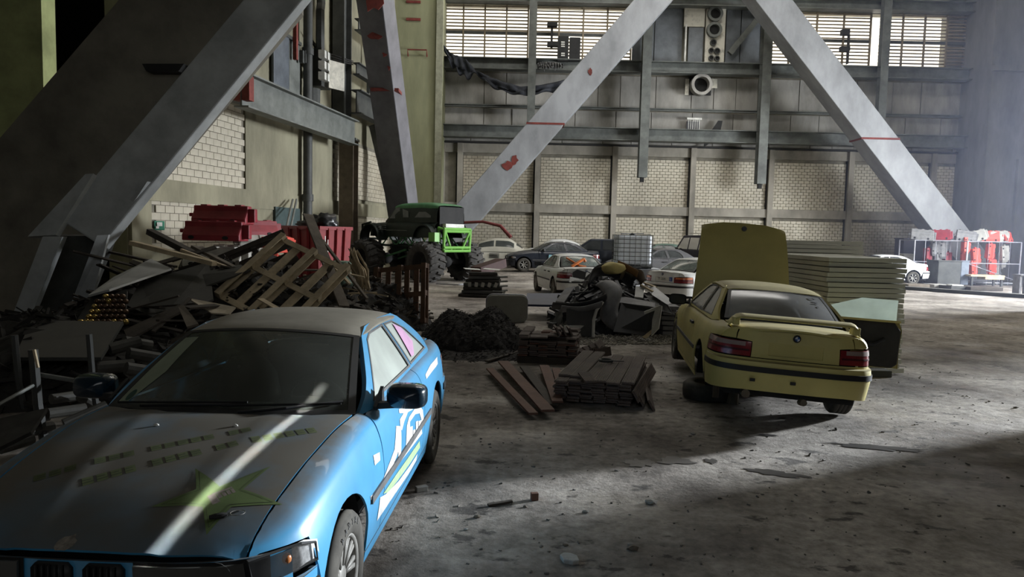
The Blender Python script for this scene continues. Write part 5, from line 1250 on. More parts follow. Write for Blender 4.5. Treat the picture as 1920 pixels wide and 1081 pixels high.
# ------------------------------------------------------------------ monster truck
MT = empty('monster_truck', 'dark monster truck with green roof, lime rear frame and giant tractor tyres', 'truck', (-4.05, 29.9, 0), (0, 0, .85))
m_tb = M('dark_green_black_body', (.010, .018, .014), .5, var=.4, scale=3)
m_tg = M('matt_green_roof', (.07, .20, .09), .5, var=.25, scale=2); m_lime = M('lime_green_frame', (.17, .42, .08), .45, var=.1)
m_bt = M('giant_tyre_rubber', (.055, .052, .048), .9, var=.5, scale=4, dust=.4, dustcol=(.10, .095, .085))
RW, WW = .78, .80
mb = MB(); mb.lathe([(.40, -WW*.40), (.45, -WW*.5), (.66, -WW*.54), (.73, -WW*.42), (.74, 0), (.73, WW*.42), (.66, WW*.54), (.45, WW*.5), (.40, WW*.40)], 32, 'X', closed=True); tyre_me = mb.mesh('tyre', True)
def lug_mesh(s):
    mb = MB()
    pts = [(s*.02, .75, .0), (s*WW*.25, .755, .06), (s*WW*.46, .735, .14), (s*WW*.54, .66, .17)]
    for i in range(3):
        (x0, r0, a0), (x1, r1, a1) = pts[i], pts[i+1]
        mb.bar((x0, r0*math.sin(a0), r0*math.cos(a0)), (x1, r1*math.sin(a1), r1*math.cos(a1)), .07, .09, (0, 0, 1))
    return mb.mesh('tread_lug')
lugs = {s: lug_mesh(s) for s in (-1, 1)}
mb = MB(); mb.lathe([(.41, -WW*.4), (.42, WW*.40), (.40, WW*.42), (.33, WW*.25), (.25, WW*.12), (.12, WW*.10), (.10, WW*.2), (0, WW*.2)], 24, 'X'); rim_me = mb.mesh('rim', True)
WBASE, TR = 3.7, 1.06
for sx in (1, -1):
    for yc in (WBASE/2, -WBASE/2):
        o = link('wheel', tyre_me, m_bt, MT, mw=Matrix.Translation((sx*TR, yc, RW)) @ (Matrix.Rotation(math.pi, 4, 'Z') if sx < 0 else Matrix()))
        link('rim', rim_me, MATS['black_underside'], o)
        for k in range(18):
            for s in (-1, 1): link('tread_lug', lugs[s], m_bt, o, mw=Matrix.Rotation(2*math.pi*(k+(.5 if s > 0 else 0))/18, 4, 'X'))
for yc in (WBASE/2, -WBASE/2):
    mb = MB(); mb.tube([(-TR+.2, yc, RW), (TR-.2, yc, RW)], .11, 12); mb.blob((0, yc, RW), (.26, .24, .24), 2, 0); mb.build('axle', MATS['black_underside'], MT, smooth=True)
# tube frame
for sx in (-.5, .5):
    for pts in ([(sx, 2.2, 1.35), (sx, -1.9, 1.35)], [(sx, 2.0, 1.75), (sx, -1.7, 1.75)]): MB().tube(pts, .045, 8).build('frame_tube', m_tb, MT)
    for k in range(9):
        y = 2.0-k*.45; MB().tube([(sx, y, 1.35), (sx, y-.45, 1.75)] if k % 2 else [(sx, y, 1.75), (sx, y-.45, 1.35)], .03, 6).build('frame_tube', m_tg, MT)
    for yc in (WBASE/2, -WBASE/2): MB().tube([(sx*1.3, yc, .85), (sx*1.1, yc-.3*(1 if yc > 0 else -1), 1.65)], .06, 8).build('shock_absorber', MATS['chrome'] if False else m_steel, MT)
    MB().tube([(sx, 0, 1.2), (sx*1.1, WBASE/2-.1, .75)], .04, 6).build('link_bar', m_tg, MT); MB().tube([(sx, -.2, 1.2), (sx*1.1, -WBASE/2+.1, .75)], .04, 6).build('link_bar', m_tg, MT)
MB().box((0, -.1, 1.25), (.8, 2.2, .35)).build('skid_plate', m_tb, MT)
# body: bonnet, wings, cabin
def shell(y0, y1, fn_w, fn_t, fn_b, ex=.4, n=18):
    mb = MB(); e = lambda t, q: math.copysign(abs(t)**q, t)
    mb.grid(lambda u, v: ((lambda y, a: (fn_w(y)*e(math.cos(a), ex), y, fn_b(y)+(fn_t(y)-fn_b(y))*e(max(0, math.sin(a)), ex)))(y0+(y1-y0)*u, math.pi*v)), n, 21)
    return mb
w1 = hermite([-2.1, -1.6, 0, 1.2, 2.35, 2.6], [.86, .92, .94, .72, .52, .30]); t1 = hermite([-2.1, 0, .95, 1.0, 2.3, 2.6], [2.36, 2.42, 2.40, 2.36, 2.26, 1.9])
shell(-2.1, 2.6, w1, t1, lambda y: 1.72).build('body', m_tb, MT, smooth=True, angle=None)
w2 = hermite([-2.1, -1.8, -.2, .6, 1.05], [.74, .82, .82, .78, .72]); t2 = hermite([-2.1, -1.9, -1.2, 0, .35, 1.05], [2.95, 3.03, 3.08, 3.06, 3.0, 2.42])
cabm = shell(-2.1, 1.05, w2, t2, lambda y: 2.3, .45, 26); cab_o = cabm.build('cabin', m_tb, MT, smooth=True, angle=None)
w3 = lambda y: w2(y)*.93; t3 = lambda y: t2(y)+.03
shell(-2.12, .42, w3, t3, lambda y: 2.86 if y > -2.1 else 2.86, .5, 18).build('roof', m_tg, MT, smooth=True, angle=None)
MB().box((0, -2.13, 2.45), (1.3, .06, .95)).build('open_rear', m_dark, MT)
m_lw = M('pale_window_film', (.16, .17, .17), .4, var=.3)
for sx in (-1, 1):
    mb = MB(); mb.add([(sx*.79, .72, 2.46), (sx*.79, .28, 2.90), (sx*.79, .05, 2.90), (sx*.80, .05, 2.46)], [(0, 1, 2, 3)]); mb.build('door_window', m_lw, MT)
    mb = MB(); mb.add([(sx*.84, -.2, 2.5), (sx*.83, -.15, 2.85), (sx*.83, -.5, 2.75), (sx*.84, -.55, 2.5)], [(0, 1, 2, 3)]); mb.build('cabin_marking', m_lw, MT)
    mb = MB(); mb.add([(sx*.84, -.9, 2.5), (sx*.83, -1.15, 2.72), (sx*.83, -1.55, 2.72), (sx*.84, -1.85, 2.58), (sx*.84, -1.85, 2.5)], [(0, 1, 2, 3, 4)]); mb.build('cabin_marking', m_lw, MT)
    for yc in (1.75, -1.6):
        mb = MB(); mb.lathe([(.62, sx*.55), (.66, sx*.80), (.62, sx*1.05), (.56, sx*1.05)], 16, 'X', (0, yc, 1.62), a0=-.1, a1=math.pi+.1); mb.build('mudguard', m_tb, MT, smooth=True)
    for k in range(4): MB().box((sx*.89, 1.1, 2.0+.08*k), (.08, .5, .025)).build('louvre', m_steel, MT)
    MB().box((sx*.94, .1, 1.98), (.03, 1.3, .03)).build('side_strip', m_steel, MT)
mb = MB(); mb.tube([(-.6, 2.2, 2.3), (-.62, 2.75, 2.2), (-.6, 2.8, 1.6), (.6, 2.8, 1.6), (.62, 2.75, 2.2), (.6, 2.2, 2.3)], .05, 8); mb.tube([(-.62, 2.78, 1.95), (.62, 2.78, 1.95)], .04, 8); mb.tube([(-.3, 2.8, 1.6), (-.3, 2.75, 2.2)], .03, 6); mb.tube([(.3, 2.8, 1.6), (.3, 2.75, 2.2)], .03, 6); mb.build('bull_bar', m_tb, MT, smooth=True)
# lime frame at the tail
mb = MB()
for sx in (-.7, .7):
    mb.tube([(sx, -2.15, 2.1), (sx, -2.5, 2.05), (sx, -2.45, 1.25), (sx, -2.1, 1.2)], .06, 8); mb.tube([(sx, -2.5, 2.05), (sx*.4, -2.45, 1.25)], .045, 8); mb.tube([(sx, -2.15, 2.1), (sx, -2.1, 1.2)], .05, 8); mb.tube([(sx, -2.12, 1.7), (sx, -2.48, 1.7)], .04, 8)
for z in (2.07, 1.98, 1.35, 1.22): mb.tube([(-.72, -2.48, z), (.72, -2.48, z)], .055, 8)
mb.box((-.95, -2.2, 1.75), (.3, .35, .35)); mb.build('rear_frame', m_lime, MT, smooth=True)
MB().box((0, -2.2, 2.2), (1.0, .3, .14)).build('pale_rear_sill', m_white, MT)
MB().tube([(.8, -2.0, 2.35), (1.3, -2.6, 2.4), (1.7, -3.2, 2.25), (1.9, -3.6, 1.8)], [.06, .06, .07, .08], 10).build('bent_pipe', M('dark_red_hose', (.16, .03, .03), .5), MT, smooth=True)
# ================================================================== timber, scrap, stacks
m_wood = M('pale_pallet_wood', (.54, .44, .29), .75, var=.35, scale=3, bump=.2, bscale=14, streak=1)
m_wood2 = M('brown_pallet_wood', (.13, .072, .042), .75, var=.4, scale=3, bump=.2, bscale=14)
m_wood3 = M('old_grey_wood', (.15, .125, .095), .8, var=.4, scale=3, bump=.2, bscale=14)
m_wood4 = M('dark_wet_wood', (.05, .04, .03), .8, var=.4, scale=4, bump=.2)
m_deck = M('grooved_brown_decking', (.13, .10, .085), .75, var=.3, scale=2, bump=.15)
m_redb = M('reddish_brown_board', (.15, .075, .052), .75, var=.3, scale=2.5, bump=.15)
m_whiteb = M('dusty_white_board', (.50, .50, .48), .6, var=.25, scale=2)
m_foam = M('pale_panel_face', (.50, .50, .43), .6, var=.18, scale=1.6, streak=.3)
m_redp = M('red_barrier_plastic', (.27, .022, .035), .5, var=.25, scale=3, dust=.35, dustcol=(.22, .12, .11))
m_whp = M('white_barrier_plastic', (.50, .49, .45), .5, var=.25, scale=3)
m_orp = M('orange_red_plastic', (.70, .09, .06), .5, var=.15)
def onfloor(px, py): p = G(px, py); return Vector((p.x, p.y, fh(p.x, p.y)))
def frame(o, ex, ey):
    ex = Vector(ex).normalized(); ez = ex.cross(Vector(ey)).normalized(); ey = ez.cross(ex); m = Matrix((ex, ey, ez)).transposed().to_4x4(); m.translation = o; return m
def make_pallet(name, label, mw, mat, L_=1.2, W_=1.0, nt=5, group=None, mats=None, wslat=.115):
    t = empty(name, label, 'pallet', group=group); t.matrix_world = mw
    top = MB().box((0, 0, 0), (L_, wslat, .022)).mesh('slat')
    for k in range(nt): link('slat', top, mat, t, mw=Matrix.Translation((L_/2, .06+(W_-.12)*k/(nt-1), .132)) @ Matrix.Rotation(rnd.uniform(-.012, .012), 4, 'Z'))
    for k in range(3):
        x = .05+(L_-.10)*k/2; MB().box((x, W_/2, .110), (.10, W_, .022)).build('stringer', mat, t)
        for j in range(3): MB().box((x, .06+(W_-.12)*j/2, .06), (.10, .10, .08)).build('block', mat, t)
    for j in range(3): MB().box((L_/2, .06+(W_-.12)*j/2, .01), (L_, .10, .02)).build('slat', mat, t)
    return t
# big pale pallet leaning on the heap: long boards run up to the right
o = P(400, 546, 11.0); ex = P(524, 436, 12.0)-o; ey = P(552, 604, 10.7)-o
make_pallet('wooden_pallet', 'large pale pallet tilted on the scrap heap, its boards catching the light', frame(o, ex, ey), m_wood, 1.55, 1.42, 5, wslat=.14)
o = P(408, 478, 13.2); ex = P(520, 432, 13.6)-o; ey = P(452, 520, 13.0)-o
make_pallet('wooden_pallet', 'dark slatted pallet lying behind the large pale one under the red barriers', frame(o, ex, ey), m_wood4, 1.25, .8, 4)
# brown pallet standing upright behind the blue car
o = P(697, 592, 14.6); o.z = fh(o.x, o.y)+.02; ex = P(700, 486, 14.9)-P(697, 590, 14.6); ey = P(806, 604, 14.1)-P(697, 592, 14.6)
t = make_pallet('wooden_pallet', 'reddish brown pallet standing on edge behind the blue coupe', frame(o, ex, ey), m_wood2, 1.22, 1.22, 6)
# generic boards by pixel ends with two depths
def board(name, label, p0, Y0, p1, Y1, w_, th, mat, cat='plank', up=(0, 0, 1), group=None):
    a = P(*p0, Y0); b = P(*p1, Y1); c = (a+b)/2; mb = MB(); mb.bar(a-c, b-c, w_, th, up); o = mb.build(name, mat); o.location = c; return tag(o, label, cat, group)
board('wooden_beam', 'long pale notched beam jutting left from the scrap heap', (247, 455), 11.6, (402, 494), 11.2, .12, .07, m_wood, 'beam')
board('plank', 'weathered plank standing steeply against the pale pallet with a light foot', (577, 402), 12.6, (645, 574), 11.4, .19, .03, m_wood3, up=(1, -1, .3))
board('plank', 'dark square post leaning over the exit sign end of the heap', (281, 434), 13.0, (362, 476), 12.4, .14, .10, m_wood4)
board('plank', 'grey plank running beneath the dark slatted pallet', (362, 462), 12.4, (452, 508), 12.0, .10, .05, m_wood3)
board('plank', 'pale thin batten on the heap below the long notched beam', (340, 468), 12.0, (436, 505), 11.6, .05, .04, m_wood)
board('plank', 'thin brown batten on the right slope of the heap', (604, 450), 12.4, (688, 560), 11.8, .05, .04, m_wood3)
board('plank', 'slim grey batten crossing the heap beside the steep plank', (598, 470), 12.2, (656, 532), 11.8, .06, .03, m_wood)
board('plank', 'short pale offcut under the pale pallet corner', (488, 560), 10.6, (540, 590), 10.2, .10, .02, m_wood)
board('plank', 'long dark plank lying across the rear of the heap', (196, 470), 13.2, (330, 500), 12.8, .08, .04, m_wood4)
def sheet(name, label, pts, th, mat, cat='sheet', group=None):
    vs = [P(x, y, Y) for x, y, Y in pts]; c = sum(vs, Vector())/len(vs); n_ = (vs[1]-vs[0]).cross(vs[2]-vs[0]).normalized()*th
    q = len(vs); a = [v-c for v in vs]; mb = MB(); mb.add(a+[v+n_ for v in a], [tuple(range(q)), tuple(range(q, 2*q))[::-1]]+[(i, (i+1) % q, q+(i+1) % q, q+i) for i in range(q)])
    o = mb.build(name, mat); o.location = c; return tag(o, label, cat, group)
sheet('white_board', 'dusty white board sloping down to the gold caps', [(166, 557, 9.8), (206, 546, 9.7), (322, 506, 11.2), (284, 488, 11.6), (215, 522, 10.9)], .03, m_whiteb, 'board')
sheet('white_board', 'broken white board end pointing at the blue car roof', [(352, 558, 10.2), (442, 575, 10.0), (430, 588, 9.8), (396, 586, 9.7)], .02, M('cream_ply', (.46, .40, .30), .7), 'board')
sheet('dark_sheet', 'big dark sheet slanting through the middle of the heap', [(238, 572, 9.9), (262, 530, 10.8), (392, 490, 11.8), (400, 560, 10.6), (300, 600, 9.6)], .03, M('dark_board', (.045, .043, .036), .7, var=.3), 'sheet')
sheet('dark_sheet', 'dark flap standing behind the lower end of the white board', [(322, 520, 11.2), (450, 496, 11.8), (470, 505, 11.4), (360, 545, 10.8)], .03, MATS['dark_board'], 'sheet')
sheet('brown_sheet', 'brown board edge sticking up left of the blue roof', [(334, 574, 9.2), (345, 572, 9.2), (372, 606, 8.6), (350, 612, 8.5)], .03, m_wood3, 'board')
sheet('brown_sheet', 'grey-brown board lying low between gold caps and windscreen', [(232, 618, 8.9), (336, 570, 9.8), (344, 580, 9.6), (240, 636, 8.6)], .03, m_wood4, 'board')
# the dark core of the heap
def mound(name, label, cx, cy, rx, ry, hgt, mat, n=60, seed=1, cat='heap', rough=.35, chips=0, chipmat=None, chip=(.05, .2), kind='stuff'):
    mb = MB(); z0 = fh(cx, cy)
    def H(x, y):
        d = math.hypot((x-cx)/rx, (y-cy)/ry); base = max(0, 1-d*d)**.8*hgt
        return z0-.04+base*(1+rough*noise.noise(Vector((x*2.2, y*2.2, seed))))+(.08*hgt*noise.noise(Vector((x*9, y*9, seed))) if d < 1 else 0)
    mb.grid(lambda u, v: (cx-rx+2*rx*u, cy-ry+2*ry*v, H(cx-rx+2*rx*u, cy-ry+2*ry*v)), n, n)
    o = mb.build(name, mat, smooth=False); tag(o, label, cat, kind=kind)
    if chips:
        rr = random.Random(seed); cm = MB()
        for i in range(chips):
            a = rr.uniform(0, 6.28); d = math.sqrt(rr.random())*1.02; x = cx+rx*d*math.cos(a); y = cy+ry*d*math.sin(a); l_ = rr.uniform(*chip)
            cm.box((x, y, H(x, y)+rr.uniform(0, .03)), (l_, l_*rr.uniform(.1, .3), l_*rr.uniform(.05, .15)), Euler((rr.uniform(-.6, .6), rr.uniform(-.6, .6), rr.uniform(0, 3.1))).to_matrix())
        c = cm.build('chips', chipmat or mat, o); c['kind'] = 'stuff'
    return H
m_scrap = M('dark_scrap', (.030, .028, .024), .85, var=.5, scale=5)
m_chip = M('mixed_scrap_chips', (.075, .062, .045), .8, var=.8, scale=1.2, col2=(.02, .018, .016))
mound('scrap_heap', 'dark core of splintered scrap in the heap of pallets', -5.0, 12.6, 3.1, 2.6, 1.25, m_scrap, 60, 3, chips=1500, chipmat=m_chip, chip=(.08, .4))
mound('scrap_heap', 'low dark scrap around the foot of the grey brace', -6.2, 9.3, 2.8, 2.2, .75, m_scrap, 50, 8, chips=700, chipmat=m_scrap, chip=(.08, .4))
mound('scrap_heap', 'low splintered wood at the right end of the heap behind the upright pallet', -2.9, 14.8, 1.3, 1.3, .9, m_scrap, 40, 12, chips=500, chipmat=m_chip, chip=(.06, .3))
# loose battens and planks bristling out of it
rr = random.Random(21)
def scatter(n, px, py, Yr, L_, w_, mat, label, group, name='plank', tilt=.5, seed=1, cat='plank'):
    rr = random.Random(seed); me = MB().box((0, 0, 0), (1, 1, 1)).mesh(name)
    for i in range(n):
        p = P(rr.uniform(*px), rr.uniform(*py), rr.uniform(*Yr)); o = link(name, me, mat)
        o.location = p; o.rotation_euler = (rr.uniform(-tilt, tilt), rr.uniform(-tilt, tilt), rr.uniform(0, 3.14)); o.scale = (rr.uniform(*L_), rr.uniform(*w_), .025)
        tag(o, label, cat, group)
scatter(16, (395, 640), (500, 570), (11.6, 12.8), (.5, 1.3), (.05, .12), m_wood3, 'grey-brown broken plank jumbled in the scrap heap', 'broken planks in the scrap heap', seed=4)
scatter(12, (210, 400), (480, 520), (12.0, 13.0), (.5, 1.4), (.05, .12), m_wood4, 'blackened plank jumbled behind the white board', 'blackened planks in the scrap heap', seed=5)
scatter(14, (600, 690), (500, 580), (12.2, 14.5), (.3, .9), (.03, .08), m_wood, 'pale splintered batten at the right slope of the scrap heap', 'splintered battens by the steep plank', seed=6)
scatter(12, (240, 420), (570, 620), (9.4, 10.2), (.4, 1.2), (.04, .10), m_wood4, 'dark broken stick lying low behind the blue car', 'dark sticks behind the blue car', seed=9, tilt=.3)
# palm-fibre like bundle right of the heap
t = empty('straw_bundle', 'bundle of pale dried fibrous leaves at the right end of the heap', 'bundle', P(672, 520, 13.4))
base = P(680, 545, 13.4)-t.location; me = None
for k in range(26):
    a = P(rr.uniform(652, 672), rr.uniform(462, 500), 13.6+rr.uniform(-.2, .2))-t.location; b = base+Vector((rr.uniform(-.1, .15), rr.uniform(-.1, .1), rr.uniform(-.1, .1))); m_ = (a+b)/2+Vector((rr.uniform(-.05, .12), 0, rr.uniform(0, .1)))
    MB().tube([a, m_, b], [.012, .028, .01], 5).build('dry_leaf', M('dry_straw', (.36, .28, .17), .8, var=.3, scale=10), t)
# gold caps in a pile
m_gold = M('gold_cap', (.62, .44, .14), .25, metal=.8, var=.3, scale=6); m_brn = M('brown_bronze_cap', (.12, .07, .04), .3, metal=.6, var=.3, scale=6)
cap = MB().lathe([(0, .030), (.016, .028), (.030, .018), (.036, 0), (.030, -.016), (0, -.022)], 14, 'Z').mesh('bottle_cap', True)
ccx = P(196, 585, 9.1); n_c = 0; rr = random.Random(2)
for iy in range(6):
    for ix in range(9):
        px = 152+ix*10.5+(iy % 2)*5; py = 603-iy*9.5
        if px < 150+iy*8 or px > 240: continue
        p = P(px, py, 9.0+iy*.09); o = link('round_stopper', cap, m_gold if (ix < 3-iy*.2 or rr.random() < .25) else m_brn); o.location = p
        o.rotation_euler = (R(55)+rr.uniform(-.4, .4), rr.uniform(-.4, .4), rr.uniform(-.5, .5)); o.scale = (1.0, 1.0, 1.5); gd = o.material_slots[0].material == m_gold if o.material_slots[0].link == 'OBJECT' else True
        gd = (o.material_slots[0].material is m_gold)
        tag(o, 'shiny gold round cap in the pile under the white board' if gd else 'brown bronze round cap in the pile under the white board', 'cap', 'gold caps under the white board' if gd else 'bronze caps under the white board')
sheet('cap_sack', 'dark torn sack holding up the pile of gold and bronze caps', [(146, 606, 9.25), (236, 606, 9.25), (240, 548, 10.0), (178, 556, 10.0)], .05, m_scrap, 'sack')
# dark steel plate, pipes, stakes at the left edge
sheet('steel_plate', 'dark steel plate propped level below the gold caps', [(28, 676, 7.6), (190, 676, 7.6), (232, 608, 8.8), (60, 606, 8.8)], .04, m_steel_dark, 'plate')
def post(name, label, px, y0, y1, Y, r_, mat, cat='post'):
    a = P(px, y0, Y); b = P(px+(y1-y0)*.0, y1, Y); b.x, b.y = a.x, a.y; b.z = min(b.z, a.z-.1)
    if y1 > 10000: b.z = 0
    o = MB().tube([(0, 0, 0), b-a], r_, 7).build(name, mat); o.location = a; return tag(o, label, cat)
for px, y0, Y, r_, lab in ((62, 655, 6.3, .04, 'thick rusty stake with a pale split top in front of the dark plate'), (167, 626, 7.0, .03, 'slim iron stake before the right half of the dark plate'), (27, 628, 7.4, .035, 'iron stake close to the foot of the grey brace')):
    a = P(px, y0, Y); o = MB().tube([(0, 0, 0), (.03, 0, -a.z*.6), (.08, 0, -a.z+.0)], r_, 7).build('iron_stake', m_steel_dark); o.location = a; tag(o, lab, 'stake')
a = P(64, 655, 6.26); o = MB().bar((0, 0, 0), (.03, 0, -.16), .02, .02).build('split_wood', m_wood); o.location = a; tag(o, 'pale split sliver on top of the thick rusty stake', 'splinter')
o = MB().tube([P(75, 702, 6.4), P(160, 716, 6.4), P(192, 722, 6.3), P(206, 728, 6.1), P(205, 742, 6.0)], .022, 8).build('bent_rail', m_steel, smooth=True); tag(o, 'bent grey tube curving down beside the blue car\'s bonnet', 'tube')
o = MB().tube([P(-20, 768, 5.6), P(62, 722, 6.1)], .015, 6).build('thin_rod', m_steel); tag(o, 'thin grey rod leaning on the thick rusty stake', 'rod')
pm = [(232, 640, 282, 648), (240, 662, 300, 672), (205, 655, 262, 640), (236, 690, 300, 700), (180, 690, 250, 684), (150, 742, 196, 768), (96, 748, 150, 740), (20, 790, 92, 778), (30, 812, 100, 800), (90, 775, 160, 765), (120, 795, 200, 760), (0, 840, 60, 822)]
for i, (x0, y0, x1, y1) in enumerate(pm):
    Y = 8.2-(y0-640)*.012; o = MB().tube([P(x0, y0, Y), P(x1, y1, Y+.25)], .07 if i < 5 else .05, 10).build('scrap_pipe', M('dull_scrap_pipe', (.07, .068, .06), .6, var=.4, scale=4)); tag(o, ['stubby dull pipe nearest the gold caps', 'second dull pipe under the gold caps pile, ending at the windscreen', 'dull pipe rising beside the slim iron stake', 'long dull pipe touching the blue car mirror level', 'dull pipe lying left of the blue mirror', 'thin dull pipe just above the bonnet edge beside the bent tube', 'thin dull pipe right of the thick rusty stake\'s foot', 'dull pipe crossing left of the thick rusty stake', 'lower dull pipe crossing left of the thick rusty stake', 'thin pipe in front of the thick rusty stake', 'thin pipe along the bonnet edge below the bent tube', 'lowest dull pipe by the frame edge beside the grating'][i], 'pipe', 'scrap pipes beside the blue car')
sheet('grating', 'rusty flat grating lying beside the left edge of the bonnet', [(0, 845, 5.4), (60, 815, 5.6), (90, 770, 6.0), (0, 790, 6.0)], .03, m_scrap, 'grating')
# ------------------------------------------------------------------ red skip, bags, barriers
sk = empty('red_skip', 'red steel skip with bags on top behind the scrap heap', 'skip', (P(600, 440, 20.6).x, 20.6, 0))
m_skip = M('red_skip_paint', (.22, .018, .022), .55, var=.25, scale=2, dust=.3, dustcol=(.16, .09, .08)); m_skip2 = m_skip
def skp(px, py, Y): return P(px, py, Y)-sk.location
top = [skp(528, 424, 21.5), skp(597, 427, 20.0), skp(659, 426, 21.6), skp(592, 424, 23.2)]
for p in top: p.z = top[1].z
bot = [Vector((p.x*.86, p.y*.86, .05)) for p in top]
for i in range(4):
    j = (i+1) % 4; n_ = (top[j]-top[i]).cross(Vector((0, 0, 1))).normalized()*-.05
    q = [top[i], top[j], bot[j], bot[i]]; MB().add(q+[v+n_ for v in q], [(0, 1, 2, 3), (7, 6, 5, 4), (0, 4, 5, 1), (1, 5, 6, 2), (2, 6, 7, 3), (3, 7, 4, 0)]).build('side_panel', m_skip, sk)
    MB().bar(top[i], top[j], .10, .10).build('rim', m_skip, sk)
    for k in (.25, .5, .75):
        a = top[i].lerp(top[j], k)-n_*.6; b = bot[i].lerp(bot[j], k)-n_*.6; MB().bar(a, b, .07, .06).build('rib', m_skip, sk)
q = [b*1 for b in bot]; MB().add(q, [(0, 1, 2, 3)]).build('bottom', m_skip, sk)
a, b = top[1], top[2]; dirv = (b-a).normalized(); nn = dirv.cross(Vector((0, 0, 1))).normalized()
if nn.y > 0: nn = -nn
for r_ in range(3):
    tm = text_mesh('CONTAINER', .15); c = a+dirv*(.2+.13*r_)+nn*.09-Vector((0, 0, .62)); ex = Vector((0, 0, 1)); m = Matrix((ex, -dirv, nn)).transposed().to_4x4(); m.translation = c
    if r_ < 2: link('white_lettering', text_mesh('0000'[:0] or ('SKIP' if False else 'llllll'), .2) if False else MB().box((0, 0, 0), (.8-.2*r_, .035, .006)).mesh('w'), m_white, sk, mw=m)
for px, py, Y, s_, lab, mt in ((608, 418, 21.2, (.38, .30, .26), 'black rubbish bag on the skip with light creases', m_dark), (580, 422, 21.2, (.36, .30, .14), 'flat grey bag on the skip beside the black rubbish bag', m_steel_dark)):
    p = P(px, py, Y); p.z = sk.location.z+top[1].z+s_[2]*.7; o = MB().blob((0, 0, 0), s_, 3, .22, 2.6, int(px)).build('rubbish_bag', M('shiny_black_film', (.015, .015, .016), .3, var=.3) if mt is m_dark else mt, smooth=True, angle=None); o.location = p; tag(o, lab, 'bag')
def barrier_parts(t, mat, L_=1.15, H_=.62, D_=.42):
    X = Matrix(((0, 0, 1, -L_/2), (1, 0, 0, 0), (0, 1, 0, 0), (0, 0, 0, 1)))
    MB().prism([(-D_/2, 0), (D_/2, 0), (D_/2, .18), (D_*.24, H_*.72), (D_*.24, H_), (-D_*.24, H_), (-D_*.24, H_*.72), (-D_/2, .18)], L_, X).build('body', mat, t, bevel=.03)
    for x in (-.36, 0, .36):
        MB().box((x, 0, H_+.01), (.14, D_*.40, .05)).build('top_rib', mat, t, bevel=.01)
    for x in (-.38, .30):
        for s in (-1, 1): MB().lathe([(0, -.01), (.06, -.01), (.06, .01), (0, .01)], 12, 'Y', (x, s*(D_/2+.001), .10)).build('drain_hole', m_dark, t)
    MB().box((L_/2+.06, 0, .30), (.14, .14, .45)).build('end_lug', mat, t, bevel=.02); MB().box((-L_/2-.05, 0, .30), (.12, .16, .12)).build('end_lug', mat, t, bevel=.02)
def barrier(label, p, yaw, mat, rx=0, ry=0, group=None, sc=1.0):
    t = empty('road_barrier', label, 'barrier', p, (rx, ry, yaw), group); barrier_parts(t, mat); t.scale = (sc, sc*.95, sc*.60); return t
YB1 = 18.2; up0 = P(415, 424, YB1)
barrier('topmost red plastic barrier of the stack by the brick wall', P(418, 420, YB1+.1), R(-6), m_redp, sc=1.25)
barrier('second red plastic barrier under the topmost one by the brick wall', P(404, 451, YB1-.2), R(-6), m_redp, sc=1.3)
barrier('white plastic barrier at the base of the red barrier stack', P(404, 500, YB1-.1), R(-6), m_whp, sc=1.3)
barrier('red barrier end pointing out behind the stack towards the skip', P(476, 442, YB1+1.0), R(50), m_redp, sc=1.1)
barrier('white barrier on its side between red ones near the dark pallet', P(484, 462, YB1+.6), R(40), m_whp, rx=R(50))
barrier('bright red barrier seen through the dark pallet\'s slats', P(478, 500, YB1+.4), R(20), m_orp)
barrier('white barrier seen behind the dark pallet\'s slats', P(446, 486, YB1+.2), R(10), m_whp, rx=R(20))
barrier('orange-red barrier tilted beside the skip\'s corner', P(516, 470, YB1+.9), R(70), m_orp, rx=R(15))
for i, (px, py, Y) in enumerate(((400, 560, YB1), (480, 560, YB1+.6))):
    p = P(px, py, Y)
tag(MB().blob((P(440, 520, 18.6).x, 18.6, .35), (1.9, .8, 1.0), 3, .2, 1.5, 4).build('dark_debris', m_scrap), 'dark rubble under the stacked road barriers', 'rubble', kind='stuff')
o = MB().lathe([(0, 0), (.26, 0), (.27, .03), (.26, .3), (.27, .33), (.26, .6), (.27, .85), (0, .85)], 20, 'Z').build('oil_drum', M('pale_green_drum', (.17, .26, .19), .6, var=.4), smooth=True); p = P(638, 500, 15.2); p.z = fh(p.x, p.y)+.45; o.location = p; tag(o, 'pale green drum between the straw bundle and red skip', 'drum')
tag(MB().lathe([(0, 0), (.3, 0), (.3, .47), (0, .47)], 12, 'Z', (p.x, p.y, fh(p.x, p.y)-.02)).build('stump', m_scrap), 'dark stump under the pale green drum', 'block')
# ------------------------------------------------------------------ panel stacks
def panel_stack(name, label, x0, x1, y0, y1, n, th, seed, mat=None, yaw=0, plab=None):
    rr = random.Random(seed); t = empty(name, label, 'stack', ((x0+x1)/2, y0, fh((x0+x1)/2, y0)), (0, 0, yaw))
    me = MB().box((0, (y1-y0)/2, 0), (x1-x0, y1-y0, th-.012)).mesh('panel'); core = MB().box((0, (y1-y0)/2, 0), (x1-x0-.03, y1-y0-.03, .012)).mesh('core')
    z = .06
    for k in range(n):
        link('panel', me, mat or m_foam, t, mw=Matrix.Translation((rr.uniform(-.018, .018), rr.uniform(-.02, .03), z+th/2)) @ Matrix.Rotation(rr.uniform(-.008, .008), 4, 'Z') @ Matrix.Rotation(rr.uniform(-.003, .003), 4, 'Y')); z += th
    for x in (-.4, .4): MB().box((x*(x1-x0), (y1-y0)/2, .02), (.1, y1-y0, .08)).build('bearer', m_wood4, t)
    return t
panel_stack('panel_stack', 'tall stack of pale insulated panels behind the yellow coupe\'s open door', 4.72, 5.88, 10.75, 13.1, 22, .0755, 3)
panel_stack('panel_stack', 'lower pale panel stack showing behind the tall one beside the raised bonnet', 5.35, 7.05, 14.5, 16.6, 23, .0835, 5)
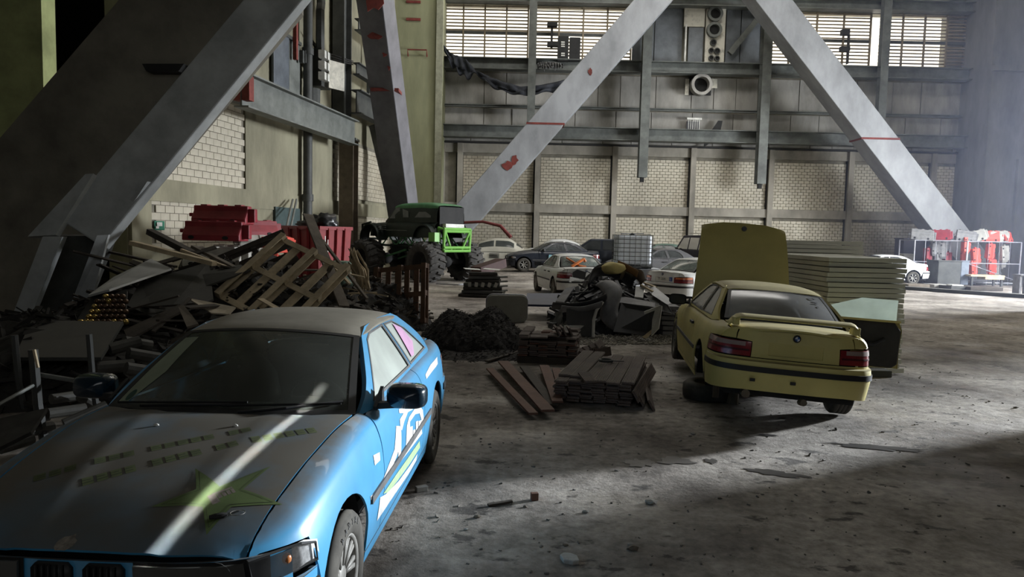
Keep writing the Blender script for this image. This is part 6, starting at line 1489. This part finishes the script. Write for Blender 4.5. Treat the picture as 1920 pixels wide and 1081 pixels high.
panel_stack('panel_stack', 'unseen panel stack added to shade the near floor, outside the view', 9.0, 11.5, 1.0, 9.3, 28, .08, 6)  # unseen blocker, added to keep the side door light off the near floor
sheet('cream_sheet', 'single pale panel leaning out at the foot of the tall panel stack', [(1640, 700, 10.55), (1692, 698, 10.65), (1692, 690, 10.65), (1640, 690, 10.55)], .03, m_foam, 'panel')
p = onfloor(1650, 706); tag(MB().box((p.x, p.y+.1, p.z+.05), (.34, .22, .10)).build('dark_block', m_steel_dark, bevel=.01), 'small dark block on the floor under the open yellow door', 'block')
# ------------------------------------------------------------------ bark heap and decking stacks
m_bark = M('black_mulch', (.022, .019, .017), .9, var=.5, scale=8)
g0 = onfloor(885, 652)
Hm = mound('mulch_heap', 'black mulch heap between the blue coupe and the decking stacks', g0.x, g0.y+.55, 1.05, 1.15, .62, m_bark, 50, 2, chips=2600, chipmat=m_bark, chip=(.015, .07))
mound('mulch_heap', 'thin apron of mulch spreading towards the loose boards', g0.x+.1, g0.y-.5, 1.3, .9, .10, m_bark, 40, 5, chips=900, chipmat=m_bark, chip=(.015, .08))
def grooved(L_, W_, th, n=8):
    mb = MB(); pr = []; 
    for k in range(n):
        x0 = -W_/2+W_*k/n; x1 = x0+W_/n*.62; x2 = -W_/2+W_*(k+1)/n; pr += [(x0, th/2), (x1, th/2), (x1, th/2-.010), (x2, th/2-.010)]
    pr += [(W_/2, -th/2), (-W_/2, -th/2)]; mb.prism(pr, L_, Matrix(((1, 0, 0, 0), (0, 0, 1, -L_/2), (0, 1, 0, 0), (0, 0, 0, 1)))); return mb.mesh('decking_board')
gb = {L_: grooved(L_, .145, .026) for L_ in (1.9, .95, .62, .35, .22)}
p0 = onfloor(1132, 760)
dk_ = empty('decking_stack', 'flat stack of grooved brown decking boards with a round ring on top', 'stack', (p0.x+.12, p0.y+.95, p0.z), (0, 0, R(-15)))
rr = random.Random(8)
for lay in range(9):
    for k in range(6):
        if lay < 8 or k != 2: link('decking_board', gb[1.9], m_deck, dk_, mw=Matrix.Translation((-.375+.15*k+rr.uniform(-.012, .012), rr.uniform(-.06, .06)+(.16 if lay == 8 and k < 2 else 0), .05+.029*lay)) @ Matrix.Rotation(rr.uniform(-.012, .012), 4, 'Z'))
MB().box((-.3, 0, .02), (.08, 1.8, .05)).build('bearer', m_wood4, dk_); MB().box((.3, 0, .02), (.08, 1.8, .05)).build('bearer', m_wood4, dk_)
link('decking_board', gb[.35], m_deck, dk_, mw=Matrix.Translation((-.08, -.88, .31)) @ Matrix.Rotation(.4, 4, 'Z') @ Matrix.Rotation(.1, 4, 'X'))
for k, (x, z, rz) in enumerate(((.50, .10, .05), (.56, .06, .12), (.53, .16, -.03))): link('decking_board', gb[1.9], m_deck, dk_, mw=Matrix.Translation((x, -.05*k, z)) @ Matrix.Rotation(rz, 4, 'Z') @ Matrix.Rotation(R(60), 4, 'Y'))
rg = empty('rubber_ring', 'round dark ring with a handle tab lying on the decking stack', 'ring', Vector(dk_.location)+Vector((0.05, .25, .325)))
MB().lathe([(.085+.018*math.cos(t_), .018*math.sin(t_)) for t_ in np.linspace(0, 6.283, 7)[:-1]], 24, 'Z', closed=True).build('ring', m_steel_dark, rg, smooth=True); MB().box((.16, -.02, 0), (.14, .04, .012)).build('tab', m_steel_dark, rg)
# block pallet behind
p0 = onfloor(1035, 682)
bp_ = empty('block_stack', 'pallet of short grooved decking offcuts beside the mulch heap', 'stack', (p0.x-.0, p0.y+.65, p0.z), (0, 0, R(-8)))
MB().box((0, 0, .05), (.9, 1.15, .10)).build('pallet_base', m_wood4, bp_)
for lay in range(11):
    for k in range(6):
        for j in range(3):
            if lay > 7 and rr.random() < .5: continue
            link('offcut', gb[.35], m_deck if rr.random() < .85 else m_redb, bp_, mw=Matrix.Translation((-.36+.147*k+rr.uniform(-.02, .02), -.38+.38*j+rr.uniform(-.05, .05), .12+.030*lay)) @ Matrix.Rotation(rr.uniform(-.09, .09), 4, 'Z') @ Matrix.Rotation(rr.uniform(-.05, .05)*(lay > 7), 4, 'X'))
for k in range(3): link('offcut', gb[.35], m_deck, bp_, mw=Matrix.Translation((.12+.1*k, -.25, .48)) @ Matrix.Rotation(.2, 4, 'Z') @ Matrix.Rotation(R(65), 4, 'Y'))
p0 = onfloor(1108, 672)
sp_ = empty('offcut_heap', 'few leaning grooved boards between the two decking stacks', 'stack', (p0.x, p0.y+.35, p0.z), (0, 0, R(-40)))
for k in range(6): link('decking_board', gb[.62], m_deck, sp_, mw=Matrix.Translation((-.1+.05*k, .02*k, .05+.03*k)) @ Matrix.Rotation(.15*k-.3, 4, 'Z') @ Matrix.Rotation(R(10+8*k), 4, 'Y'))
for k in range(3): link('decking_board', gb[.35], m_deck, sp_, mw=Matrix.Translation((.22+.06*k, -.1, .12)) @ Matrix.Rotation(R(78), 4, 'Y') @ Matrix.Rotation(.1*k, 4, 'X'))
# fan of loose boards
for i, (x0, y0, x1, y1, w_, lab) in enumerate(((918, 700, 1000, 783, .10, 'narrow reddish board at the outer side of the fan of loose boards'), (943, 690, 1027, 782, .15, 'wide reddish board second in the fan, overlapping the narrow one'), (982, 696, 1038, 766, .12, 'dark board in the middle of the fan of loose boards'), (1020, 698, 1045, 765, .13, 'reddish board fourth in the fan beside the decking stack'), (1042, 700, 1056, 745, .11, 'short board at the inner side of the fan touching the decking stack'))):
    a, b = onfloor(x0, y0), onfloor(x1, y1); a.z = .05+.028*(i % 2)+.02; b.z = .045+.028*(i % 2); c = (a+b)/2; o = MB().bar(a-c, b-c, w_, .024).build('loose_board', m_redb if i != 2 else m_wood4, bevel=.002); o.location = c; tag(o, lab, 'board')
board('plank', 'thin stick lying on the dirt below the mulch heap', (913, 676), 0, (972, 662), 0, .05, .02, m_wood4) if False else None
a, b = onfloor(912, 680), onfloor(978, 660); o = MB().bar(a+Vector((0, 0, .03)), b+Vector((0, 0, .05)), .07, .025).build('plank', m_wood4); tag(o, 'single dark stick on the dirt between mulch heap and loose boards', 'plank')
# ------------------------------------------------------------------ middle distance
p0 = onfloor(950, 602)
cb_ = empty('enamel_casing', 'grey-beige round-cornered metal casing standing on edge behind the mulch', 'casing', (p0.x, p0.y, p0.z), (0, 0, R(4)))
def rrect(w_, h_, r_, n=6): 
    o = []
    for cx, cy, a0 in ((w_/2-r_, h_/2-r_, 0), (-w_/2+r_, h_/2-r_, 90), (-w_/2+r_, -h_/2+r_, 180), (w_/2-r_, -h_/2+r_, 270)): o += arc(cx, cy, r_, a0, a0+90, n)
    return o
X = Matrix(((1, 0, 0, 0), (0, 0, -1, 0), (0, 1, 0, 0), (0, 0, 0, 1)))
W_ = .90; H_ = .60
MB().prism(rrect(W_, H_, .13), .05, Matrix.Translation((0, 0, H_/2)) @ X).build('face', M('grey_beige_enamel', (.27, .265, .22), .5, var=.2, scale=2), cb_, bevel=.012)
o_ = [(x, y) for x, y in rrect(W_+.02, H_+.02, .14)]; MB().tube([(x, .08, H_/2+y) for x, y in o_]+[(o_[0][0], .08, H_/2+o_[0][1])], .014, 6, cap=False).build('rim', m_alu, cb_)
MB().prism(rrect(W_, H_, .13), .14, Matrix.Translation((0, .22, H_/2)) @ X).build('back_tray', m_steel_dark, cb_)
# dark blue flat panel behind
sheet('blue_sheet', 'dark blue flat panel lying beyond the grey-beige casing', [(985, 574, 16.4), (1072, 576, 16.4), (1062, 553, 18.0), (988, 553, 18.0)], .05, M('navy_sheet', (.02, .03, .07), .5), 'panel')
# metal parts stack near the monster truck
t = empty('machine_parts_stack', 'stack of black castings topped with white papers in front of the monster truck', 'stack', onfloor(905, 556))
for k in range(7):
    MB().box((rr.uniform(-.05, .05), .3+rr.uniform(-.05, .05), .06+.11*k), (1.35-.08*k, .8-.05*k, .085), Euler((0, 0, rr.uniform(-.15, .15))).to_matrix()).build('casting', m_steel_dark if k % 2 else m_scrap, t, bevel=.01)
for k in range(5): MB().box((-.4+.2*k, -.1, .40), (.10, .02, .14), Euler((0, .1*k, .1)).to_matrix()).build('tag_plate', m_panel, t)
for a_, b_, c_ in ((-.35, 0, .3), (.25, .1, -.2)): MB().box((a_, b_+.2, .86), (.5, .3, .012), Euler((.06, .05, c_)).to_matrix()).build('paper', m_white, t)
for k in range(4): MB().tube([(.3, -.1+.1*k, .2+.14*k), (.75, .25, .22+.14*k)], .03, 6).build('rod', m_steel, t)
a, b = P(893, 508, 25.5), P(940, 492, 26.5); tag(MB().bar(a, b, .5, .30).build('rusty_channel', M('dull_red_channel', (.045, .015, .013), .7)), 'dull red steel channel lying behind the stack of black castings', 'channel')
tag(MB().box((P(916, 512, 26).x, 26, .22), (.7, .6, .44)).build('packing_block', m_scrap), 'dark block under the dull red channel', 'block')
o = MB().tube([onfloor(818, 534)+Vector((0, 0, .06)), onfloor(858, 536)+Vector((0, 0, .06)), onfloor(905, 531)+Vector((0, 0, .06))], .03, 6).build('hose', m_alu, smooth=True); tag(o, 'thin pale hose on the floor between upright pallet and black castings', 'hose')
# car-parts pile
m_bp = M('black_bumper_plastic', (.022, .023, .027), .45, var=.3, scale=3, dust=.4, dustcol=(.10, .10, .105))
m_gp = M('grey_dusty_plastic', (.17, .17, .18), .6, var=.35, scale=4)
g0 = onfloor(1140, 632)
mound('parts_heap', 'black core of the car parts pile between the white saloons', g0.x+.15, g0.y+1.6, 1.25, 1.35, .95, M('black_plastic_heap', (.018, .019, .024), .5, var=.4), 44, 15, chips=160, chipmat=m_bp, chip=(.15, .5))
def strip_part(name, label, pts, w_, th, mat, cat, twist=0):
    """a bent panel: a band swept along points, w_ wide along the up-ish direction"""
    vs = [P(*p[:2], p[2]) for p in pts]; c = sum(vs, Vector())/len(vs); mb = MB(); n = len(vs); cv = []
    for i in range(n*5-4):
        t_ = i/5; k = min(int(t_), n-2); f_ = t_-k; q = [vs[max(k-1, 0)], vs[k], vs[k+1], vs[min(k+2, n-1)]]
        cv.append(.5*((2*q[1])+(-q[0]+q[2])*f_+(2*q[0]-5*q[1]+4*q[2]-q[3])*f_*f_+(-q[0]+3*q[1]-3*q[2]+q[3])*f_**3))
    m = len(cv)
    def fn(u, v):
        i = min(int(round(u*(m-1))), m-1); p = cv[i]-c; d = Vector(w_ if not callable(w_) else w_(u)); b = math.sin(math.pi*v)*.25*d.length
        dd = (cv[min(i+1, m-1)]-cv[max(i-1, 0)]).normalized(); n_ = dd.cross(d).normalized(); return p+d*(v-.5)+n_*b*.6
    mb.grid(fn, m, 6); o = mb.build(name, mat, smooth=True, angle=None, solid=th); o.location = c; return tag(o, label, cat)
strip_part('bumper', 'grey dusty bumper bent in a V at the middle of the car parts pile', [(1132, 530, 14.6), (1150, 548, 14.2), (1142, 590, 13.9), (1170, 618, 13.7)], (.34, -.1, .10), .012, m_gp, 'bumper')
strip_part('bumper', 'black bumper curling over the top of the car parts pile', [(1098, 545, 15.2), (1112, 512, 15.6), (1150, 506, 15.8), (1190, 530, 15.4)], (.05, -.25, .30), .012, m_bp, 'bumper')
strip_part('bumper', 'brown-grey wing liner on the crest of the parts pile', [(1160, 520, 15.6), (1180, 512, 15.6), (1200, 516, 15.5), (1206, 534, 15.3)], (.05, -.2, .22), .012, m_wood3, 'liner')
strip_part('bumper', 'long black bumper lying flat at the left of the parts pile', [(1036, 572, 14.6), (1075, 574, 14.2), (1110, 568, 14.0), (1136, 556, 14.0)], (.0, -.28, .16), .012, m_bp, 'bumper')
strip_part('bumper', 'second long bumper under the flat black one', [(1052, 578, 14.2), (1090, 580, 13.9), (1128, 570, 13.7)], (.0, -.25, .14), .012, m_gp, 'bumper')
sheet('dark_door_card', 'tall dark panel with pale curled edge at the left of the parts pile', [(1062, 580, 14.0), (1062, 628, 13.7), (1112, 632, 13.6), (1114, 590, 13.8), (1122, 575, 13.9)], .03, M('dark_grey_card', (.07, .07, .072), .7), 'panel')
o = MB().tube([P(1112, 632, 13.55), P(1113, 600, 13.65), P(1118, 582, 13.75), P(1130, 566, 13.85)], .03, 7).build('edge_trim', m_whiteb, smooth=True); tag(o, 'pale curved edge strip on the tall dark panel of the parts pile', 'strip')
sheet('black_box', 'open black boot liner with pale rim at the right of the parts pile', [(1150, 622, 13.4), (1222, 630, 13.3), (1228, 580, 13.5), (1165, 568, 13.9)], .04, m_bp, 'liner')
sheet('white_board', 'pale panel standing on end beside the black boot liner', [(1222, 630, 13.2), (1236, 616, 13.2), (1242, 574, 13.4), (1232, 572, 13.4), (1224, 600, 13.3)], .03, m_whiteb, 'panel')
sheet('white_board', 'short pale slat projecting from the black boot liner', [(1208, 584, 13.3), (1238, 572, 13.3), (1240, 577, 13.3), (1209, 589, 13.3)], .03, m_whiteb, 'slat')
sheet('white_board', 'pale floor level corner piece at the foot of the boot liner', [(1204, 632, 13.2), (1224, 616, 13.3), (1228, 620, 13.3), (1212, 634, 13.2)], .02, m_wood, 'slat')
sheet('grey_strip', 'grey strip panel across the top of the black boot liner', [(1150, 568, 14.2), (1228, 578, 14.0), (1228, 570, 14.3), (1160, 556, 14.6)], .03, m_gp, 'panel')
sheet('silver_bodywork', 'long silver body panel sliding down right towards the yellow car', [(1214, 534, 15.6), (1226, 536, 15.2), (1262, 566, 14.0), (1250, 570, 13.8), (1222, 552, 14.6)], .02, m_alu, 'panel')
sheet('black_bodywork', 'black sheet slumped under the silver body panel', [(1206, 548, 15.2), (1240, 552, 14.6), (1262, 588, 13.8), (1230, 580, 13.8)], .03, m_bp, 'panel')
sheet('curved_bodywork', 'silver-grey curved strip at the left flank of the parts pile', [(1042, 564, 15.2), (1060, 540, 15.6), (1078, 536, 15.6), (1058, 566, 15.0)], .03, m_gp, 'panel')
sheet('cardboard', 'pale wood-like box flap upright on the parts pile', [(1192, 536, 15.0), (1208, 538, 15.0), (1206, 558, 14.6), (1190, 556, 14.6)], .03, m_whiteb, 'flap')
board('plank', 'short yellow-brown stick on the right of the parts pile', (1202, 534), 15.0, (1224, 546), 14.8, .06, .03, m_wood)
board('plank', 'light batten above the yellow-brown stick on the parts pile', (1208, 530), 15.4, (1230, 538), 15.2, .08, .03, m_wood)
o = MB().blob((0, 0, 0), (.25, .18, .13), 3, .12, 1.5, 3).build('foam_cushion', M('yellow_foam', (.62, .52, .22), .8, var=.2), smooth=True, angle=None); o.location = P(1150, 503, 15.3); tag(o, 'yellow foam lump on top of the car parts pile', 'foam')
strip_part('bumper', 'orange-brown strip beside the yellow foam on the parts pile', [(1158, 494, 15.4), (1176, 502, 15.3), (1196, 514, 15.2)], (.02, -.1, .14), .012, M('orange_brown', (.28, .15, .06), .7), 'strip')
mound('parts_heap', 'black heap rising to the yellow foam behind the car parts pile', P(1140, 560, 17.2).x, 17.2, 1.1, 1.1, 1.1, MATS['black_plastic_heap'], 36, 25, chips=90, chipmat=m_bp, chip=(.15, .4))
for i, (px, py, lab) in enumerate(((1100, 626, 'white board end on the ground between block stack and parts pile'), (1246, 600, 'pale offcut lying in the stack beside the yellow car mirror'))):
    p = onfloor(px, py+6); tag(MB().box((p.x-.2, p.y, p.z+.12), (.5, .06, .2), Euler((0, 0, .3)).to_matrix()).build('white_offcut', m_whiteb), lab, 'offcut')
for k in range(6):
    p = onfloor(1250, 632); tag(MB().box((p.x+.12, p.y+.5, p.z+.06+.1*k), (.35, .5, .07), Euler((0, 0, rr.uniform(-.1, .1))).to_matrix()).build('grey_slab', m_gp), 'grey slab in the small stack beside the yellow coupe\'s front wing', 'slab', 'grey slabs by the yellow coupe')
# gravel strip in front of the pile
gm = MB(); rr = random.Random(31)
for i in range(1500):
    p = G(rr.uniform(1060, 1262), rr.uniform(628, 645)); s_ = rr.uniform(.012, .035); gm.box((p.x, p.y, fh(p.x, p.y)+s_*.3), (s_*1.5, s_, s_*.8), Euler((rr.random(), rr.random(), rr.random()*3)).to_matrix())
tag(gm.build('gravel', M('pale_gravel', (.36, .34, .30), .9, var=.5, scale=3)), 'pale gravel strip in front of the car parts pile', 'gravel', kind='stuff')
# small things on the near floor
p = onfloor(1067, 1046)
o = MB().prism([(-.055, .02), (-.03, .05), (.01, .045), (.05, .02), (.06, -.04), (.02, -.05), (-.035, -.035)], .03, Matrix.Rotation(.1, 4, 'X')).build('stone', M('pale_stone', (.42, .41, .38), .8, var=.2, scale=20), bevel=.006); o.location = p; tag(o, 'pale flat stone lying alone near the bottom of the floor', 'stone')
p = onfloor(1002, 935); o = MB().box((0, 0, .028), (.055, .04, .055)).build('wood_block', m_redb, bevel=.003); o.location = p; o.rotation_euler.z = .2; tag(o, 'small brown wooden block standing in the lit dirt', 'block')
a, b = onfloor(915, 946), onfloor(960, 940); tag(MB().bar(a+Vector((0, 0, .012)), b+Vector((0, 0, .012)), .03, .015).build('stick', m_wood4), 'flat dark stick beside the small wooden block', 'stick')
p = onfloor(790, 917); o = MB().box((0, 0, .02), (.09, .05, .04)).build('stone', m_panel, bevel=.004); o.location = p; o.rotation_euler.z = .5; tag(o, 'grey brick fragment beside the blue coupe\'s sill', 'stone')
for i, (px, py, s_) in enumerate(((895, 967, .03), (1182, 1020, .025), (1186, 1028, .04), (920, 1076, .02), (1388, 806, .03), (1300, 812, .03), (985, 948, .02), (1220, 942, .05), (1350, 932, .02), (874, 990, .02), (1060, 1020, .02), (1098, 958, .03))):
    p = onfloor(px, py); o = MB().blob((0, 0, s_*.3), (s_, s_*.7, s_*.4), 1, .3, 2, i).build('pebble', m_panel if i % 2 else m_wood3); o.location = p; tag(o, 'small pebble on the lit dirt floor', 'pebble', 'pebbles on the lit dirt floor')
# ragged puddle-like dark tar patches
m_tar = M('dark_tar_patch', (.045, .04, .037), .5, var=.3, scale=6)
for i, (px, py, rx, ry) in enumerate(((1200, 866, .16, .13), (1268, 862, .20, .12), (1333, 863, .07, .08), (1455, 884, .28, .09), (1650, 835, .55, .10), (1440, 812, .12, .05))):
    p = onfloor(px, py); rr = random.Random(i+3); n = 26; vs = [Vector((p.x, p.y, fh(p.x, p.y)+.006))]
    for k in range(n):
        a = 2*math.pi*k/n; r_ = rr.uniform(.55, 1.1); x = p.x+rx*r_*math.cos(a); y = p.y+ry*r_*math.sin(a)-(.25*(x-p.x) if i in (3, 4) else 0); vs.append(Vector((x, y, fh(x, y)+.005)))
    o = MB().add(vs, [(0, k+1, (k+1) % n+1) for k in range(n)]).build('tar_patch', m_tar); tag(o, ['ragged dark patch in the lit dirt, first of three in a row', 'widest dark patch of the three in a row', 'small round dark patch ending the row of three', 'slanting dark patch right of the row of three', 'long broken dark patch in front of the panel stack side', 'small dark mark under the yellow coupe\'s shadow edge'][i], 'patch')
# ------------------------------------------------------------------ far right: barriers and cages by the tower
m_wire = M('galvanised_wire', (.36, .36, .40), .5, metal=.4, var=.2)
def cage(label, cx, cy, w_, d_, h_):
    t = empty('wire_cage', label, 'cage', (cx, cy, fh(cx, cy)))
    for x in (-w_/2, w_/2):
        for y in (-d_/2, d_/2): MB().tube([(x, y, 0), (x, y, h_)], .035, 6).build('post', m_wire, t)
    for z in (.12, h_*.5, h_):
        for (a, b) in (((-w_/2, -d_/2), (w_/2, -d_/2)), ((-w_/2, d_/2), (w_/2, d_/2)), ((-w_/2, -d_/2), (-w_/2, d_/2)), ((w_/2, -d_/2), (w_/2, d_/2))): MB().tube([(*a, z), (*b, z)], .025, 6).build('rail', m_wire, t)
    for k in range(1, 5): MB().tube([(-w_/2+w_*k/5, -d_/2, 0), (-w_/2+w_*k/5, -d_/2, h_)], .012, 5).build('wire', m_wire, t)
    MB().tube([(-w_/2, -d_/2, h_*.5), (w_/2, -d_/2, h_*.1)], .02, 5).build('brace_wire', m_wire, t); MB().box((0, 0, .06), (w_, d_, .06)).build('base', m_steel_dark, t)
    return t
YC = 35.6; cx1 = P(1845, 480, YC).x
cage('wire cage packed with red and white barriers before the tower', cx1, YC, 2.6, 1.4, 2.1); cage('wire cage of grey and red barriers left of the brightly filled cage', P(1748, 480, YC+.5).x, YC+.5, 2.6, 1.4, 2.1)
def cone(label, p, mat, rx, ry, sc, grp=None):
    t = empty('traffic_cone', label, 'cone', p, (rx, ry, 0), grp); MB().lathe([(0, .02), (.22, .02), (.20, .06), (.04, .72), (0, .72)], 16, 'Z').build('cone_body', mat, t, smooth=True); MB().box((0, 0, .01), (.5, .5, .035)).build('base', mat, t, bevel=.01)
    MB().lathe([(.13, .32), (.145, .30), (.095, .48), (.085, .48)], 16, 'Z').build('band', m_white, t, smooth=True); t.scale = (sc,)*3; return t
rr = random.Random(12)
cells = [(1805, 448, 'r'), (1808, 474, 'r'), (1822, 470, 'r'), (1835, 470, 'w'), (1850, 460, 'r'), (1862, 478, 'r'), (1876, 465, 'w'), (1884, 478, 'w'), (1818, 492, 'r'), (1836, 488, 'w'), (1852, 490, 'r'), (1868, 492, 'w')]
for i, (px, py, c) in enumerate(cells):
    p = P(px, py+10, YC-.1+.3*(i % 2)); t = empty('road_barrier', ('red' if c == 'r' else 'white')+' plastic barrier standing on end inside the bright cage by the tower', 'barrier', p, (0, R(90)+rr.uniform(-.15, .15), rr.uniform(-.3, .3)+R(90)*(i % 2)), ('red' if c == 'r' else 'white')+' barriers in the bright cage'); barrier_parts(t, m_orp if c == 'r' else m_whp); t.scale = (.62,)*3
for i, (px, py, c) in enumerate(((1746, 455, 'w'), (1752, 475, 'w'), (1748, 492, 'w'), (1760, 460, 'w'), (1734, 470, 'k'), (1770, 478, 'k'))):
    p = P(px, py+8, YC+.4); t = empty('road_barrier', 'dusty grey plastic barrier packed in the dim cage' if c == 'w' else 'dark red barrier packed in the dim cage', 'barrier', p, (0, R(90), rr.uniform(-.2, .2)), 'grey barriers in the dim cage' if c == 'w' else 'dark red barriers in the dim cage'); barrier_parts(t, M('grey_barrier_plastic', (.22, .22, .22), .6, var=.3) if c == 'w' else m_redp); t.scale = (.62,)*3
for px, py, m_, lab, sx in ((1765, 438, m_redp, 'red folded barrier heaped on the dim cage', 1.0), (1728, 438, MATS['grey_barrier_plastic'], 'grey flat barrier heaped on the end of the dim cage', 1.2), (1832, 438, m_whp, 'white barrier slumped on the bright cage beside the red cone shape', 1.1), (1872, 436, m_whp, 'white barrier sloping down at the outer side of the bright cage', 1.0), (1856, 438, m_orp, 'upright red barrier topping the bright cage between two white ones', 1.0), (1888, 440, m_orp, 'red barrier on the outer corner of the bright cage', .8), (1808, 446, MATS['grey_barrier_plastic'], 'grey barrier bridging the two cages', 1.1)):
    p = P(px, py+2, YC); p.z = fh(p.x, p.y)+2.1; t = empty('road_barrier', lab, 'barrier', p, (rr.uniform(-.2, .2), rr.uniform(-.35, .35), rr.uniform(-.5, .5))); barrier_parts(t, m_); t.scale = (.72*sx, .72, .85)
# bins, boards, benches in front of the cages
def fbox(name, label, px0, px1, pyt, pyb, dep, mat, cat):
    a = onfloor((px0+px1)/2, pyb); Y = a.y; x0 = P(px0, pyb, Y).x; x1 = P(px1, pyb, Y).x; zt = P((px0+px1)/2, pyt, Y).z; t = empty(name, label, cat, (a.x, Y+dep/2, a.z))
    h = zt-a.z; MB().box((0, 0, h/2+.02), (x1-x0, dep, h)).build('body', mat, t, bevel=.02); MB().box((0, 0, h+.02), (x1-x0+.06, dep+.06, .05)).build('lid', mat, t, bevel=.01); return t
fbox('dark_bin', 'dark square bin in front of the two cages', 1757, 1800, 490, 534, 1.0, m_steel_dark, 'bin'); fbox('grey_locker', 'grey-blue upright locker beside the dark bin', 1800, 1815, 490, 534, .5, M('grey_blue_locker', (.16, .19, .24), .5), 'locker')
bt = empty('workbench', 'low bench with a pale wooden top before the bright cage', 'bench', onfloor(1842, 535)); MB().box((0, 0, .50), (1.6, .7, .08)).build('top', m_wood, bt); MB().box((.3, -.1, .40), (.9, .6, .12)).build('crossbar', m_wood, bt)
for x in (-.7, .7):
    for y in (-.28, .28): MB().box((x, y, .23), (.08, .08, .46)).build('leg', m_steel_dark, bt)
for x0, x1, y_, lab, m_ in ((1738, 1775, 537, 'grey flat slab on the floor left of the dark bin', m_panel), (1770, 1800, 540, 'dark pallet with white scraps in front of the dark bin', m_steel_dark), (1805, 1870, 542, 'long low dark pallet in front of the bench', m_wood4), (1690, 1735, 537, 'brown flat board on the floor beyond the panel stack', m_wood3)):
    a, b = onfloor(x0, y_), onfloor(x1, y_+2); c = (a+b)/2; o = MB().box((0, 0, .08), ((b-a).length, .9, .14)).build('floor_slab', m_, bevel=.01); o.location = c; tag(o, lab, 'slab')
p = onfloor(1785, 541); tag(MB().box((p.x, p.y-.2, p.z+.19), (.5, .4, .04)).build('white_scrap', m_white), 'white scrap on the dark pallet before the bin', 'scrap')
a, b = onfloor(1690, 541), onfloor(1960, 560); o = MB().bar(a+Vector((0, 0, .06)), b+Vector((0, 0, .06)), .5, .14).build('floor_kerb', m_steel_dark); tag(o, 'long dark floor channel edge running in front of the cages', 'kerb')
fbox('plastic_crate', 'white plastic crate on the floor behind the bright white saloon', 1692, 1710, 477, 526, .4, m_whp, 'crate')
fbox('dark_machine', 'tall dark covered machine behind the far white saloon', 1690, 1738, 448, 525, .9, M('dark_cover', (.04, .038, .05), .8), 'machine')
p = onfloor(1915, 552); t = empty('small_trestle', 'grey trestle at the very edge beside the floor channel', 'trestle', p); MB().box((0, 0, .8), (.5, .5, .05)).build('top', m_gp, t)
for x in (-.2, .2): MB().box((x, 0, .4), (.08, .4, .8)).build('leg', m_gp, t)

# ------------------------------------------------------------------ dusty haze hanging in the light of the side openings
hm = bpy.data.materials.new('dusty_haze'); hm.use_nodes = True; n = hm.node_tree.nodes; l = hm.node_tree.links; n.remove(n['Principled BSDF'])
vs = n.new('ShaderNodeVolumeScatter'); vs.inputs['Color'].default_value = (.62, .70, 1.0, 1); vs.inputs['Density'].default_value = .0055; vs.inputs['Anisotropy'].default_value = .2; l.new(vs.outputs[0], n['Material Output'].inputs['Volume'])
hz = MB().box((22, 29.95, 7), (14, 16.2, 14)).build('haze', hm); tag(hz, 'bluish dusty haze hanging before the stair tower', 'haze', kind='stuff')
